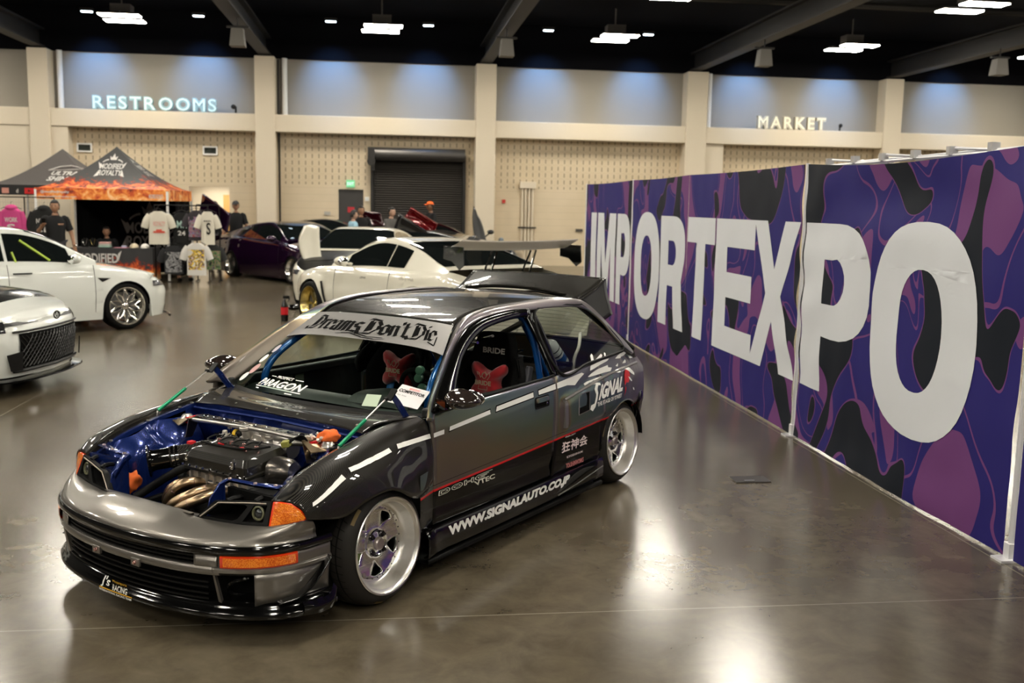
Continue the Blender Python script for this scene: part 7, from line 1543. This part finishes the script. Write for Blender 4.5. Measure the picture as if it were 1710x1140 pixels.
person('person', HM(-6.35, 23.9, FACE), 'dimly lit person seated behind the left part of the booth table', 1.60, seated=True)
# ---------------------------------------------------------------- tents
def flame_mat(name, zlo, zhi, dark=(.035, .034, .034)):
    m = mat(name, dark, .6); t = NT(m); co = t.coord(); x, y, z = t.xyz(co); n = t.noise(co, 3.2, 6, .65, 1.2); n2 = t.noise(co, 9., 4, .6, .8)
    h = t.math('DIVIDE', t.math('SUBTRACT', z, zlo), zhi - zlo); f = t.math('SUBTRACT', t.math('ADD', t.math('MULTIPLY', n, 1.5), t.math('MULTIPLY', n2, .45)), t.math('MULTIPLY', h, .9))
    t.col(t.ramp(f, [(.32, dark), (.42, (.20, .015, .004)), (.55, (.62, .09, .012)), (.72, (.85, .30, .05)), (.95, (.95, .68, .38))])); return m
def tent(a, b_, w_, label, top_m, val_m, z_eave=2.03, z_peak=3.02, rot=0., logo=None):
    M = HALL @ Matrix.Translation((a, b_, 0)) @ Matrix.Rotation(rot, 4, 'Z'); t = empty('canopy_tent', M, label, 'tent'); h = w_ / 2
    cor = [(-h, -h), (h, -h), (h, h), (-h, h)]
    for k in range(4):
        (x0, y0), (x1, y1) = cor[k], cor[(k + 1) % 4]; rows = []
        for i in range(17):
            u = i / 16; prof = z_eave + (z_peak - z_eave) * (u ** 1.45) ; s_ = 1 - u; rows.append([Vector(((x0 + (x1 - x0) * j / 12) * s_, (y0 + (y1 - y0) * j / 12) * s_, prof - .05 * math.sin(PI * j / 12) * s_ * u)) for j in range(13)])
        pn = MB().grid(rows).obj('canopy_panel', top_m, t)
        MB().grid([[Vector((x0 + (x1 - x0) * j / 12, y0 + (y1 - y0) * j / 12, z)) for j in range(13)] for z in (z_eave - .24, z_eave - .12, z_eave + .005)]).obj('valance', val_m, t)
    for x, y in cor:
        MB().box((x * .99, y * .99, (z_eave - .03) / 2 + .01), (.045, .045, z_eave - .05)).obj('tent_leg', WHITEP if top_m is not None else STEELD, t); MB().box((x * .99, y * .99, .006), (.12, .12, .012)).obj('leg_foot', STEELD, t)
    b = MB()
    for (x0, y0), (x1, y1) in zip(cor, cor[1:] + cor[:1]): b.tube([(x0 * .98, y0 * .98, z_eave - .06), ((x0 + x1) / 2 * .98, (y0 + y1) / 2 * .98, z_eave - .36 + .12)], .012, 5).tube([(x1 * .98, y1 * .98, z_eave - .06), ((x0 + x1) / 2 * .98, (y0 + y1) / 2 * .98, z_eave - .24)], .012, 5)
    b.tube([(0, 0, z_eave), (0, 0, z_peak - .03)], .02, 6); b.obj('tent_truss', STEELD, t)
    return t
FLA = flame_mat('flame_printed_canopy', 1.78, 2.42, (.040, .040, .040)); VALF = flame_mat('flame_printed_valance', 1.2, 3.4)
BLKT = mat('black_canopy_cloth', (.03, .03, .03), .7)
mt = tent(-6.20, 24.45, 2.80, 'black canopy tent printed with orange flames and a white MODIFIED ROYALTY crest', FLA, VALF)
def crest(w_, scale, m, parent, place, crown=True, words=('MODIFIED', 'ROYALTY'), ys=(.0, -.30)):
    g = MB()
    for wd, y in zip(words, ys):
        q = text(wd, fit=(1, .25), off=.02); q.v = [Vector((v.x - .5, v.y + y + .10 * abs(v.x - .5) * 0, v.z)) for v in q.v]; g.add(q.v, q.f)
    g.poly([(-.62, .32, 0), (-.5, .22, 0), (-.5, .0, 0)]); g.poly([(.62, .32, 0), (.5, .22, 0), (.5, .0, 0)]); g.poly([(-.66, -.36, 0), (-.5, -.05, 0), (-.46, -.3, 0)]); g.poly([(.66, -.36, 0), (.5, -.05, 0), (.46, -.3, 0)])
    if crown:
        g.poly([(-.13, .42, 0), (-.17, .60, 0), (-.08, .52, 0), (0, .72, 0), (.08, .52, 0), (.17, .60, 0), (.13, .42, 0)])
        for s in (-1, 1):
            pts = [(s * (.20 + .24 * k / 6), .40 - .12 * (k / 6) ** 2) for k in range(7)]
            for p, q in zip(pts, pts[1:]): g.add([(p[0], p[1], 0), (q[0], q[1], 0), (q[0], q[1] + .05, 0), (p[0], p[1] + .05, 0)], [(0, 1, 2, 3)])
    g = subdiv(g, maxlen=.15); g.warp(lambda v: place(v.x * scale, v.y * scale)); return g.obj('crest_print', m, parent, smooth=0)
PRW = mat('white_print', (.62, .60, .57), .6)
def onroof(side):
    def f(x, y):
        z = 2.50 + y; u = ((z - 2.03) / .99) ** (1 / 1.45) if z > 2.03 else 0; s_ = 1 - u; sag = .05 * s_ * u
        return (x, -1.40 * s_ - .012, z - sag) if side == 0 else (1.40 * s_ + .012, x, z - sag)
    return f
crest(1, .50, PRW, mt, onroof(0)); crest(1, .42, PRW, mt, onroof(1))
def vtext(tx, x0, z0, w_, h_, m, parent, y=-1.406, off=.02): b = text(tx, fit=(w_, h_), off=off); b.warp(lambda v: (x0 + v.x, y, z0 + v.y)); b.obj('valance_lettering', m, parent, smooth=0)
vtext('@modifiedroyalty', -1.28, 1.91, .60, .07, PRW, mt); vtext('www.modifiedroyalty.com', -1.33, 1.82, .80, .05, PRW, mt); vtext('MODIFIED ROYALTY', 1.0, 1.84, .30, .09, PRW, mt)
ut = tent(-8.30, 27.4, 2.8, 'grey-brown canopy tent behind the flame tent at the left', mat('brown_grey_canopy', (.075, .066, .062), .7), mat('black_valance', (.012, .012, .013), .7), 2.11, 3.07)
vtext('ULTRA', -.10, 1.91, .30, .11, mat('grey_print2', (.18, .18, .18), .6), ut); b = MB().box((-.38, -1.408, 1.97), (.24, .01, .14)); b.obj('red_icon', mat('red_icon_print', (.6, .01, .01), .5), ut, bevel=.0); vtext('▶', -.42, 1.94, .07, .06, TRIMB, ut, -1.415); MB().box((-.95, -1.408, 1.97), (.16, .01, .13)).obj('pink_icon', mat('pink_icon_print', (.62, .28, .22), .5), ut); vtext('d', -.70, 1.92, .05, .10, PRW, ut)
g = MB()
for tx, x0, y0, w_, h_ in (('ULTRA', -.15, .02, .62, .10), ('SHINE', -.20, -.13, .60, .12)): q = text(tx, fit=(w_, h_), shear=.3, off=.03); g.add([(v.x + x0, v.y + y0, 0) for v in q.v], q.f)
g.warp(lambda v: onroof(0)(v.x, v.y - .13) if 0 else (v.x + .1, -1.4 * (1 - max(0, ((2.36 + v.y) - 2.11) / .96) ** (1 / 1.45)) - .03, 2.36 + v.y)); g.obj('crest_print', PRW, ut, smooth=0)
_ty = lambda z: -1.4 * (1 - ((z - 2.11) / .96) ** (1 / 1.45)) - .03
q = MB().tube([(x, _ty(z), z) for x, z in ((-.15, 2.50), (.0, 2.56), (.1, 2.60), (.35, 2.63), (.5, 2.60), (.68, 2.555), (.4, 2.53), (-.15, 2.50))], .012, 4); q.obj('car_outline_print', PRW, ut)
# backdrop, table, goods
bd = empty('tent_backdrop', HALL @ Matrix.Translation((-6.2, 25.75, 0)), 'black backdrop wall with a large grey MODIFIED ROYALTY crest inside the flame tent', 'backdrop')
rows = [[Vector((-1.34 + 2.68 * j / 30, .03 * math.sin(j * 1.3), z)) for j in range(31)] for z in (.02, .9, 1.80)]; MB().grid(rows).obj('backdrop_cloth', mat('black_backdrop', (.002, .002, .0025), .95, spec=.1), bd)
g = crest(1, 1.12, mat('faded_print', (.17, .15, .14), .7), bd, lambda x, y: (x + .42, -.09, .98 + y)); 
sw_ = empty('tent_side_wall', HALL @ Matrix.Translation((-4.86, 24.45, 0)), 'black side wall cloth on the right of the flame tent', 'tent wall'); MB().grid([[Vector((.02 * math.sin(j), -.3 + 1.6 * j / 14, z)) for j in range(15)] for z in (.02, 1.0, 1.80)]).obj('side_cloth', mat('black_backdrop'), sw_)
tb = empty('booth_table', HALL @ Matrix.Translation((-5.98, 23.2, 0)), 'booth table under a black cloth printed MODIFIED with orange flames', 'table')
MB().box((0, 0, .725), (1.72, .72, .03)).obj('tabletop', SATB, tb)
for x, y in ((-.8, -.3), (.8, -.3), (-.8, .3), (.8, .3)): MB().cyl((x, y, 0), (x, y, .71), .014, n=8).obj('leg', STEELD, tb)
clm = flame_mat('flame_table_cloth', -.05, .62, (.028, .028, .030)); t_ = NT(clm)
cloth_ = MB().grid([[Vector((-.87 + 1.74 * j / 24, -.37 - .008 * math.sin(j * 1.7), z)) for j in range(25)] for z in (.03, .3, .745)]).grid([[Vector((-.87 + 1.74 * j / 4, y, .745)) for j in range(5)] for y in (-.37, .37)]).grid([[Vector((.87 + .006 * math.sin(k * 2), y, z)) for k, y in enumerate((-.37, -.1, .15, .37))] for z in (.03, .3, .745)]).grid([[Vector((-.87, y, z)) for y in (-.37, .37)] for z in (.03, .745)])
tc = cloth_.obj('tablecloth', clm, None); tc.matrix_world = HALL @ Matrix.Translation((-5.98, 23.2, 0)); tag(tc, 'black tablecloth with MODIFIED lettering and flames draped over the booth table', 'tablecloth')
b = text('MODIFIED', fit=(.86, .21), off=.02); b.warp(lambda v: (-.72 + v.x, -.388, .42 + v.y)); b.obj('cloth_lettering', PRW, tc, smooth=0)
MB().poly([(-.80, -.388, .70), (-.72, -.388, .62), (-.72, -.388, .45)]).poly([(.22, -.388, .70), (.14, -.388, .62), (.14, -.388, .45)]).obj('cloth_horns', PRW, tc, smooth=0)
def item(name, b, m, a, b_, z, label, cat, grp=None, **kw): o = b.obj(name, m, None, **kw); o.matrix_world = HALL @ Matrix.Translation((a, b_, z)); return tag(o, label, cat, grp)
def capm(m): 
    b = MB().sphere((0, 0, .0), (.10, .09, .10), 18, 12); b.f = [f for f in b.f if all(b.v[i].z > -.005 for i in f)]; q = MB().patch([[(-.07, -.06, .0), (0, -.085, .005), (.07, -.06, .0)], [(-.05, -.15, -.0), (0, -.17, .0), (.05, -.15, .0)]], 4, 8); b.add(q.v, q.f); return b
item('baseball_cap', capm(0), mat('cream_cap', (.6, .52, .38), .8), -5.55, 23.05, .752, 'cream baseball cap on the booth table', 'cap', solid=.004)
item('baseball_cap', capm(0), mat('white_cap', (.75, .73, .68), .8), -5.30, 22.98, .752, 'white baseball cap at the right end of the booth table', 'cap', solid=.004)
for k, (c, lb) in enumerate((((.35, .5, .42), 'lowest pale green'), ((.5, .5, .45), 'middle grey'), ((.6, .35, .32), 'topmost pink'))): item('folded_shirt', MB().box((0, 0, .02), (.24 - .01 * k, .2, .036)), mat('folded_cloth_%d' % k, c, .85), -6.18, 23.1, .750 + .04 * k, lb + ' folded shirt in the stack on the booth table', 'shirt', 'folded shirts on the booth table', bevel=.012)
item('price_card', MB().box((0, 0, .006), (.3, .1, .01)), mat('pink_card', (.7, .3, .38), .6), -5.80, 22.98, .748, 'flat pink card on the booth table', 'card'); item('sticker_box', MB().box((0, 0, .02), (.1, .08, .04)), mat('lavender_box', (.45, .45, .6), .6), -5.80, 23.2, .748, 'small pale box on the booth table', 'box', bevel=.004)
for k, (a, lb) in enumerate(((-6.62, 'left'), (-6.45, 'right'))):
    item('necklace_stand', MB().poly([(-.07, 0, 0), (.07, 0, 0), (.09, 0, .14), (.03, 0, .20), (-.03, 0, .20), (-.09, 0, .14)], (0, .03, 0)), SATB, a, 23.15, .748, lb + ' black necklace display bust on the booth table', 'display stand', 'necklace stands')
    item('necklace', MB().tube(cr([(-.05, -.008, .17), (-.03, -.008, .09), (0, -.008, .04), (.03, -.008, .09), (.05, -.008, .17)], 14), .004, 5), GOLDR if k else SILVR, a, 23.14, .748, lb + ' necklace on its black bust', 'necklace')
# ---------------------------------------------------------------- racks and hanging clothes
def garment_mat(name, base, sc_=9., cols=None):
    m = mat(name, base, .85)
    if cols:
        t = NT(m); co = t.coord(); x, y, z = t.xyz(co); n = t.noise(co, sc_, 3, .6, 1.); r = t.ramp(n, [(.36, base), (.42, cols[0]), (.50, cols[1]), (.56, cols[2]), (.64, base)], 'CONSTANT')
        inn = t.math('MULTIPLY', t.math('LESS_THAN', t.math('ABSOLUTE', x), .17), t.math('LESS_THAN', t.math('ABSOLUTE', t.math('ADD', z, .36)), .22)); t.col(t.mix(inn, base, r))
    return m
def tee(kind, name, m, a, b_, z, label, w_=.5, ht=.68, rot=0., grp=None, prints=()):
    """shirt on a hanger; origin at the neck, hanging down"""
    M = HALL @ Matrix.Translation((a, b_, z)) @ Matrix.Rotation(rot, 4, 'Z'); t = empty(name, M, label, 'hoodie' if kind == 'hoodie' else 't-shirt', grp); h = w_ / 2
    sl = .30 if kind != 'hoodie' else .60
    outline = [(-.08, 0), (-h * .9, -.06), (-h - .10, -.06 - sl * .75), (-h - .01, -.10 - sl * .80), (-h * .96, -.24), (-h * .95, -ht)]
    L = [(-.08, 0), (-h * .80, -.05), (-h * .94, -.22), (-h * .95, -.45), (-h * .97, -ht)]; rows = []
    for i in range(15):
        u = i / 14; zz = -ht * u; xw = lin([(0, .08), (.04, h * .80), (.12, h * .92), (.22, h * .94), (ht, h * .97)], -zz); r = []
        for j in range(25):
            an = 2 * PI * j / 24; r.append(Vector((xw * math.copysign(abs(math.cos(an)) ** .6, math.cos(an)), .055 * math.sin(an) * (1 + .2 * math.sin(j * 2.1 + i * .4) * u), zz)))
        rows.append(r)
    MB().grid(rows).obj('shirt_body', m, t, smooth=70)
    for s in (1, -1):
        pts = [(s * h * .78, 0, -.09), (s * (h + .02), .0, -.06 - sl * .45), (s * (h + (.08 if kind != 'hoodie' else -.01)), .01, -.06 - sl)]; b = MB().tube(cr(pts, 8), [.075, .078, .080, .082, .082, .08, .078, .076] if kind != 'hoodie' else [.07] * 5 + [.06, .055, .05], 12); b.warp(lambda v: Vector((v.x, v.y * .55, v.z))); b.obj('sleeve', m, t)
    if kind == 'hoodie': MB().sphere((0, .02, -.01), (.13, .10, .075), 16, 10).obj('hood', m, t)
    MB().tube(cr([(-.2, 0, -.03), (0, 0, .05), (.2, 0, -.03)], 10), .006, 5).tube([(0, 0, .05), (0, 0, .11), (.03, 0, .13)], .004, 5).obj('hanger', STEELD, t)
    for tx, x0, z0, pw, ph, pmat in prints: b = text(tx, fit=(pw, ph), off=.02); b.warp(lambda v: (x0 + v.x, -.066, z0 + v.y)); b.obj('shirt_print', pmat, t, smooth=0)
    return t
def rack(a, b_, w_, ht, label, shirts=0):
    t = empty('clothes_rack', HALL @ Matrix.Translation((a, b_, 0)), label, 'clothes rack')
    for s in (-1, 1):
        MB().cyl((s * w_ / 2, 0, .02), (s * w_ / 2, 0, ht), .014, n=8).obj('upright', SATB, t); MB().tube([(s * w_ / 2, -.22, .02), (s * w_ / 2, .22, .02)], .014, 6).obj('rack_foot', SATB, t)
    MB().cyl((-w_ / 2, 0, ht), (w_ / 2, 0, ht), .014, n=8).obj('rail', SATB, t); return t
WT = mat('white_tee', (.66, .62, .52), .85); BT = mat('black_tee', (.005, .005, .005), .9); PT = garment_mat('comic_print_tee', (.62, .60, .56), 10., ((.75, .5, .03), (.06, .06, .06), (.5, .30, .22)))
rack(-4.50, 22.95, 1.15, 1.70, 'black clothes rack of printed t-shirts at the right of the flame tent')
tee('tee', 'printed_t_shirt', WT, -4.93, 22.68, 1.57, 'white t-shirt with a red car print hanging at the tent corner', .44, .72, .1, prints=(('ROYALTY', -.10, -.32, .24, .10, mat('faint_red_print', (.7, .35, .30), .7)), ('_▄██▄_', -.14, -.47, .30, .08, mat('red_car_print', (.6, .08, .05), .7))))
tee('tee', 'printed_t_shirt', BT, -4.46, 22.80, 1.55, 'black t-shirt with a colourful white print beside the white one', .40, .66, 0, prints=(('MR', -.10, -.34, .22, .16, mat('teal_print', (.35, .5, .45), .7)), ('24', -.08, -.50, .16, .10, PRW)))
tee('tee', 'printed_t_shirt', garment_mat('purple_comic_tee', (.03, .025, .03), 12., ((.25, .25, .4), (.35, .05, .06), (.3, .3, .32))), -4.15, 22.80, 1.60, 'dark t-shirt with purple and red comic print between the black and the right white t-shirt', .36, .66, .2)
tee('tee', 'printed_t_shirt', WT, -3.88, 22.62, 1.58, 'white t-shirt with black side lettering hanging rightmost by the tents', .30, .72, .3, prints=(('MR', -.09, -.22, .16, .03, TRIMB), ('S', -.04, -.50, .09, .26, TRIMB)))
tee('tee', 'printed_t_shirt', garment_mat('grey_figure_tee', (.012, .012, .014), 8., ((.3, .3, .3), (.16, .16, .17), (.08, .07, .07))), -4.62, 22.62, .83, 'black t-shirt with a grey figure print, lower row', .42, .62)
tee('tee', 'printed_t_shirt', PT, -4.10, 22.42, .90, 'white t-shirt with a yellow comic print, lower row', .42, .70, .05)
tee('tee', 'printed_t_shirt', garment_mat('green_figure_tee', (.02, .02, .02), 11., ((.10, .22, .08), (.28, .2, .12), (.15, .15, .15))), -3.82, 22.85, .86, 'black t-shirt with green and brown print, lower row right', .34, .56)
rack(-3.98, 23.25, .50, 1.72, 'black clothes rack holding the rightmost t-shirts')
rk = empty('grid_rack', HALL @ Matrix.Translation((-7.55, 22.25, 0)), 'black-framed grid display rack behind the hoodies at the left', 'display rack')
b = MB()
for x0 in (-.55, .0, .60): b.cyl((x0, 0, 0), (x0, 0, 1.82), .014, n=6)
b.cyl((-.55, 0, 1.82), (.60, 0, 1.82), .014, n=6); b.obj('rack_frame', SATB, rk); b = MB()
for k in range(22): b.box((-.53 + .052 * k, .0, .95), (.004, .004, 1.7))
for k in range(14): b.box((.02, .0, .15 + .12 * k), (1.12, .004, .004))
b.obj('wire_grid', mat('cream_wire', (.4, .36, .3), .5), rk)
tee('hoodie', 'pink_hoodie', mat('pink_fleece', (.55, .06, .22), .9), -7.77, 22.1, 1.60, 'pink hoodie hanging at the left edge', .44, .72, .1, prints=(('WORK', -.12, -.30, .25, .10, PRW), ('S', -.08, -.50, .16, .16, PRW)))
tee('hoodie', 'black_hoodie', mat('black_fleece', (.012, .012, .012), .95), -7.12, 22.1, 1.60, 'black hoodie with white print hanging left of the person with the phone', .54, .76, 0, prints=(('NIGHT', -.14, -.32, .28, .10, PRW), ('SL', -.10, -.50, .20, .15, PRW)))
# speaker drape at the far left edge
item('black_drape', MB().grid([[Vector((.06 * math.sin(k), .1 * k, z)) for k in range(12)] for z in (0.01, 2., 3.9)]), mat('black_backdrop'), -10.9, 27.0, 0, 'tall black drape at the far left edge of the hall', 'drape')
